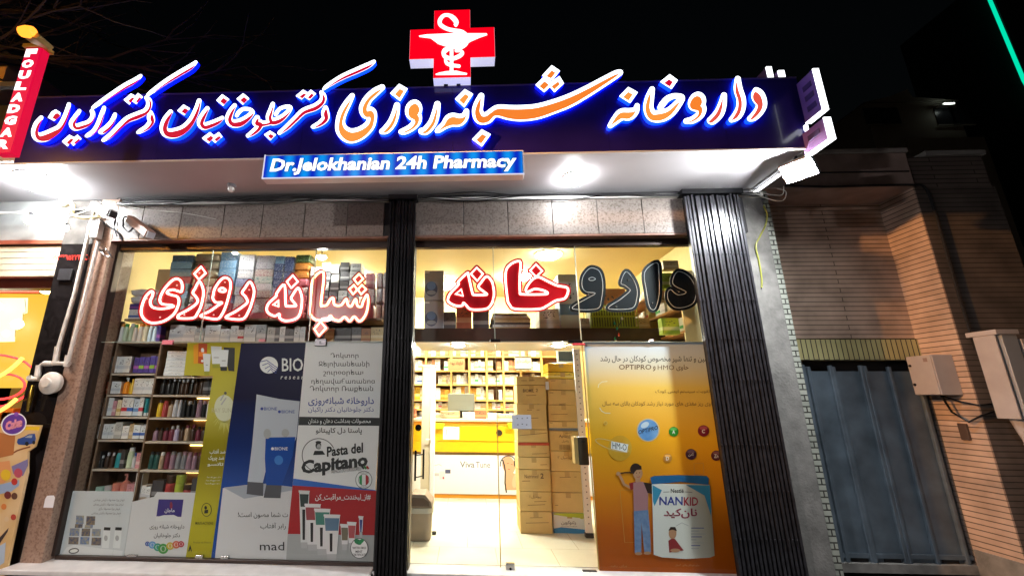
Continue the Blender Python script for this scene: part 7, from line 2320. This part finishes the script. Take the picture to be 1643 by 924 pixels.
pr.poly(B8((-20, 740), (45, 670), (40, 690), (-20, 780)), mk('dark', (0.05, 0.03, 0.03))).poly(B8((-60, 800), (30, 745), (22, 850), (-60, 910)), mk('sky', (0.42, 0.52, 0.64)))
pr.ell(*b8(72, 130), 21, 17.5, m_whiteink, rot=-.4).ell(*b8(72, 130), 19, 15.5, M('logo_purple', (0.12, 0.045, 0.30), .4), rot=-.4)
a, b = b8(28, 108), b8(118, 160)
pr.text('Cake', a[0], b[0], a[1] + 3.5, b[1] + 2, M('logo_pink', (0.75, 0.30, 0.38), .4), .09, slope=-.28)
pr.ell(*b8(85, 78), 3.5, 3.5, M('logo_purple2', (0.25, 0.08, 0.40), .4))
pr.build(t)

# ================================================================== pipes and gas meter on the black pilaster
t = thing('gas_pipes', 'two pale vertical gas pipes with elbows on the black pilaster', 'pipes', tuple(P(75, 610, Y=-.18)))
pipe = lambda pts, r, n_: MB().tube([P(u, v, Y=Y) for u, v, Y in pts], r, 12).build(n_, m_pipe, t, smooth=True)
pipe([(146, 358, -.17), (120, 470, -.17), (93, 560, -.17), (88, 578, -.17)], .021, 'pipe')
pipe([(158, 388, -.17), (133, 490, -.17), (112, 570, -.17), (105, 585, -.17)], .021, 'pipe')
pipe([(112, 583, -.17), (70, 583, -.17), (63, 588, -.17), (60, 610, -.17)], .022, 'pipe')
for u0, v0, u1, v1 in ((93, 556, 89, 582), (110, 570, 106, 588), (84, 583, 72, 583), (63, 586, 60, 604), (149, 352, 143, 370)):
    MB().tube([P(u0, v0, Y=-.17), P(u1, v1, Y=-.17)], .029, 12).build('coupling', m_pipe, t, smooth=True)
MB().box(P(153, 372, Y=-.19).x - .045, P(153, 372, Y=-.19).x + .045, -.21, -.13, P(153, 382, Y=-.19).z, P(153, 355, Y=-.19).z).build('conduit_box', m_pipe, t, bevel=.006)
g = P(75, 614, Y=-.24)
t = thing('gas_meter', 'grey round gas regulator with a brass valve under the pale pipes', 'gas meter', tuple(g))
MB().lathe([(.03, .09), (.105, .085), (.115, .05), (.115, .03), (.10, .015), (.05, 0), (.045, -.02)], (g.x, g.y, g.z), 24, 'Y').build('regulator', m_pipe, t, smooth=True)
MB().tube([P(47, 608, Y=-.2), P(62, 608, Y=-.2)], .022, 10).build('nipple', m_pipe, t, smooth=True)
MB().lathe([(.028, 0), (.028, .02), (.018, .025), (.018, .05)], tuple(P(46, 606, Y=-.22)), 10, 'Y').build('cap', m_pipe, t, smooth=True)
MB().tube([P(52, 618, Y=-.19), P(50, 632, Y=-.19), P(46, 648, Y=-.19), P(44, 660, Y=-.19)], [.016, .024, .018, .012], 10).build('brass_valve', M('brass', (0.55, 0.36, 0.06), .3, metal=1.0), t, smooth=True)
MB().tube([P(38, 642, Y=-.2), P(50, 638, Y=-.2)], .007, 8).build('valve_lever', M('brass_lever', (0.5, 0.33, 0.06), .3, metal=1.0), t, smooth=True)
# painted phone number
pr = Print(-.119)
tt = thing('painted_number', 'red painted Persian phone number on the black pilaster', 'lettering', tuple(P(120, 417, Y=-.119)))
m_rp = M('red_paint', (0.62, 0.03, 0.02), .4)
pr.text('۰۹۱۳۳۱۵۲۲۴', 84, 130, 407, 417, m_rp, .03); pr.text('تلفن', 135, 158, 406, 417, m_rp, .03)
pr.build(tt)
q0, q1 = P(97, 432, Y=-.13), P(114, 450, Y=-.13)
o = MB().box(q0.x, q1.x, -.145, -.119, q1.z, q0.z)
setp(o.build('wall_plate', M('plate_black', (.03, .03, .033), .35), bevel=.005), 'small black square plate on the black pilaster', 'plate')
a, b = P(74, 794, Y=FR - .001), P(85, 814, Y=FR - .001)
o = MB().prism([(a.x, b.z), (b.x, b.z), (b.x - .002, a.z - .02), (b.x - .02, a.z), (a.x + .012, a.z - .004), (a.x, a.z - .03)], FR - .002, FR - .0008)
setp(o.build('torn_sticker', m_paper), 'torn white paper sticker low on the brown granite pillar', 'sticker')

# ================================================================== cameras, string bulbs, cables
def camera_body(label, tail, nose, r, mat, Y0, Y1, bracket_uv, dark):
    a, b = P(*tail, Y=Y0), P(*nose, Y=Y1)
    t = thing('security_camera', label, 'camera', tuple(a))
    d = (b - a).normalized()
    s = d.cross(Vector((0, 0, 1))).normalized()
    u = s.cross(d).normalized()
    vs = []
    for p in (a, b):
        for k, j in ((-1, -1), (1, -1), (1, .7), (.6, 1), (-.6, 1), (-1, .7)):
            vs.append(p + s * (k * r) + u * (j * r))
    n_ = 6
    MB().add(vs, [tuple(range(n_ - 1, -1, -1)), tuple(range(n_, 2 * n_))] + [(i, (i + 1) % n_, n_ + (i + 1) % n_, n_ + i) for i in range(n_)]).build('housing', mat, t, bevel=.006)
    vs = []
    for p in (b + d * .001, b + d * .03):
        for k, j in ((-1, -1), (1, -1), (1, .8), (-1, .8)):
            vs.append(p + s * (k * r * .8) + u * (j * r * .8))
    MB().add(vs, [(3, 2, 1, 0), (4, 5, 6, 7), (0, 1, 5, 4), (1, 2, 6, 5), (2, 3, 7, 6), (3, 0, 4, 7)]).build('lens_front', dark, t)
    w_ = P(*bracket_uv, Y=FR)
    MB().tube([a + d * .05 - u * r * .9, (a * .5 + w_ * .5), w_], .014, 8).build('bracket', m_pipe, t, smooth=True)
    return t


camera_body('white security camera at the top of the granite pillar', (152, 331, 0)[:2], (180, 343), .048, M('camera_white', (.8, .8, .8), .4), -.34, -.46, (150, 348), m_dark)
camera_body('brown security camera pointing down over the left end of the granite lintel', (210, 352), (241, 376), .045, M('camera_brown', (.30, .17, .12), .4), -.22, -.50, (205, 346), M('camera_lens_grey', (.45, .48, .52), .2))
m_wire = M('pale_wire', (0.62, 0.60, 0.54), .5)
mb = MB()


def cable(pts, r, mb, sub=6):
    k = catmull([(p[0], p[1], p[2]) for p in pts], sub)
    mb.tube([tuple(q) for q in k], r, 6)


pp = lambda *q: [tuple(P(u, v, Y=Y)) for u, v, Y in q]
cable(pp((-40, 345, -.3), (20, 341, -.3), (60, 338, -.3), (110, 337, -.3), (150, 334, -.3)), .008, mb)
cable(pp((-40, 338, -.3), (30, 342, -.3), (75, 343, -.3), (110, 347, -.3), (145, 336, -.3)), .007, mb)
setp(mb.build('string_cable', m_wire, smooth=True), 'pale festoon cable sagging along the grey beam of the food shop', 'cable')
for u, v, s, lab in ((48, 353, 26, 'glowing white globe bulb hanging on the festoon cable'), (105, 366, 16, 'small warm white bulb by the top of the black pilaster')):
    q = P(u, v, Y=-.3)
    r = .055 if u < 60 else .036
    t = thing('globe_bulb', lab, 'bulb', tuple(q))
    MB().lathe([(.01, -r), (r * .7, -r * .75), (r, -.1 * r), (r * .8, r * .55), (r * .4, r * .95)], tuple(q), 16).build('globe', E('bulb_white', (0.92, 0.98, 1.0) if u < 60 else (1, .95, .82), s), t, smooth=True)
    MB().lathe([(r * .42, r * .96), (r * .42, r * 1.6), (.01, r * 1.7)], tuple(q), 10).build('socket', m_black, t)
# yellowish bracket arm near the pilaster top
t = thing('arm_fitting', 'cream painted bracket arm by the string cable at the pilaster top', 'bracket', tuple(P(118, 345, Y=-.26)))
MB().tube(pp((108, 322, -.28), (118, 330, -.27), (116, 346, -.26), (134, 350, -.22), (162, 348, -.15)), .020, 10).build('arm', M('cream_arm', (0.75, 0.62, 0.32), .45), t, smooth=True)
MB().lathe([(.05, 0), (.055, -.05), (.03, -.08)], tuple(P(104, 322, Y=-.28)), 12).build('head', M('cream_head', (0.8, 0.74, 0.55), .45), t, smooth=True)
# cable bundle along the lintel
mb = MB()
for k in range(5):
    o_ = random.uniform(-.02, .02)
    pts = []
    for i in range(15):
        x = -4.1 + 7.35 * i / 14
        pts.append((x, -.165 - .012 * (k % 3) + random.uniform(-.012, .012), ZC - .06 + o_ + random.uniform(-.022, .022) - .02 * math.sin(i * .9 + k)))
    cable(pts, .006, mb, 4)
cable([(-3.1, -.19, ZC - .05), (-2.2, -.20, ZC - .03), (-1.2, -.19, ZC - .05), (-.5, -.19, ZC - .07)], .012, mb)
setp(mb.build('cable_bundle', m_ink, smooth=True), 'bundle of black cables sagging along the top of the granite lintel', 'cables')
mb = MB()
cable([(-4.05, -.16, ZC - .1), (-3.7, -.15, ZC - .16), (-3.3, -.145, ZC - .2), (-2.9, -.14, ZC - .28)], .003, mb)
cable([(3.12, -.2, ZC - .05), (3.25, -.26, ZC - .18), (3.42, -.24, ZC - .2), (3.55, -.15, ZC - .05), (3.5, -.1, ZC + .02)], .005, mb)
cable([(3.10, -.2, ZC - .02), (3.2, -.3, ZC - .14), (3.38, -.3, ZC - .16), (3.5, -.2, ZC + .0)], .004, mb)
setp(mb.build('loose_wire', m_wire, smooth=True), 'thin pale wire loops hanging under the right end of the canopy', 'wire')
mb = MB()
cable(pp((1225, 330, -.10), (1231, 345, -.08), (1228, 362, -.075), (1219, 380, -.07), (1213, 395, -.07), (1218, 420, -.062), (1222, 445, -.06), (1222, 462, -.058)), .008, mb)
setp(mb.build('yellow_cable', M('yellow_cable_mat', (0.26, 0.27, 0.03), .45), smooth=True), 'yellow green cable running down the grey concrete pillar', 'cable')
mb = MB()
cable(pp((160, 352, -.16), (172, 362, -.15), (188, 372, -.14), (196, 385, -.13)), .010, mb)
cable(pp((196, 362, -.2), (206, 372, -.2), (214, 362, -.2), (208, 348, -.2), (198, 350, -.2), (198, 362, -.2)), .009, mb)
cable(pp((188, 345, -.14), (183, 362, -.14), (188, 380, -.14)), .007, mb)
setp(mb.build('camera_cable', m_ink, smooth=True), 'tangle of black camera cables at the top of the granite pillar', 'cables')
mb = MB()
cable(pp((155, 395, -.13), (163, 402, -.14), (170, 400, -.15), (176, 408, -.14), (180, 414, -.13)), .007, mb)
cable(pp((157, 399, -.13), (166, 408, -.15), (172, 412, -.14), (178, 408, -.13)), .006, mb)
setp(mb.build('silver_wire', m_chrome, smooth=True), 'silver wire tied round the granite pillar below the cameras', 'wire')
mb = MB()
cable(pp((1260, 298, -.05), (1330, 300, -.05), (1400, 298, -.05), (1465, 297, -.05), (1485, 302, -.05), (1500, 340, -.03), (1520, 410, -.03), (1540, 480, -.03), (1565, 560, -.03)), .013, mb)
setp(mb.build('facade_cable', m_ink, smooth=True), 'dark cable along the parapet and down the brick pier', 'cable')

# ================================================================== orange lit upper storey and bare tree
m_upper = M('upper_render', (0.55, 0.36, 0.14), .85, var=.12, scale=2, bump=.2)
t = thing('upper_storey', 'plain rendered upper storey behind the amber lamp at the left edge', 'building', (-6.5, -.3, 4.4))
xr_ = P(72, 150, Y=-.9).x
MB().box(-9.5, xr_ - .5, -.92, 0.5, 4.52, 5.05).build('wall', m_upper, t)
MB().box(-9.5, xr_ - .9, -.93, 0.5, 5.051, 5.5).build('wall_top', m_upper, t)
MB().box(-9.5, xr_ - .5, -.935, -.921, 4.86, 4.875).build('joint', m_ink, t)
tr = thing('bare_tree', 'bare leafless tree with thin branches above the shops at the upper left', 'tree', (-6.9, -1.7, -.1))
m_bark = M('bark', (0.03, 0.02, 0.014), .9, var=.3, scale=12)
trunk = MB().tube([(-6.9, -1.7, -.1), (-6.88, -1.7, 2.4), (-6.8, -1.65, 4.6)], [.16, .13, .09], 12)
trunk.build('trunk', m_bark, tr, smooth=True)
rng = random.Random(5)
mb = MB()


def branch(p, d, L, r, depth):
    pts = [Vector(p)]
    dd = Vector(d)
    n_ = 5
    for i in range(n_):
        dd = (dd + Vector((rng.uniform(-.3, .3), rng.uniform(-.25, .25), rng.uniform(-.22, .25)))).normalized()
        pts.append(pts[-1] + dd * L / n_)
    mb.tube(pts, [r * (1 - .6 * i / n_) for i in range(n_ + 1)], 5)
    if depth:
        for i in range(1, n_ + 1):
            for _ in range(2):
                nd = (dd + Vector((rng.uniform(-.9, .9), rng.uniform(-.7, .7), rng.uniform(-.6, .7)))).normalized()
                branch(pts[i], nd, L * .55, r * .5, depth - 1)


for d in ((.85, .25, .55), (.6, .2, .8), (.95, .3, .35), (.8, -.1, .75), (.9, .4, .6)):
    branch((-6.8, -1.65, 4.5), d, 3.0, .034, 2)
mb.build('crown', m_bark, tr, smooth=True)
